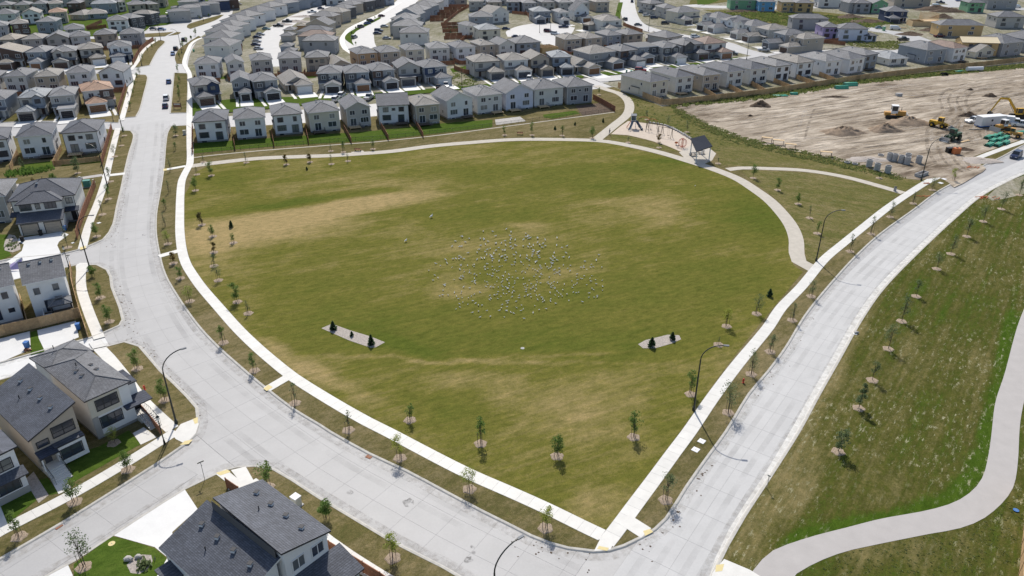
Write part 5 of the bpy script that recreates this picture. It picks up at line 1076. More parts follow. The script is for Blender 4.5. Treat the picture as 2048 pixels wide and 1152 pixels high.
def hydrant(px,label):
    o=P(*px); e=empty('fire_hydrant',(o.x,o.y,.12),label=label,cat='fire hydrant'); m=MB(M['red']); m.bar((0,0,0),(0,0,.6),.11,0,8); m.bar((0,0,0),(0,0,.06),.18,0,8); m.ob('barrel',e)
    m=MB(M['red']); m.ball((0,0,.62),.14,.14,.14); m.ob('bonnet',e)
    for s in (-1,1): m=MB(M['red']); m.bar((0,0,.42),(s*.2,0,.42),.06,0,6); m.ob('nozzle',e)
hydrant((290,781),'red fire hydrant on the verge beside the white corner house'); hydrant((1486,767),'red fire hydrant on the right verge near the lower road')
def cover(px,label,r=.4,sq=False,mat='trimw',rz=-30,z=.127):
    o=P(*px); e=empty('access_cover',(o.x,o.y,z),R(rz),label=label,cat='access cover'); m=MB(M[mat])
    if sq: m.box(-r,r,-r,r,0,.04)
    else: m.bar((0,0,0),(0,0,.03),r,0,16)
    m.ob('cover',e); m=MB(M['found']); m.box(-.12,.12,-.03,.03,0,.045 if sq else .035); m.ob('handle',e)
cover((1403,884),'square white slab on the right verge, upper of the pair',.42,True,rz=-40); cover((1391,901),'square white slab on the right verge, lower of the pair',.42,True,rz=-40)
cover((1045,698),'round pale cover in the lawn above the tan arc',.3,mat='conc'); cover((1888,359),'square pale slab near the earth entrance, right of the pair',.5,True,rz=30); cover((1881,367),'square pale slab near the earth entrance, left of the pair',.5,True,rz=30)
cover((224,1089),'round tan cover in the small lower lawn',.35,mat='tact'); cover((2031,1023),'small bright blue lid in the grass at the right edge',.3,mat='bin',z=.2)
cover((198,447),'square white slab on the left verge near the lamp arm',.35,True); cover((146,487),'small white slab on the lawn below the board fence',.25,True)
cover((1710,669),'pale rock slab at the kerb of the right road',.3,True); cover((228,912),'brown grating at the gutter of the lower street',.3,True,mat='redwood',z=.025) if False else None
for px,lab in (((739,913),'rusty storm grate at the avenue kerb above the lower trees'),((116,1053),'rusty storm grate at the kerb of the lower street')):
    cover(px,lab,.38,True,mat='redwood',z=.03)
# ---------------------------------------------------------------- young trees, spruces, shrubs
def crown_mesh(name,mat,seed,h,r,n,leaf,z0,shape='oval',twig=True):
    rn=random.Random(seed); m=MB(M[mat],M['bark'])
    cl=[]
    for i in range(15):
        t=rn.random(); rr=r*(math.sin(math.pi*(t*.85+.12))**.7)*rn.uniform(.35,1.0); a=rn.uniform(0,6.28)
        cl.append((rr*math.cos(a)*.7,rr*math.sin(a)*.7,z0+h*t,r*rn.uniform(.3,.6)))
    if shape=='round': 
        cl=[(r*.6*math.cos(a)*math.cos(p),r*.6*math.sin(a)*math.cos(p),z0+h/2+h*.34*math.sin(p),r*.45) for a,p in [(rn.uniform(0,6.28),rn.uniform(-1.3,1.5)) for _ in range(14)]]
    for i in range(n):
        c=rn.choice(cl); u=Vector((rn.gauss(0,1),rn.gauss(0,1),rn.gauss(0,1))); u=u.normalized()*c[3]*rn.random()**.45
        p=Vector(c[:3])+u; a=Vector((rn.gauss(0,1),rn.gauss(0,1),rn.gauss(0,.6))).normalized(); b=a.cross(Vector((rn.gauss(0,1),rn.gauss(0,1),rn.gauss(0,1)))).normalized()
        s=leaf*rn.uniform(.6,1.3); m.face([p-a*s,p+b*s*.6,p+a*s,p-b*s*.6])
    if twig:
        for c in cl: m.bar((0,0,z0*.8+(c[2]-z0)*.45),c[:3],.022,1,4,.008)
    return m.mesh('crown')
def trunk_mesh(h,r,bend=.0,multi=1):
    m=MB(M['bark']); 
    m.bar((0,0,0),(bend*.4,0,h*.5),r,0,6,r*.75); m.bar((bend*.4,0,h*.5),(bend*.2,0,h),r*.75,0,6,r*.35)
    return m.mesh('trunk')
KIND={}
def kind(k,mats,h,r,n,leaf,z0,shape='oval',nv=3,tr=.045):
    KIND[k]=[(crown_mesh(k,mats,hash_(k)+i*7,h*(1+.12*(i-1)),r*(1+.1*((i*2)%3-1)),n,leaf,z0,shape),trunk_mesh(z0+h*.55,tr,.1)) for i in range(nv)]
def hash_(s): return sum(ord(c)*(i+3) for i,c in enumerate(s))
kind('green','leaf',2.3,1.05,1050,.085,1.1); kind('slim','leaf',2.2,.78,640,.08,1.15); kind('yellow','leafy',2.1,1.15,800,.08,1.35); kind('dusty','leafd',2.3,1.1,520,.075,1.2,'sparse'); kind('bare','leafd',2.2,.6,130,.09,1.1,'sparse'); kind('autumn','leafo',1.8,.9,800,.105,.9); kind('bushy','leaf',3.0,1.25,1500,.13,.9,'round',tr=.06); kind('big','leafd',3.4,1.2,800,.14,1.2,'sparse',tr=.06)
def spruce_mesh(seed,h,r):
    rn=random.Random(seed); m=MB(M['needle'],M['bark'])
    m.bar((0,0,0),(0,0,h*.95),.05,1,5,.01)
    L=int(h*7)
    for i in range(L):
        t=i/L; z=.12+h*t*.94; rr=r*(1-t)**.8*rn.uniform(.85,1.12)+.04
        for j in range(11):
            a=rn.uniform(0,6.28); d=Vector((math.cos(a),math.sin(a),rn.uniform(-.05,.35))); q=rr*rn.uniform(.75,1.1); tip=Vector((0,0,z))+d*q; s=Vector((-math.sin(a),math.cos(a),0))
            m.face([(0,0,z+.08),tip*1-s*.10-Vector((0,0,.10))-d*q*.35,tip,tip+s*.10-Vector((0,0,.10))-d*q*.35]); m.face([(0,0,z),tip-d*q*.3+Vector((0,0,.12)),tip,tip-d*q*.3-Vector((0,0,.16))])
    return m.mesh('foliage')
SPR=[spruce_mesh(3,2.2,.95),spruce_mesh(9,2.0,.85),spruce_mesh(14,2.5,.9)]
mm=MB(M['mulch']); 
for i in range(14):
    a=i/14*6.283; b=(i+1)/14*6.283; ra=1+.12*math.sin(i*2.3); rb=1+.12*math.sin((i+1)%14*2.3)
    mm.face([(0,0,.09),(math.cos(a)*.72*ra,math.sin(a)*.72*ra,.05),(math.cos(b)*.72*rb,math.sin(b)*.72*rb,.05)]); mm.face([(math.cos(a)*.72*ra,math.sin(a)*.72*ra,.05),(math.cos(a)*.82*ra,math.sin(a)*.82*ra,0),(math.cos(b)*.82*rb,math.sin(b)*.82*rb,0),(math.cos(b)*.72*rb,math.sin(b)*.72*rb,.05)])
MULCH=mm.mesh('mulch_ring'); sm_=MB(M['stake']); sm_.bar((0,0,0),(0,0,1.5),.03,0,5); STAKE=sm_.mesh('stake')
gm=MB(M['trimw']); gm.bar((0,0,.0),(0,0,.45),.06,0,6); GUARD=gm.mesh('trunk_guard')
ti=0
def tree(px,k,label,sc=1.0,mulch=True,stakes=3,group=None,z=.127,guard=False):
    global ti
    ti+=1; rn=random.Random(ti*77); o=P(*px); e=empty('young_tree',(o.x,o.y,z),rn.uniform(0,6.28),label=label,cat='tree',group=group)
    c,t=KIND[k][ti%3]; s=sc*rn.uniform(.82,1.08); ob('crown',c,e,sc=(s,s,s),rot=(rn.uniform(-.06,.06),rn.uniform(-.06,.06),0)); ob('trunk',t,e,sc=(s,s,s))
    if stakes:
        for i in range(stakes): a=i*6.283/stakes; ob('stake',STAKE,e,(.34*math.cos(a),.34*math.sin(a),0),sc=(1,1,s))
    if mulch: ob('mulch_ring',MULCH,e,sc=(1,1,1),rot=(0,0,rn.uniform(0,6)))
    if guard: ob('trunk_guard',GUARD,e)
def spruce(px,i,label,sc=1.0,z=.15,group=None):
    o=P(*px); e=empty('spruce',(o.x,o.y,z),i*1.3,label=label,cat='spruce',group=group); sc*=.76; f=ob('foliage',SPR[i%3],e,sc=(sc,sc,sc)); m=MB(M['bark']); m.bar((0,0,0),(0,0,.3),.07); m.ob('trunk',e)
g1='young trees along the lower edge of the park'
for px,k,s,l in (((820,842),'slim',.95,'slim green tree with stakes, leftmost in the lower lawn'),((961,889),'slim',1.05,'green staked tree second from the left in the lower lawn'),((1114,914),'green',.95,'fuller dark green tree at the lowest spot of the lawn'),((1267,876),'slim',1.1,'green staked tree fourth from the left in the lower lawn'),((1381,790),'slim',1.05,'green tree just left of the tall lamp at the right sidewalk'),((1453,654),'yellow',1.15,'tall light green tree on a mulch ring above the curved lamp head'),((1513,629),'dusty',.95,'thin dusty tree left of the dark spruce by the right sidewalk')): tree(px,k,l,s,group=g1)
tree((1437,691),'bare','nearly bare stump-like sapling under the curved lamp head',.45)
spruce((1539,594),1,'dark spruce by the right sidewalk, right of the thin dusty tree',1.0)
for i,(px,s,l) in enumerate((((667,661),1.0,'leftmost spruce in the left gravel bed'),((704,674),.62,'small middle spruce in the left gravel bed'),((743,691),1.0,'rightmost spruce in the left gravel bed'),((1303,695),1.05,'larger left spruce in the right gravel bed'),((1344,681),.95,'right spruce in the right gravel bed'),((463,456),.85,'dark spruce in the left part of the park lawn'),((614,341),.55,'tiny dark spruce below the left orange tree'))): spruce(px,i,l,s)
for i,(px,l) in enumerate((((1110,260),'left'),((1150,251),'middle'),((1206,245),'right'))): spruce(px,i,f'{l} of three small spruces between the park path and the back fences',.72)
g2='sparse trees on the verge along the right sidewalk'
nm=['first','second','third','fourth','fifth','sixth','seventh','eighth','ninth','tenth','eleventh']
for i,(px,k,s) in enumerate((((1331,1002),'dusty',1.15),((1456,827),'dusty',1.2),((1502,750),'dusty',1.0),((1540,705),'dusty',1.0),((1584,642),'bare',1.15),((1622,594),'dusty',.9),((1700,504),'bare',1.15),((1742,469),'bare',1.15),((1780,435),'dusty',.9),((1826,408),'bare',1.0),((1864,381),'dusty',1.0))): tree(px,k,f'sparse tree, {nm[i]} from the bottom on the verge beside the right road',s,group=g2)
tree((1907,362),'yellow','pale yellowish sapling at the earth entrance beside the right road',.85)
g3='trees on the verge between the avenue and the park sidewalk'
for i,(px,k,s) in enumerate((((1091,1058),'yellow',.9),((939,980),'yellow',1.0),((800,918),'yellow',.85),((697,862),'bare',1.0),((590,808),'bare',1.2),((509,743),'slim',.9),((447,687),'slim',.9),((380,604),'yellow',.9),((361,558),'green',.85),((347,528),'autumn',.9))): tree(px,k,f'{ {"yellow":"yellowish","bare":"almost leafless","slim":"slim green","green":"green","autumn":"browning"}[k]} staked tree, {nm[i]} from the bottom on the avenue verge',s,group=g3)
tree((336,489),'yellow','bright yellow-green tree on the avenue verge above the short walk',.95)
for i,(px,k,s) in enumerate((((330,454),'bare',.9),((331,419),'slim',.8),((339,386),'bare',.9),((342,342),'bare',.9),((351,301),'slim',.8))): tree(px,k,f'thin sapling, {nm[i]} above the bright yellow-green tree on the avenue verge',s,mulch=False,group='thin saplings on the avenue verge')
tree((352,272),'big','large grey-green tree at the avenue corner, left of the white utility box',.85,stakes=0)
for i,(px,k) in enumerate((((360,201),'slim'),((359,186),'slim'),((360,165),'slim'),((356,145),'slim'),((360,118),'slim'),((366,98),'green'),((374,88),'green'),((383,80),'bushy'),((391,71),'green'))): tree(px,k,f'small tree, {nm[i]} from the bottom in the avenue median row',.9 if k!='bushy' else .6,mulch=False,group='trees of the avenue medians')
g4='young trees in the left part of the park'
for px,k,s,l in (((404,451),'autumn',.95,'dark-leaved tree on mulch, upper left of the lawn cluster'),((426,474),'green',.85,'green tree on mulch just below the dark-leaved tree'),((467,487),'slim',.75,'small green sapling below the lone spruce in the left lawn'),((428,506),'autumn',.7,'rusty brown sapling in the left lawn'),((428,533),'dusty',.85,'dusty green tree below the rusty sapling'),((437,562),'dusty',.9,'dusty tree leaning over pale mulch in the left lawn'),((475,605),'green',1.0,'green tree on pale mulch, lowest of the left lawn cluster'),((497,628),'bare',.8,'thin bare sapling right of the lowest left lawn tree'),((391,382),'green',.85,'green tree on mulch beside the bend of the left sidewalk'),((423,352),'green',1.0,'leaning green tree near the start of the limestone path'),((394,350),'bare',.8,'thin sapling left of the leaning green tree'),((493,326),'bare',.8,'bare sapling at the park path, leftmost')): tree(px,k,l,s,group=g4)
for px,k,s,l in (((573,330),'autumn',.95,'left of two rusty brown trees below the park path'),((620,325),'autumn',.95,'right of two rusty brown trees below the park path'),((663,329),'bare',.9,'bare staked sapling right of the rusty trees'),((696,323),'bare',.9,'dark bare sapling right of the bare staked one'),((687,305),'slim',1.1,'dark green tree between the path and the mow strip, left of the bench'),((746,299),'slim',1.0,'dark green tree just right of the left bench'),((662,303),'bare',.7,'bare sapling between the path and the mow strip'),((407,325),'bare',.7,'bare sapling where the mow strip begins'),((1009,271),'slim',1.0,'green tree above the middle of the park path'),((1064,271),'slim',1.0,'green tree right of the far bench'),((1124,272),'slim',.9,'green tree between the far bench and the path fork'),((1184,277),'green',.95,'green tree beside the path fork')): tree(px,k,l,s,group='young trees along the limestone park path')
for px,k,s,l in (((1198,190),'slim',.8,'little dark tree where the path reaches the street'),((1294,240),'dusty',1.0,'tall dusty tree behind the slide'),((1334,253),'dusty',1.0,'tall dusty tree behind the climbing frames'),((1374,265),'dusty',1.0,'dusty tree between the swings and the shelter'),((1317,286),'autumn',1.1,'brownish tree at the edge of the playground lawn'),((1256,286),'dusty',.5,'low shrub-like sapling left in the playground lawn'),((1318,296),'dusty',.5,'low shrub-like sapling right in the playground lawn'),((1436,328),'dusty',.5,'low sapling on the weedy bank right of the shelter'),((1506,357),'green',.9,'dark green tree at the tip of the triangular field'),((1555,381),'green',.85,'green tree second in the triangular field'),((1596,409),'green',.85,'dark green tree third in the triangular field'),((1619,437),'bare',.8,'thin sapling fourth in the triangular field'),((1634,468),'slim',.75,'sapling on mulch beside the tall lamp in the triangular field'),((1758,357),'green',.55,'low shrub on the weedy bank below the concrete rings')): tree(px,k,l,s,stakes=0,group='young trees near the playground and triangular field')
g5='trees in the meadow right of the road'
for i,(px,k,s) in enumerate((((1676,905),'big',.72),((1717,818),'big',.72),((1744,762),'dusty',.95),((1776,699),'dusty',1.2),((1803,644),'dusty',1.25),((1832,594),'dusty',1.0),((1873,539),'dusty',1.0),((1901,509),'dusty',1.0),((1933,474),'dusty',1.1),((1966,444),'dusty',1.1),((2002,419),'dusty',1.1),((2038,391),'dusty',1.1))): tree(px,k,f'dusty green tree on a mulch ring, {(nm+["twelfth"])[i]} from the bottom in the right meadow',s,stakes=0,group=g5)
for px,k,s,l in (((536,976),'slim',1.25,'slim tree on the verge just above the twin-roof house'),((569,1040),'slim',.01,''),((653,1038),'bushy',.78,'bushy bright green tree right of the beige transformer cabinet'),((786,1118),'yellow',1.05,'green staked tree at the bottom edge of the lower verge'),((150,1006),'green',1.0,'green tree on the lower left verge, middle one'),((39,1075),'slim',1.0,'green tree on mulch near the bottom left corner'),((256,941),'green',.95,'green tree on mulch on the lower left verge, nearest the lantern'),((228,888),'yellow',.7,'small bright green tree in the front garden of the sloping-roof house'),((275,739),'green',1.0,'green tree on the corner verge above the red hydrant'),((330,802),'green',1.05,'green tree on the corner verge beside the tall lamp'),((168,1136),'dusty',1.15,'wispy pale tree in the small lower lawn'),((201,597),'green',.95,'green tree on the left verge above the lane mouth, upper'),((219,645),'green',1.0,'green tree on the left verge above the lane mouth, lower'),((186,555),'bushy',.62,'spreading green tree at the foot of the street lamp below the duplex'),((136,496),'bare',1.2,'pale bare sapling on the lawn right of the duplex drive'),((194,474),'green',.9,'tree on the left verge beneath the lamp arm'),((205,430),'bare',1.0,'thin tree on the left verge above the lamp arm'),((217,399),'slim',.9,'slim tree on the left verge beside the board fence'),((221,364),'dusty',1.0,'dusty tree on the left verge beside the path crossing'),((230,314),'dusty',.9,'dusty tree beside the sidewalk above the path crossing'),((243,292),'bare',.9,'thin tree on the verge left of the avenue, middle'),((249,272),'dusty',.9,'dusty tree at the corner lamp left of the avenue'),((156,347),'big',.85,'large grey-green tree in front of the low cedar fence'),((109,372),'bushy',.72,'round dense tree above the duplex roof'),((28,381),'bushy',.72,'round dense tree at the left edge above the duplex'),((68,368),'autumn',.55,'small brown shrub by the left walking path'),((48,340),'big',.65,'spreading tree in the left garden'),((262,221),'slim',.9,'tree on the verge beside the red-brown fence, lowest'),((267,191),'slim',.9,'tree on the verge beside the red-brown fence, second'),((271,175),'slim',.9,'tree on the verge beside the red-brown fence, third'),((275,162),'slim',.9,'tree on the verge beside the red-brown fence, highest'),((280,152),'dusty',.9,'small tree at the street mouth above the fence verge'),((286,121),'slim',.9,'tree on the curved verge, lowest'),((297,107),'slim',.9,'tree on the curved verge, middle'),((305,98),'slim',.9,'tree on the curved verge, upper'),((312,90),'slim',.9,'tree on the curved verge, highest'),((418,34),'bushy',.5,'small tree on the long upper median'),((400,42),'dusty',.9,'thin tree on the long upper median')):
    if s>.1: tree(px,k,l,s,mulch=k!='bushy' and px[1]>250,stakes=3 if px[1]>500 else 0,group='street trees of the left neighbourhood')
for i,px in enumerate(((712,90),(706,80),(703,70),(712,60),(722,54),(736,46),(750,38),(1231,42),(1236,26),(1228,56),(411,20),(660,112),(1462,123),(1495,128),(1404,122),(1352,130),(1145,112))): tree(px,'bushy',f'small leafy tree in the far village, {["lowest of the planted strip","second of the planted strip","third of the planted strip","fourth of the planted strip","fifth of the planted strip","sixth of the planted strip","highest of the planted strip","middle of the straight strip","upper in the straight strip","lower in the straight strip","by the upper frontage street","beside the car-lined street end","before the brown-roofed house","by the street near the silver car","at the white garage drive","at the green lawn by the red car","between the slate house and bungalow"][i]}',.42,mulch=False,stakes=0,group='small shrubs of the far village')
# weeds: ground cover as one object each
def weeds(label,poly,n,size,seed,mat='weed',h=.5):
    rn=random.Random(seed); p=PP(poly); xs=[q.x for q in p]; ys=[q.y for q in p]; vs=[];fs=[]
    def inside(x,y):
        c=False
        for i in range(len(p)):
            a=p[i];b=p[i-1]
            if (a.y>y)!=(b.y>y) and x<(b.x-a.x)*(y-a.y)/(b.y-a.y)+a.x: c=not c
        return c
    k=0;tr=0
    while k<n and tr<n*40:
        tr+=1; x=rn.uniform(min(xs),max(xs)); y=rn.uniform(min(ys),max(ys))
        if not inside(x,y): continue
        k+=1; s0=size*rn.uniform(.4,1.4)
        for j in range(7):
            a=rn.uniform(0,6.28); s=s0*rn.uniform(.5,1); cx=x+rn.gauss(0,s0*.5); cy=y+rn.gauss(0,s0*.5); b=len(vs); dx=math.cos(a)*s*.4; dy=math.sin(a)*s*.4; hh=h*rn.uniform(.3,1.1)*s0/size
            vs+=[(cx-dx,cy-dy,.12),(cx+dx,cy+dy,.12),(cx+dx*.6+rn.gauss(0,.08),cy+dy*.6+rn.gauss(0,.08),.12+hh),(cx-dx*.6,cy-dy*.6,.12+hh*.8)]; fs.append((b,b+1,b+2,b+3))
    o=ob('weeds',mesh('weeds',vs,fs,M[mat])); tag(o,label,'weeds',kind='stuff')
weeds('tall yellow-green weeds below the long cedar fence',[(1345,212),(1536,190),(1711,163),(1886,145),(2048,129),(2190,116),(2200,122),(2048,137),(1886,152),(1711,170),(1536,199),(1345,216)],1500,.75,1,h=.55)
weeds('weeds along the curved bank beside the graded earth',[(1340,214),(1369,222),(1399,238),(1436,256),(1486,274),(1536,288),(1611,304),(1686,320),(1736,334),(1811,354),(1800,362),(1720,346),(1640,326),(1540,304),(1470,288),(1420,266),(1380,246),(1350,228)],1200,.5,2,h=.3)
weeds('weedy growth on the field between the path and the cedar fence',[(1214,176),(1320,214),(1400,250),(1470,290),(1440,310),(1400,286),(1330,250),(1262,238),(1270,215),(1255,192)],300,.4,3,h=.15)
weeds('scrub on the unbuilt lots beyond the terrace',[(1440,24),(1520,26),(1640,30),(1790,46),(1690,66),(1640,62),(1560,50),(1480,38)],900,1.6,4,h=.7)
weeds('scrub in front of the building sites',[(1690,84),(1790,84),(1850,92),(1790,100),(1700,92)],300,1.2,5,h=.6)
weeds('ragged grass on the lower right bank',[(1620,1152),(1700,1106),(1861,1074),(1940,1058),(1998,1022),(2046,960),(2046,1152)],420,.12,6,h=.07)
weeds('shrubs in the round rock bed of the small lower lawn',[(282,1128),(296,1120),(300,1130),(290,1142),(278,1140)],16,.5,7,'leafd',h=.6)
weeds('low shrubs in the gravel bed beside the duplex',[(16,476),(30,476),(40,496),(26,504),(12,498)],26,.35,8,'leafd',h=.35)
weeds('hedge of shrubs along the left gardens',[(14,345),(60,340),(106,336),(106,342),(60,350),(16,356)],110,.6,9,'leaf',h=.8)
weeds('scattered weeds in the field between the streets and sites',[(880,160),(930,138),(965,172),(950,182),(900,172)],120,.8,10,h=.4)
weeds('shrubs in the heap garden behind the cream house',[(892,60),(922,58),(924,64),(890,66)],50,1.0,11,'leafd',h=1.0)
# ---------------------------------------------------------------- vehicles
CM={}
def carpaint(nm,c,rough=.28,metal=.25):
    m,nt,b=newmat('paint_'+nm,rough,.5); b.inputs['Base Color'].default_value=(*c,1); b.inputs['Metallic'].default_value=metal; CM[nm]=m
for k,c in dict(white=(.68,.69,.70),black=(.015,.016,.02),navy=(.02,.035,.09),blue=(.06,.13,.28),silver=(.36,.38,.41),grey=(.11,.12,.13),red=(.28,.02,.02),maroon=(.09,.02,.03),teal=(.16,.28,.30)).items(): carpaint(k,c)
M['cglass']=mottled('car_glass',(.02,.025,.03),.1,3,.1,.6); M['lightw']=mottled('headlight_glass',(.6,.6,.58),.05,3,.2); M['lightr']=mottled('tail_light',(.35,.02,.02),.05,3,.3)
def loft(m,secs,mat):
    n=len(secs[0]); k=len(m.v)
    for s in secs: m.v+=s
    for i in range(len(secs)-1):
        for j in range(n): a=k+i*n+j; b=k+i*n+(j+1)%n; m.f.append((a,b,b+n,a+n)); m.mi.append(mat)
    m.f.append(tuple(k+j for j in range(n))[::-1]); m.mi.append(mat); m.f.append(tuple(k+(len(secs)-1)*n+j for j in range(n))); m.mi.append(mat)
def sec(x,w_,z0,z1,tw): return [(x,-w_,z0),(x,w_,z0),(x,w_*1.0,z0+(z1-z0)*.6),(x,w_*tw,z1),(x,-w_*tw,z1),(x,-w_,z0+(z1-z0)*.6)]
VT={}
def vt(nm,L,W,prof,cab,wr=.33,bed=None):
    b=MB(CM['white']); loft(b,[sec(x*L,W*ww,.28,z,tw) for x,ww,z,tw in prof],0)
    if bed: b.f=b.f; b.box(bed[0]*L,bed[1]*L,-W*.8,W*.8,bed[2],bed[2]+.01)
    g_=MB(M['cglass']); r=MB(CM['white']); x0,x1,x2,x3,zb,zt=cab
    q=lambda x,w_,z:[(x,-w_,z),(x,w_,z)]
    lo=[(x0*L,-W*.93,zb),(x0*L,W*.93,zb),(x3*L,W*.93,zb),(x3*L,-W*.93,zb)]; hi=[(x1*L,-W*.76,zt),(x1*L,W*.76,zt),(x2*L,W*.76,zt),(x2*L,-W*.76,zt)]
    for i in range(4): j=(i+1)%4; g_.face([lo[j],lo[i],hi[i],hi[j]])
    r.face([(x,y,z+.005) for x,y,z in hi]); r.box(x1*L,x2*L,-W*.74,W*.74,zt,zt+.04)
    for s in (-1,1):
        r.bar((x0*L,s*W*.92,zb),(x1*L,s*W*.76,zt+.01),.035,0,4); r.bar((x3*L,s*W*.92,zb),(x2*L,s*W*.76,zt+.01),.035,0,4); xm=(x1+x2)/2*L; r.bar((xm,s*W*.93,zb),(xm,s*W*.77,zt),.04,0,4)
    w_=MB(M['black'],M['steel']); w_.bar((0,-.11,0),(0,.11,0),wr,0,12); w_.bar((0,-.115,0),(0,.115,0),wr*.55,1,8)
    l=MB(M['lightw']); l.box(L*.485,L*.502,-.2,.2,.55,.72); t=MB(M['lightr']); t.box(-L*.502,-L*.485,-.14,.14,.6,.85)
    VT[nm]=(b.mesh('body'),g_.mesh('window_glass'),r.mesh('roof'),w_.mesh('wheel'),l.mesh('headlight'),t.mesh('tail_light'),L,W,wr)
vt('car',4.5,.9,[(-.5,.86,.75,.9),(-.46,.97,.92,.92),(-.2,1,.95,.93),(.15,1,.93,.93),(.42,.96,.80,.9),(.5,.82,.62,.85)],(-.40,-.27,.06,.24,.9,1.42))
vt('suv',4.7,.95,[(-.5,.9,.9,.92),(-.47,.98,1.05,.94),(-.2,1,1.08,.94),(.18,1,1.06,.94),(.44,.97,.95,.92),(.5,.88,.72,.88)],(-.485,-.44,.08,.22,1.05,1.72),.37)
vt('pickup',5.6,.98,[(-.5,.95,1.02,.97),(-.47,.99,1.08,.97),(-.1,1,1.08,.96),(.2,1,1.08,.95),(.45,.97,1.02,.92),(.5,.9,.8,.9)],(-.12,-.08,.12,.23,1.08,1.85),.4,(-.46,-.14,1.085))
vt('van',5.6,1.0,[(-.5,.96,1.9,.9),(-.47,1,2.15,.85),(.1,1,2.15,.85),(.25,1,1.9,.85),(.33,1,1.2,.9),(.46,.95,1.0,.9),(.5,.88,.7,.9)],(.02,.1,.2,.34,1.2,1.9),.38)
def vehicle(px,typ,paint,hd,label,z=.15,sc=1):
    b,g_,r,w_,l,t,L,W,wr=VT[typ]; o=P(*px); cat={'car':'car','suv':'car','pickup':'pickup','van':'van'}[typ]; e=empty({'car':'parked_car','suv':'parked_suv','pickup':'pickup_truck','van':'delivery_van'}[typ],(o.x,o.y,z),R(hd),label=label,cat=cat,group='cars of the neighbourhood')
    def painted(nm,me): o_=ob(nm,me,e); o_.material_slots[0].link='OBJECT'; o_.material_slots[0].material=CM[paint]
    painted('body',b); ob('window_glass',g_,e); painted('roof',r)
    for sx in (-.31,.32):
        for sy in (-1,1): ob('wheel',w_,e,(sx*L,sy*(W-.09),wr))
    if px[1]>40:
        for sy in (-1,1): ob('headlight',l,e,(0,sy*W*.62,0)); ob('tail_light',t,e,(0,sy*W*.68,.05))
def hdg(a,b): p=P(*a);q=P(*b); return math.degrees(math.atan2(q.y-p.y,q.x-p.x))
rd1=hdg((340,220),(348,160)); rd2=hdg((350,110),(375,75))
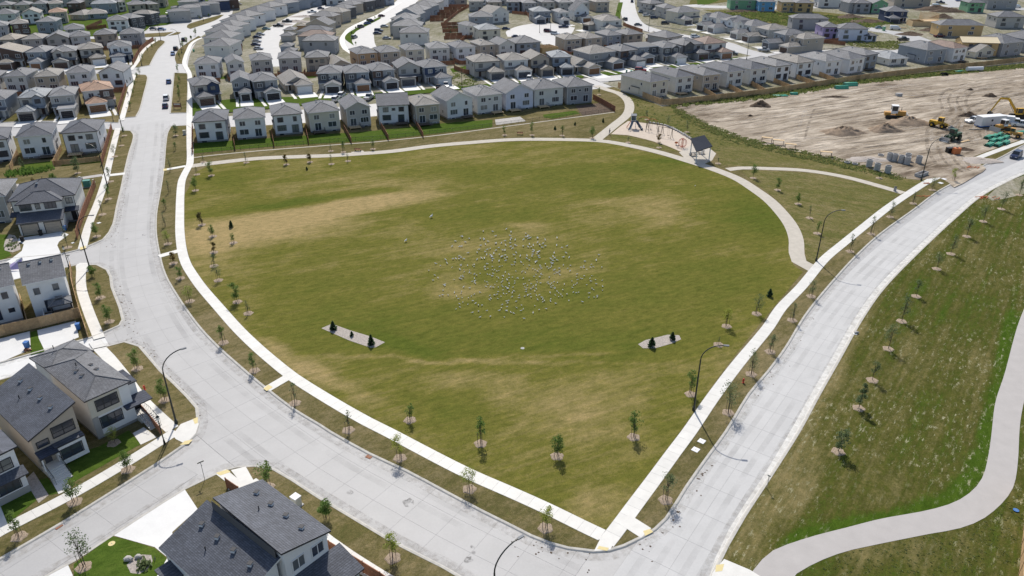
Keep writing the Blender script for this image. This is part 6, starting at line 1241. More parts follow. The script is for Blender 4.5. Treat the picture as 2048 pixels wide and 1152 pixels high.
V=[((331,215),'car','navy',rd1,'dark blue car at the median edge, lowest on the avenue',.03),((333,199),'suv','white',rd1,'white car right in front of the dark blue one on the avenue',.03),((338,166),'car','blue',rd1,'pale blue car halfway up the avenue',.03),((346,110),'car','blue',rd1+180,'small blue and white car below the dark suv',.03),((352,100),'suv','black',rd2,'dark suv parked at the median of the upper avenue',.03),((368,82),'suv','black',rd2,'dark suv farthest up the avenue',.03),
((324,61),'car','blue',-8,'blue car on the frontage street drive',.16),((308,60),'car','grey',-8,'grey car beside the blue one on the frontage drive',.16),((397,36),'car','silver',-10,'silver car on the frontage street, middle',.16),((438,18),'suv','navy',-10,'dark suv on the frontage street, upper',.16),((362,42),'car','grey',-5,'low grey car by the brown garage door',.16),((478,10),'car','black',-20,'dark car at the end of the frontage street',.16),
((709,77),'suv','silver',78,'silver suv at the bend of the car-lined street',.16),((722,56),'suv','grey',66,'grey suv second along the car-lined street',.16),((735,49),'car','blue',50,'pale blue car third along the car-lined street',.16),((741,44),'suv','navy',50,'dark suv behind the pale blue car',.16),((763,34),'car','maroon',45,'dark red car fifth along the car-lined street',.16),((755,69),'car','navy',-6,'dark blue car on the upper short drive',.16),((758,64),'suv','navy',-6,'dark suv beside the dark blue car on the drives',.16),((769,55),'car','silver',-6,'silver car on the highest short drive',.16),((774,79),'car','silver',-6,'silver car on the lowest short drive',.16),
((533,60),'car','teal',0,'pale teal car in the lane parking, top',.16),((521,71),'car','silver',0,'silver car in the lane parking, second',.16),((515,77),'car','navy',0,'blue car in the lane parking, third',.16),((514,85),'car','silver',0,'silver car in the lane parking, fourth',.16),((512,92),'car','navy',0,'dark blue car in the lane parking, fifth',.16),((517,100),'car','silver',0,'silver car in the lane parking, lowest',.16),((557,54),'pickup','black',0,'black pickup by the debris of the lane',.16),((575,45),'pickup','black',0,'black trailer-like pickup on the debris strip',.16),((624,26),'pickup','white',20,'white pickup near the white townhouses',.16),((642,19),'car','navy',10,'dark car right of the white pickup',.16),
((684,194),'suv','white',85,'white suv on the drive behind the dark park-side roof',.16),((672,202),'suv','white',85,'white suv left of it, closer to the roofs',.16),((738,199),'pickup','silver',80,'silver pickup between the two park-side roofs',.16),((877,177),'car','black',95,'black car on the white drive beside the empty lot',.16),((892,175),'pickup','white',95,'white pickup beside the black car, empty lot side',.16),
((1096,65),'suv','maroon',-30,'maroon suv in the turning circle',.17),((1110,70),'suv','white',-30,'white suv beside the maroon one in the turning circle',.17),((1127,56),'pickup','navy',10,'dark pickup on the turning circle drive',.17),((1032,76),'car','navy',15,'dark blue car behind the grey gabled roof',.17),((1012,60),'car','navy',0,'dark car left of the turning circle',.17),
((1250,41),'suv','grey',100,'grey suv at the left kerb of the straight street',.17),((1276,52),'car','grey',-10,'grey car at the bend of the straight street',.17),((1264,5),'suv','navy',80,'dark suv at the top of the straight street',.17),((1289,6),'car','navy',5,'dark car on the highest straight-street drive',.17),((1294,20),'suv','silver',5,'silver suv second on the straight-street drives',.17),((1283,26),'car','silver',5,'silver car third on the straight-street drives',.17),((1293,33),'suv','white',5,'white suv fourth on the straight-street drives',.17),((1308,38),'suv','navy',5,'dark suv fifth on the straight-street drives',.17),((1330,49),'suv','black',0,'black suv lowest on the straight-street drives',.17),((1390,76),'suv','white',10,'white suv partly hidden behind the brown roof',.17),
((1465,110),'suv','grey',-25,'grey suv on the drive right of the brown-roofed house',.17),((1527,103),'pickup','silver',-8,'silver pickup on the street beyond the fence row',.17),((1281,144),'suv','red',-10,'bright red suv beside the green bins',.17),((1059,160),'suv','white',80,'white suv behind the park-side roofs, right',.17),((1435,118),'car','grey',-20,'grey car on the drive left of the corner',.17),
((1504,14),'car','grey',0,'dark car on the far street by the green house',.16),((1643,14),'car','navy',0,'navy car in the far street, left of the pickup',.16),((1666,13),'pickup','grey',0,'grey pickup in the far street',.16),((1692,13),'van','teal',0,'pale teal van in the far street',.16),((1784,13),'car','navy',0,'navy car right of the green house on the far street',.16),((1814,13),'car','black',0,'black car in the far street',.16),((1872,14),'van','white',5,'white van at the far street corner',.16),((1880,7),'pickup','navy',-20,'dark pickup above the white van',.16),((1918,3),'suv','blue',0,'blue suv at the top edge',.16),((1968,12),'pickup','black',0,'black pickup right of the upper green house',.16),((1986,13),'car','red',0,'dark red car beside the black pickup',.16),((2008,16),'car','grey',0,'grey car at the top right',.16),((2032,16),'van','white',0,'white box van at the top right corner',.16),
((1790,60),'van','white',-15,'white van beside the navy house',.16),((1758,58),'car','teal',0,'pale green car near the open timber frame street',.16),((1878,75),'pickup','maroon',10,'white and red pickup by the orange sheathed house',.16),((1806,81),'pickup','black',5,'small black trailer at the end of the site street',.16),((1947,246),'pickup','white',-165,'white pickup left of the site trailer',.16),((2040,254),'pickup','white',-20,'white pickup at the right edge of the works',.16),((2031,315),'suv','navy',hdg((2031,315),(1990,340)),'dark blue suv driving on the right road',.03)]
for v in V: vehicle(v[0],v[1],v[2],v[3],v[4],v[5])
# ---------------------------------------------------------------- birds on the lawn
M['feather']=mottled('white_feathers',(.66,.66,.64),.03,3,.8)
def gull():
    m=MB(M['feather'],M['feather'],M['oran'])
    m.ball((0,0,.24),.20,.10,.10,0,8,5); m.ball((.19,0,.36),.065,.06,.065,0,6,4); m.bar((.12,0,.27),(.19,0,.36),.05,0,6,.045)
    m.bar((.24,0,.355),(.32,0,.34),.016,2,4,.006)
    for s in (-1,1):
        m.v+=[(.1,s*.085,.31),(-.26,s*.05,.27),(-.12,s*.11,.2),(.08,s*.115,.24)]; n=len(m.v); m.f.append((n-4,n-3,n-2,n-1)); m.mi.append(1)
        m.bar((.0,s*.04,.0),(.0,s*.04,.16),.01,2,4)
    m.face([(-.16,-.05,.24),(-.16,.05,.24),(-.32,.04,.22),(-.32,-.04,.22)],0)
    return m
GM=gull().mesh('gull'); rn=random.Random(42); pts=[]
while len(pts)<430:
    r_=rn.random(); 
    if r_<.86: u=rn.gauss(1012,85); v=rn.gauss(550,52)
    else: u=rn.uniform(1060,1205); v=rn.uniform(505,610)
    e_=((u-1015)/158)**2+((v-550)/95)**2
    if e_>1 and not (r_>=.86 and e_<1.7): continue
    if e_<1 and rn.random()<.1: continue
    if (u-930)/60+(v-480)/60<-.5: continue
    pts.append((u,v))
pts.sort(key=lambda p:-p[1])
for i,(u,v) in enumerate(pts[:296]):
    o=P(u,v); s=rn.uniform(.58,.85); b_=ob('gull',GM,None,(o.x,o.y,.127),(0,0,rn.uniform(0,6.28)),(s,s,s)); tag(b_,'white gull standing on the grass within the big flock in mid-park','gull','gulls resting in the middle of the park')
big=MB(M['feather'],M['feather'],M['oran']); g0=gull()
for u,v in pts[296:]:
    o=P(u,v); a=rn.uniform(0,6.28); c,s=math.cos(a),math.sin(a); n=len(big.v)
    big.v+=[(x*c-y*s+o.x,x*s+y*c+o.y,z+.127) for x,y,z in g0.v]; big.f+=[tuple(n+i for i in f) for f in g0.f]; big.mi+=g0.mi
tag(big.ob('gulls'),'far side of the gull flock on the park lawn','gulls','gulls resting in the middle of the park','stuff')
for (u,v,l,s) in ((863,437,'lone larger white gull upper left of the flock',1.9),(812,485,'lone white gull left of the flock',1.5),(1390,374,'small dark bird at the end of the worn line',.8)):
    o=P(u,v); tag(ob('gull',GM,None,(o.x,o.y,.127),(0,0,1),(s,s,s)),l,'gull')
# ---------------------------------------------------------------- people
def person_mesh(seed,mats):
    "one skinned body; converted to plain mesh"
    J={'pel':(0,0,.93,.13,.10),'che':(0,.01,1.28,.16,.11),'nek':(0,0,1.48,.06,.06),'hed':(0,.02,1.66,.10,.11),
       'hl':(-.10,0,.88,.09,.09),'kl':(-.11,.05,.50,.065,.065),'al':(-.11,-.04,.08,.045,.045),'tl':(-.11,.12,.03,.04,.035),
       'hr':(.10,0,.88,.09,.09),'kr':(.11,.10,.50,.065,.065),'ar':(.11,.14,.10,.045,.045),'tr':(.11,.29,.05,.04,.035),
       'sl':(-.19,0,1.42,.055,.055),'el':(-.24,-.04,1.14,.042,.042),'wl':(-.23,.06,.90,.035,.035),'sr':(.19,0,1.42,.055,.055),'er':(.24,.02,1.14,.042,.042),'wr':(.22,.16,.94,.035,.035)}
    E_=[('pel','che'),('che','nek'),('nek','hed'),('pel','hl'),('hl','kl'),('kl','al'),('al','tl'),('pel','hr'),('hr','kr'),('kr','ar'),('ar','tr'),('che','sl'),('sl','el'),('el','wl'),('che','sr'),('sr','er'),('er','wr')]
    k=list(J); me=bpy.data.meshes.new('body'); me.from_pydata([J[i][:3] for i in k],[(k.index(a),k.index(b)) for a,b in E_],[]); o=bpy.data.objects.new('body_rig',me); COL.objects.link(o)
    md=o.modifiers.new('s','SKIN')
    for i,n in enumerate(k): me.skin_vertices[0].data[i].radius=J[n][3:5]
    me.skin_vertices[0].data[0].use_root=True; s2=o.modifiers.new('ss','SUBSURF'); s2.levels=1; s2.render_levels=1
    dg=bpy.context.evaluated_depsgraph_get(); r=bpy.data.meshes.new_from_object(o.evaluated_get(dg)); bpy.data.objects.remove(o); r.name='body'
    r.materials.clear()
    for x in mats: r.materials.append(M[x])
    for p in r.polygons: z=p.center.z; p.material_index=0 if z>1.52 or (abs(p.center.x)>.2 and z<.98) else (1 if z>.92 else 2); p.use_smooth=True
    return r
PB=person_mesh(1,('skin','cloth1','cloth2'))
def person(px,rz,label,z=.15):
    o=P(*px); e=empty('person',(o.x,o.y,z),R(rz),label=label,cat='person'); ob('body',PB,e); h=MB(M['bark']); h.ball((0,-.01,1.72),.115,.12,.10,0,10,6); h.ob('hair',e,smooth=True)
person((257,193),10,'person in dark top and jeans walking on the sidewalk beside the red-brown fence')
person((1219,270),120,'person in dark clothes standing at the path fork beside the playground',.16)
# ---------------------------------------------------------------- park furniture
def bench(px,rz,label):
    o=P(*px); e=empty('park_bench',(o.x,o.y,.14),R(rz),label=label,cat='bench')
    for i in range(3): bx(e,'seat_slat','redwood',-.9,.9,-.25+.17*i,-.1+.17*i,.42,.46)
    for i in range(2): bx(e,'back_slat','redwood',-.9,.9,.28,.32,.58+.17*i,.72+.17*i)
    for s in (-.75,.75): bx(e,'leg','iron',s-.03,s+.03,-.22,.26,0,.41); bx(e,'back_support','iron',s-.025,s+.025,.25,.277,.3,.9)
bench((716,303),170,'wooden bench on a pad beside the park path, left'); bench((1040,270),178,'wooden bench beside the park path above mid-lawn')
sheet('bench_pad',PP([(702,305),(726,302),(730,306),(706,309)]),None,.143,M['path'],sm=False)
# slide tower
def pl(px,name,label,cat,rz=0): 
    o=P(*px); return empty(name,(o.x,o.y,.14),R(rz),label=label,cat=cat)
e=pl((1266,257),'slide_tower','blue-grey slide tower with a tall front chute and net side in the playground','play structure',-8); e.scale=(.85,.85,.85)
for sx in (-.8,.8):
    for sy in (-.8,.8): m=MB(M['post']); m.bar((sx,sy,0),(sx,sy,4.6),.08,0,8); m.ob('post',e)
bx(e,'platform','plast',-.9,.9,-.9,.9,2.4,2.52); bx(e,'wall_panel','plast',-.78,.78,.78,.84,2.6,4.4); bx(e,'wall_panel','play',-.84,-.78,-.7,.7,2.6,4.3); m=MB(M['play']); m.face([(-1,-1,4.6),(1,-1,4.6),(1,1,4.9),(-1,1,4.9)]); m.box(-1,1,-1,1,4.5,4.6); m.ob('canopy',e)
m=MB(M['plast']); pr=None
for i in range(9):
    t=i/8; p=(-.2-1.2*t,-.9-3.4*t,2.45*(1-t)**1.3+.25)
    if pr:
        m.face([(pr[0]-.35,pr[1],pr[2]),(pr[0]+.35,pr[1],pr[2]),(p[0]+.35,p[1],p[2]),(p[0]-.35,p[1],p[2])])
        for s in (-.35,.35): m.face([(pr[0]+s,pr[1],pr[2]),(p[0]+s,p[1],p[2]),(p[0]+s*1.1,p[1],p[2]+.3),(pr[0]+s*1.1,pr[1],pr[2]+.3)])
    pr=p
m.ob('chute',e)
m=MB(M['play']); pr=None
for i in range(8):
    t=i/7; p=(.9+2.2*t,-.4-2.2*t*t,2.4*(1-t)**1.2+.35)
    if pr: m.bar(pr,p,.42,0,8)
    pr=p
m.ob('tube_slide',e)
m=MB(M['oran'])
for i in range(6): m.bar((-.9-.25*i,.6-.0*i,2.5-.42*i),(-.9-.25*i,-.5,2.5-.42*i),.05)
m.bar((-.9,.6,2.5),(-2.3,.6,.1),.06); m.bar((-.9,-.5,2.5),(-2.3,-.5,.1),.06); m.ob('climbing_ladder',e)
def frame(px,w_,h,rz,label,mat='post',seats=0,cat='play structure',name='swing_set'):
    e=pl(px,name,label,cat,rz)
    for s in (-w_/2,w_/2):
        for y in (-.9,.9) if seats else (0,): m=MB(M[mat]); m.bar((s,y,0),(s,0,h),.07,0,8); m.ob('leg',e)
    m=MB(M[mat]); m.bar((-w_/2,0,h),(w_/2,0,h),.07,0,8); m.ob('top_beam',e)
    for i in range(seats):
        x=-w_/2+w_*(i+.5)/seats; m=MB(M['iron']); m.bar((x-.22,0,h),(x-.22,.1,.55),.025); m.bar((x+.22,0,h),(x+.22,.1,.55),.025); m.ob('chain',e); bx(e,'seat','black',x-.28,x+.28,-.05,.25,.5,.57)
    return e
frame((1309,266),5,2.6,-38,'brown post swing frame nearer the slide','stake',2); frame((1329,275),4.2,2.8,-30,'brown post swing frame nearer the shelter','stake',2)
for px,h,l in (((1287,255),2.4,'orange arched climber behind the swings, left post pair'),((1303,258),2.2,'orange curved climber at the stone edge')):
    e=pl(px,'arch_climber',l,'play structure',-15); 
    for s in (-1.6,1.6): m=MB(M['stake']); m.bar((s,0,0),(s,0,h),.08,0,8); m.ob('post',e)
    m=MB(M['oran']); pr=None
    for i in range(9):
        t=i/8*math.pi; p=(-1.6*math.cos(t),0,h+.7*math.sin(t)); 
        if pr: m.bar(pr,p,.07)
        pr=p
    m.ob('arch',e)
e=pl((1364,296),'net_climber','dark red rope climbing ball near the shelter','play structure')
m=MB(M['red']); 
for k in range(6):
    a=k*math.pi/6; pr=None
    for i in range(13):
        t=i/12*2*math.pi; p=(1.2*math.cos(t)*math.cos(a),1.2*math.cos(t)*math.sin(a),1.35+1.2*math.sin(t))
        if pr: m.bar(pr,p,.035,0,4)
        pr=p
m.ob('rope_net',e); m=MB(M['oran']); m.bar((0,0,0),(0,0,2.7),.09); m.ob('mast',e); bx(e,'seat_ring','cloth1',-1.6,-.9,-.3,.3,.4,.55)
e=pl((1352,291),'spring_rider','small orange spring rider beside the climbing ball','play structure'); m=MB(M['oran']); m.ball((0,0,.7),.5,.15,.3); m.ob('rider',e); m=MB(M['iron']); m.bar((0,0,0),(0,0,.45),.1); m.ob('spring',e)
# edging stones
pts=resample(smooth(PP([(1300,247),(1330,252),(1352,262),(1375,275),(1388,284)])),1.25)
e=empty('stone_edging',(pts[0].x,pts[0].y,.12),label='curved edging of pale boulders behind the playground',cat='stone edging')
for i,p in enumerate(pts):
    q=p-pts[0]; m=MB(M['stone'])
    if i==0: sm0=None
    a=rn.uniform(.75,1.1); m.box(-.55*a,.55*a,-.3,.3,0,.42); 
    for k in range(4,8): x,y,z=m.v[k]; m.v[k]=(x*.85,y*.8,z*rn.uniform(.85,1.1))
    o=m.ob('stone',e,loc=(q.x,q.y,0),rot=(0,0,rn.uniform(-.3,.3)-.5))
# shelter: folded roof on four posts
o=P(1400,314); rz=hdg((1374,322),(1424,328)); e=empty('picnic_shelter',(o.x,o.y,.145),R(12),label='picnic shelter with a tilted dark grey roof on pale posts beside the playground',cat='shelter')
c=[P(1381,277,4.6),P(1409,270,5.4),P(1425,292,4.4),P(1393,303,3.6)]; zz=[4.6,5.4,4.4,3.6]; inv=e.matrix_basis.inverted() if False else Matrix.Rotation(-R(12),4,'Z')@Matrix.Translation((-o.x,-o.y,-.145))
L_=[inv@Vector((p.x,p.y,z)) for p,z in zip(c,zz)]
m=MB(M['shade'],M['trimd']); m.face([tuple(p) for p in L_]); lo=[(p.x,p.y,p.z-.22) for p in L_]; m.face(lo[::-1],1)
for i in range(4): j=(i+1)%4; m.face([tuple(L_[i]),lo[i],lo[j],tuple(L_[j])],1)
m.ob('roof',e); ctr=sum(L_,Vector((0,0,0)))/4
for p in L_:
    q=ctr+(p-ctr)*.85; m=MB(M['post']); m.bar((q.x,q.y,0),(q.x,q.y,q.z-.2),.14,0,8); m.ob('post',e); bx(e,'footing','conc',q.x-.25,q.x+.25,q.y-.25,q.y+.25,-.05,.3)
def picnic(px,label,rz=20):
    o=P(*px); e=empty('picnic_table',(o.x,o.y,.145),R(rz),label=label,cat='picnic table')
    bx(e,'table_top','iron',-.9,.9,-.4,.4,.72,.78)
    for s in (-.75,.75): bx(e,'seat','iron',-.9,.9,s-.14,s+.14,.42,.47)
    for s in (-.6,.6): bx(e,'leg','iron',s-.04,s+.04,-.8,.8,.34,.41); bx(e,'leg','iron',s-.04,s+.04,-.1,.1,0,.7)
picnic((1386,312),'dark picnic table at the left under the shelter'); picnic((1402,308),'dark picnic table at the right under the shelter',-10)
# bin and markers
for px,l in (((1789,383),'grey litter bin where the curved path meets the right sidewalk'),):
    o=P(*px); e=empty('litter_bin',(o.x,o.y,.13),label=l,cat='litter bin'); m=MB(M['conc']); m.bar((0,0,0),(0,0,1.0),.32,0,12); m.ob('drum',e); m=MB(M['iron']); m.bar((0,0,1.0),(0,0,1.12),.34,0,12,.2); m.ob('hood',e)
# ---------------------------------------------------------------- construction ground
def mound(px,rx,ry,h,mat,label,seed,rz=0,name='soil_heap',cat='soil heap'):
    rn=random.Random(seed); o=P(*px); n=30; k=10; vs=[(0,0,h)]; fs=[]
    for j in range(1,k+1):
        r=j/k
        for i in range(n):
            a=i/n*6.283; q=r*(1+.12*math.sin(3*a+seed)+.08*math.sin(7*a+seed*2)); z=h*max(0,(1-r)**.9)*(1+.25*rn.uniform(-1,1)*(r<.95)) if j<k else -.02
            vs.append((rx*q*math.cos(a)+rn.uniform(-.1,.1),ry*q*math.sin(a)+rn.uniform(-.1,.1),z))
    for i in range(n): fs.append((0,1+i,1+(i+1)%n))
    for j in range(k-1):
        for i in range(n): a=1+j*n+i; b=1+j*n+(i+1)%n; fs.append((a,a+n,b+n,b))
    ob_=ob(name,mesh(name,vs,fs,M[mat],smooth=True),None,(o.x,o.y,.15),(0,0,R(rz))); tag(ob_,label,cat); return ob_
mound((1686,267),6.5,3.6,2.0,'mound','left of two conical brown soil heaps on the graded earth',1); mound((1769,262),5.2,3.2,2.1,'mound','right of two conical brown soil heaps on the graded earth',2); mound((1817,247),7,4.5,2.0,'mound','tan heap with a flattened top behind the two cones',3)
mound((1521,213),3.6,2.4,1.8,'soil','dark heap at the far left of the graded earth',4); mound((1937,233),3.4,1.6,1.3,'soil','small dark spoil heap left of the excavator bucket',5); mound((1980,194),2.6,1.3,1.2,'soil','dark clod pile in the middle distance',6); mound((1940,181),1.2,.7,.7,'soil','tiny clod pile left of the larger clods',7); mound((1500,233),.9,.6,.5,'soil','tiny dark clod near the curved bank',8); mound((1670,195),5,1.2,.5,'soil','long low ridge of dark earth',10)
mound((1735,320),6,2.5,.5,'gravel','pale gravel spill beside the concrete rings',9)
for px,rx,ry,h,l,s in (((1700,36),9,5,2.0,'low dark heap behind the purple house',20),((1735,44),12,5,1.4,'broad brown heap right of the purple house',21),((1870,20),14,6,2.6,'large dark spoil bank behind the timber frame',22),((1898,24),12,5,2.4,'dark spoil bank running to the green house',23),((1885,36),7,4,2.2,'grey heap right of the timber frame',24),((1820,70),7,4,1.6,'grey rubble heap beside the site street',25),((1860,62),6,3,1.6,'rubble heap before the orange sheathed house',26),((1480,24),11,3,1.2,'brown ridge beyond the terrace',27),((590,44),10,4,1.0,'debris heap beside the white townhouses',28),((610,34),9,4,.9,'pale debris heap further along the lane',29),((566,50),6,3,.9,'debris heap at the lower end of the strip',30)): mound(px,rx,ry,h,'soil' if s<28 else 'gravel',l,s)
for px in ((488,64),(480,70),(472,78),(497,56),(505,50)): mound(px,4.5,2.5,1.6,'soil','brown spoil heap behind the terrace, part of the line of heaps',int(px[0]))['group']='spoil heaps behind the terrace'
for o_ in [x for x in COL.objects if x.get('label','').startswith('brown spoil heap behind')]: o_['group']='spoil heaps behind the terrace'
# concrete rings
def ring(px,label,n=2,r=.75,h=.95):
    o=P(*px); e=empty('manhole_rings',(o.x,o.y,.15),rn.uniform(0,1),label=label,cat='concrete ring',group='precast concrete rings')
    for k in range(n):
        m=MB(M['conc']); N_=16
        for i in range(N_):
            a=i/N_*6.283; b=(i+1)/N_*6.283; c=lambda q,t,z:(q*math.cos(t),q*math.sin(t),z)
            z0,z1=.03,h; m.face([c(r,a,z0),c(r,b,z0),c(r,b,z1),c(r,a,z1)]); m.face([c(r-.14,b,z0),c(r-.14,a,z0),c(r-.14,a,z1),c(r-.14,b,z1)]); m.face([c(r,a,z1),c(r,b,z1),c(r-.14,b,z1),c(r-.14,a,z1)])
        m.ob('ring',e,loc=(rn.uniform(-.03,.03),0,k*(h+.01)))
for px,n,l in (((1737,335),2,'tall stack of concrete rings, leftmost by the weedy bank'),((1753,342),2,'stack of concrete rings second from the left, nearer the bank'),((1774,347),2,'stack of concrete rings nearest the curved path'),((1778,321),2,'back row ring stack, leftmost'),((1788,323),2,'back row ring stack, second from the left'),((1801,326),2,'back row ring stack, third from the left'),((1813,329),2,'back row ring stack, fourth, larger'),((1814,322),2,'ring stack behind the fourth one'),((1836,327),2,'back row ring stack, rightmost, standing apart'),((1761,312),1,'single flat concrete ring behind the stacks'),((1694,327),1,'low flat ring left of the stacks, nearer the path'),((1709,330),1,'low flat ring just left of the tall stack')): ring(px,l,n,h=.95 if n>1 else .35)
o=P(1842,352); e=empty('concrete_trough',(o.x,o.y,.13),R(35),label='long low concrete trough at the foot of the lamp by the earth entrance',cat='concrete trough')
for a in ((-2,2,-.7,-.55),(-2,2,.55,.7),(-2,-1.85,-.54,.54),(1.85,2,-.54,.54)): bx(e,'side','conc',*a,0,.8)
# trestle frames
for px,l,rz in (((1651,314),'timber topped trestle frame nearest the curved path',-18),((1580,298),'timber trestle frame further left along the bank',-22),((1556,290),'second timber trestle frame along the bank',-22),((1533,285),'leftmost timber trestle frame along the bank',-25)):
    o=P(*px); e=empty('trestle_frame',(o.x,o.y,.14),R(rz),label=l,cat='trestle'); bx(e,'top','lumber',-1.5,1.5,-.5,.5,1.25,1.35)
    for sx in (-1.35,1.35):
        for sy in (-.4,.4): bx(e,'leg','stake',sx-.05,sx+.05,sy-.05,sy+.05,0,1.24)
        bx(e,'foot','stake',sx-.06,sx+.06,-.7,.7,0,.09) if False else None
# pipes
def pipes(px,rz,rows,L,r,mat,label,n=4,z=.14):
    o=P(*px); e=empty('pipe_stack',(o.x,o.y,z),R(rz),label=label,cat='pipe stack',group='plastic pipe stacks')
    if ('pipe',L,r,mat) not in WC:
        m=MB(M[mat],M['black']); m.bar((-L/2,0,0),(L/2,0,0),r,0,10); m.bar((L/2,0,0),(L/2+.004,0,0),r*.85,1,10); m.bar((-L/2-.004,0,0),(-L/2,0,0),r*.85,1,10); WC[('pipe',L,r,mat)]=m.mesh('pipe',True)
    for k in range(rows):
        for i in range(n-k): ob('pipe',WC[('pipe',L,r,mat)],e,(0,(i-(n-k-1)/2)*2*r,r+k*1.75*r),(rn.uniform(0,.5),0,rn.uniform(-.01,.01)))
pipes((1682,178),6,3,5,.22,'pvc','green pipe stack by the fence weeds, larger left half'); pipes((1700,172),6,3,5,.22,'pvc','green pipe stack by the fence weeds, right half',5)
pipes((1560,193),8,1,5,.2,'pvc','flat green pipe bundle at the left of the fence weeds',5); pipes((1587,190),0,2,2.6,.22,'pvc','short pale green bundle at the fence weeds',3); pipes((1918,144),8,1,4,.2,'pvc','thin green pipe bundle near the white tank',4)
for i,(px,rz) in enumerate((((1976,277),40),((1988,275),40),((1999,272),42),((1985,284),42),((1998,282),42),((2010,278),42),((1978,292),40),((1995,292),42),((2010,288),42))): pipes(px,rz,2,3.6,.2,'pvc',f'green pipe bundle in the big pile by the sidewalk, {nm[i]} from the far left',4)
pipes((2040,268),15,2,4,.2,'pvc','green pipe bundle at the right edge of the works',4)
o=P(1948,143); e=empty('tank',(o.x,o.y,.15),R(8),label='long white cylindrical tank by the fence weeds',cat='tank'); m=MB(M['trimw']); m.bar((-3.4,0,.95),(3.4,0,.95),.85,0,16); m.ob('shell',e,smooth=False)
for s in (-2,2): bx(e,'saddle','stake',s-.15,s+.15,-.8,.8,0,.3)
o=P(1888,152); e=empty('skip_bucket',(o.x,o.y,.15),R(8),label='black loader bucket lying on the earth below the fence',cat='bucket'); m=MB(M['iron']); m.box(-1.3,1.3,-.7,.7,0,.12); m.box(-1.3,1.3,.58,.7,.12,1.1); m.box(-1.3,-1.2,-.7,.57,.12,.9); m.box(1.2,1.3,-.7,.57,.12,.9); m.ob('shell',e)
o=P(1797,193); e=empty('pump',(o.x,o.y,.15),label='grey pump box with a plank on the open earth',cat='pump'); bx(e,'box','conc',-1,1,-.6,.6,0,1.0); bx(e,'plank','lumber',-1,5,-1.4,-1.2,0,.12)
# machines
def tracks(e,L,w_,g_,h=.8,mat='black'):
    for s in (-1,1):
        m=MB(M[mat],M['iron']); y=s*g_; n=12
        pts=[]
        for i in range(n): a=i/n*6.283; pts.append(((L/2-h/2)*(1 if math.cos(a)>0 else -1)+h/2*math.cos(a),h/2+h/2*math.sin(a)))
        for i in range(n): p,q=pts[i],pts[(i+1)%n]; m.face([(p[0],y-w_/2,p[1]),(p[0],y+w_/2,p[1]),(q[0],y+w_/2,q[1]),(q[0],y-w_/2,q[1])])
        m.face([(p[0],y-w_/2,p[1]) for p in pts][::-1],1); m.face([(p[0],y+w_/2,p[1]) for p in pts],1); m.ob('track',e)
def cab(e,x0,x1,w_,z0,z1,mat='trimw'):
    bx(e,'cab_base',mat,x0,x1,-w_,w_,z0,z0+.5); m=MB(M['cglass']); m.box(x0+.06,x1-.06,-w_+.06,w_-.06,z0+.5,z1-.12); m.ob('cab_glass',e); bx(e,'cab_roof',mat,x0-.05,x1+.05,-w_-.05,w_+.05,z1-.12,z1)
    m=MB(M[mat])
    for x in (x0,x1-.1):
        for y in (-w_,w_-.1): m.box(x,x+.1,y,y+.1,z0+.5,z1-.121)
    m.ob('cab_pillar',e)
def dozer(px,rz,label,sc=1.0,mat='corg'):
    e=pl(px,'bulldozer',label,'bulldozer',rz); e.scale=(sc,sc,sc); tracks(e,3.8,.55,1.0); bx(e,'engine_hood',mat,.3,2.3,-.6,.6,.7,1.75); bx(e,'chassis',mat,-1.9,1.9,-.65,.65,.35,.69); bx(e,'rear_deck',mat,-2.2,-.9,-.7,.7,.7,1.4)
    cab(e,-.9,.5,.75,1.3,3.0); m=MB(M['steel']); m.face([(2.9,-1.6,.05),(2.9,1.6,.05),(2.75,1.6,1.2),(2.75,-1.6,1.2)]); m.box(2.6,2.72,-1.6,1.6,.05,1.2); m.ob('blade',e)
    for s in (-1,1): m=MB(M[mat]); m.bar((.5,s*1.35,.45),(2.7,s*1.35,.4),.09); m.ob('blade_arm',e)
    m=MB(M['iron']); m.bar((1.3,.2,1.75),(1.3,.2,2.5),.06); m.ob('exhaust',e)
dozer((1787,237),-18,'ochre bulldozer with white cab standing alone on the graded earth',1.35); dozer((2003,262),-160,'ochre bulldozer with white cab in front of the site trailer',1.1)
def loader(px,rz,label,mat,sc=1.0):
    e=pl(px,'wheel_loader',label,'wheel loader',rz); e.scale=(sc,sc,sc); bx(e,'rear_body',mat,-3.0,-.2,-.8,.8,.9,2.0); bx(e,'front_frame',mat,.2,1.8,-.55,.55,.7,1.4); cab(e,-.5,.9,.75,1.6,3.3,mat)
    for x in (-1.9,1.4):
        for s in (-1,1): m=MB(M['black'],M[mat]); m.bar((x,s*.75,.75),(x,s*1.25,.75),.75,0,14); m.bar((x,s*1.25,.75),(x,s*1.27,.75),.35,1,8); m.ob('wheel',e)
    for s in (-1,1): m=MB(M[mat]); m.bar((1.0,s*.5,1.7),(2.6,s*.5,1.3),.12); m.bar((2.6,s*.5,1.3),(3.3,s*.5,.5),.12); m.ob('lift_arm',e)
    m=MB(M['steel']); m.box(3.3,3.42,-1.3,1.3,.1,1.2); m.box(3.42,4.3,-1.3,1.3,.1,.2); m.box(3.42,4.1,-1.3,-1.2,.2,.9); m.box(3.42,4.1,1.2,1.3,.2,.9); m.ob('bucket',e)
loader((1877,256),-52,'yellow wheel loader with its bucket toward the lamp','cyel',.95); loader((1903,281),-150,'dark green wheel loader beside the yellow one','cgrn',1.0); loader((2023,275),140,'rusty yellow loader at the pipe pile','corg',.8)
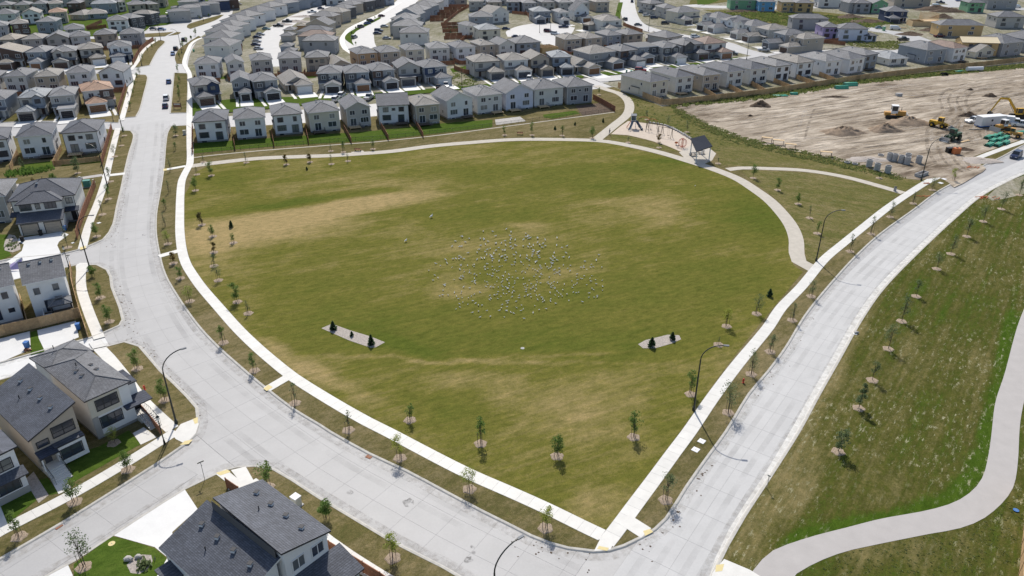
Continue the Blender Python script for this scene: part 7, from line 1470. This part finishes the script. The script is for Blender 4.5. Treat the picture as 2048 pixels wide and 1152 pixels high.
# excavator
e=pl((2036,236),'excavator','large yellow excavator with raised boom and bucket on the ground','excavator',178); tracks(e,4.6,.7,1.3,.95); bx(e,'turntable','iron',-.9,.9,-.9,.9,.95,1.2); bx(e,'house','cyel',-3.0,1.0,-1.4,.4,1.2,2.6); bx(e,'counterweight','cyel',-3.6,-3.01,-1.4,1.4,1.2,2.5); cab(e,-.2,1.6,.5,1.2,3.2,'cyel')
for c_ in e.children:
    if c_.name.startswith('cab'): c_.location.y=.9
m=MB(M['cyel']); P0,P1,P2=(1.2,-.2,2.0),(4.4,-.2,5.8),(7.0,-.2,6.0); m.bar(P0,P1,.42,0,4,.38); m.bar(P1,P2,.38,0,4,.3); m.ob('boom',e); m=MB(M['cyel']); m.bar(P2,(9.0,-.2,2.0),.3,0,4,.22); m.ob('stick',e); m=MB(M['steel']); m.bar((1.8,-.2,1.6),(4.0,-.2,4.6),.09); m.bar((4.8,-.2,6.3),(7.2,-.2,6.6),.08); m.ob('hydraulic_ram',e)
m=MB(M['iron']); m.face([(9.0,-.8,2.0),(9.0,.4,2.0),(9.6,.4,.6),(9.6,-.8,.6)]); m.box(8.4,9.5,-.8,.4,.3,.5); m.box(8.4,9.5,-.8,-.7,.5,1.7); m.box(8.4,9.5,.3,.4,.5,1.7); m.ob('bucket',e)
# trailer, truck, toilet
o=P(1977,253); e=empty('site_trailer',(o.x,o.y,.15),R(14),label='white site office trailer with a porthole window beside the pipes',cat='trailer'); bx(e,'body','w_white',-4.2,4.2,-1.3,1.3,.5,3.1); bx(e,'roof','trimw',-4.3,4.3,-1.4,1.4,3.11,3.25); bx(e,'skirt','bin',-4.2,4.2,-1.32,1.32,.2,.49); m=MB(M['trimd']); m.bar((-.6,-1.34,2.1),(-.6,-1.3,2.1),.35,0,12); m.ob('window',e); bx(e,'hitch','steel',-5.2,-4.2,-.1,.1,.4,.5)
for x in (-.6,.6):
    for s in (-1,1): m=MB(M['black']); m.bar((x,s*1.1,.38),(x,s*1.33,.38),.38,0,10); m.ob('wheel',e)
o=P(2018,250); e=empty('service_truck',(o.x,o.y,.15),R(-28),label='white service truck with box bed at the right of the site trailer',cat='truck'); bx(e,'cargo_box','w_white',-3.5,.9,-1.1,1.1,.8,2.6); bx(e,'cab_body','trimw',1.0,3.4,-1.0,1.0,.5,1.3); bx(e,'cab_glass','cglass',1.1,2.3,-.92,.92,1.301,2.0); bx(e,'cab_roof','trimw',1.05,2.25,-.95,.95,2.0,2.1); bx(e,'chassis','iron',-3.4,3.2,-.4,.4,.4,.49)
for x in (-2.4,2.5):
    for s in (-1,1): m=MB(M['black']); m.bar((x,s*.8,.42),(x,s*1.08,.42),.42,0,10); m.ob('wheel',e)
o=P(1911,309); e=empty('barrel_box',(o.x,o.y,.15),R(10),label='bright red-orange fuel box by the earth entrance',cat='fuel box'); bx(e,'tank','oran',-.9,.9,-.6,.6,.1,1.7); bx(e,'cap','iron',-.2,.2,-.2,.2,1.71,1.85)
o=P(1899,306); e=empty('dark_box',(o.x,o.y,.15),R(10),label='dark site box left of the bright red-orange box',cat='site box'); bx(e,'body','iron',-1.0,1.0,-.6,.6,.05,1.3); bx(e,'lid','trimd',-1.05,1.05,-.65,.65,1.301,1.4)
o=P(1767,62); e=empty('portable_toilet',(o.x,o.y,.15),label='lime green portable toilet on the site street',cat='portable toilet'); bx(e,'cabin','w_green',-.6,.6,-.6,.6,0,2.2); bx(e,'roof','trimw',-.65,.65,-.65,.65,2.2,2.35)
def net(px,label,n,seed,sp=2.0):
    rr=random.Random(seed); o=P(*px); e=empty('barrier_debris',(o.x,o.y,.13),label=label,cat='barrier')
    for i in range(n): a=rr.uniform(-.5,.4)+.5; x=rr.uniform(-sp,sp); y=rr.uniform(-.9,.9); m=MB(M['oran']); m.box(-.8,.8,-.04,.04,0,.10); m.ob('board',e,loc=(x,y,.01*i),rot=(rr.uniform(-.1,.1),rr.uniform(-.06,.06),a))
net((1980,397),'heap of orange barrier boards on the meadow edge by the right road',12,5,2.4); net((1946,337),'scattered orange barrier boards at the sidewalk end by the earth entrance',8,6); net((1859,368),'orange net strip lying on the right sidewalk',3,7,1.0); net((1842,392),'orange debris on the verge below the right sidewalk',4,8,1.2)
mound((1960,322),5,3,.5,'gravel','rubble spill at the sidewalk end by the works',40); mound((1925,300),3,1.5,.6,'soil','low heap behind the red-orange box',41)
def lumberpile(px,rz,label,n=6,mat='lumber'):
    o=P(*px); e=empty('lumber_pile',(o.x,o.y,.15),R(rz),label=label,cat='lumber pile')
    for i in range(n): m=MB(M[mat]); m.box(-2,2,-.1,.1,0,.12); m.ob('board',e,loc=(rn.uniform(-.3,.3),(i%3)*.25,.13*(i//3)),rot=(0,0,rn.uniform(-.05,.05)))
lumberpile((1931,285),30,'small stack of boards near the dark green loader'); lumberpile((1805,57),-10,'pile of new boards left of the timber frame',9); lumberpile((1826,60),35,'boards leaning before the timber frame',6); lumberpile((1950,260),-5,'pinkish sheets lying in front of the site trailer',4,'sand')
# small garden things
for px,l,mt in (((34,540),'purple and pink tent-like sail between the pale houses','w_purple'),):
    o=P(*px); e=empty('sun_sail',(o.x,o.y,.14),R(10),label=l,cat='sail'); m=MB(M['w_purple'],M['w_white']); m.face([(-1.2,-.8,.3),(1.3,-.7,.3),(1.1,.8,1.9),(-1.0,.5,.9)]); m.face([(-.2,0,1.0),(.9,.1,1.1),(1.0,.8,1.95),(.1,.7,1.6)],1); m.ob('fabric',e); m=MB(M['iron']); m.bar((1.1,.8,0),(1.1,.8,1.95),.04); m.ob('pole',e)
o=P(56,703); e=empty('firewood_heap',(o.x,o.y,.14),label='little heap of split firewood beside the blue bin',cat='firewood')
for i in range(9): m=MB(M['redwood']); m.bar((-.25,0,0),(.25,0,0),.09,0,5); m.ob('log',e,loc=(rn.uniform(-.5,.5),rn.uniform(-.3,.3),.1+.05*(i//3)),rot=(0,0,rn.uniform(0,3)))
for px,l,s in (((258,1122),'pale boulder at the left of the round rock bed',.5),((278,1117),'grey boulder at the top of the round rock bed',.4),((6,875),'pale boulder in the rock strip',.01),((1712,668),'pale stone block at the right road kerb',.4)):
    if s<.1: continue
    o=P(*px); m=MB(M['stone']); m.ball((0,0,s*.4),s,s*.7,s*.55,0,9,6)
    for i in range(len(m.v)): x,y,z=m.v[i]; f=1+.15*math.sin(i*2.1); m.v[i]=(x*f,y*f,z)
    tag(m.ob('boulder',loc=(o.x,o.y,.14)),l,'boulder')
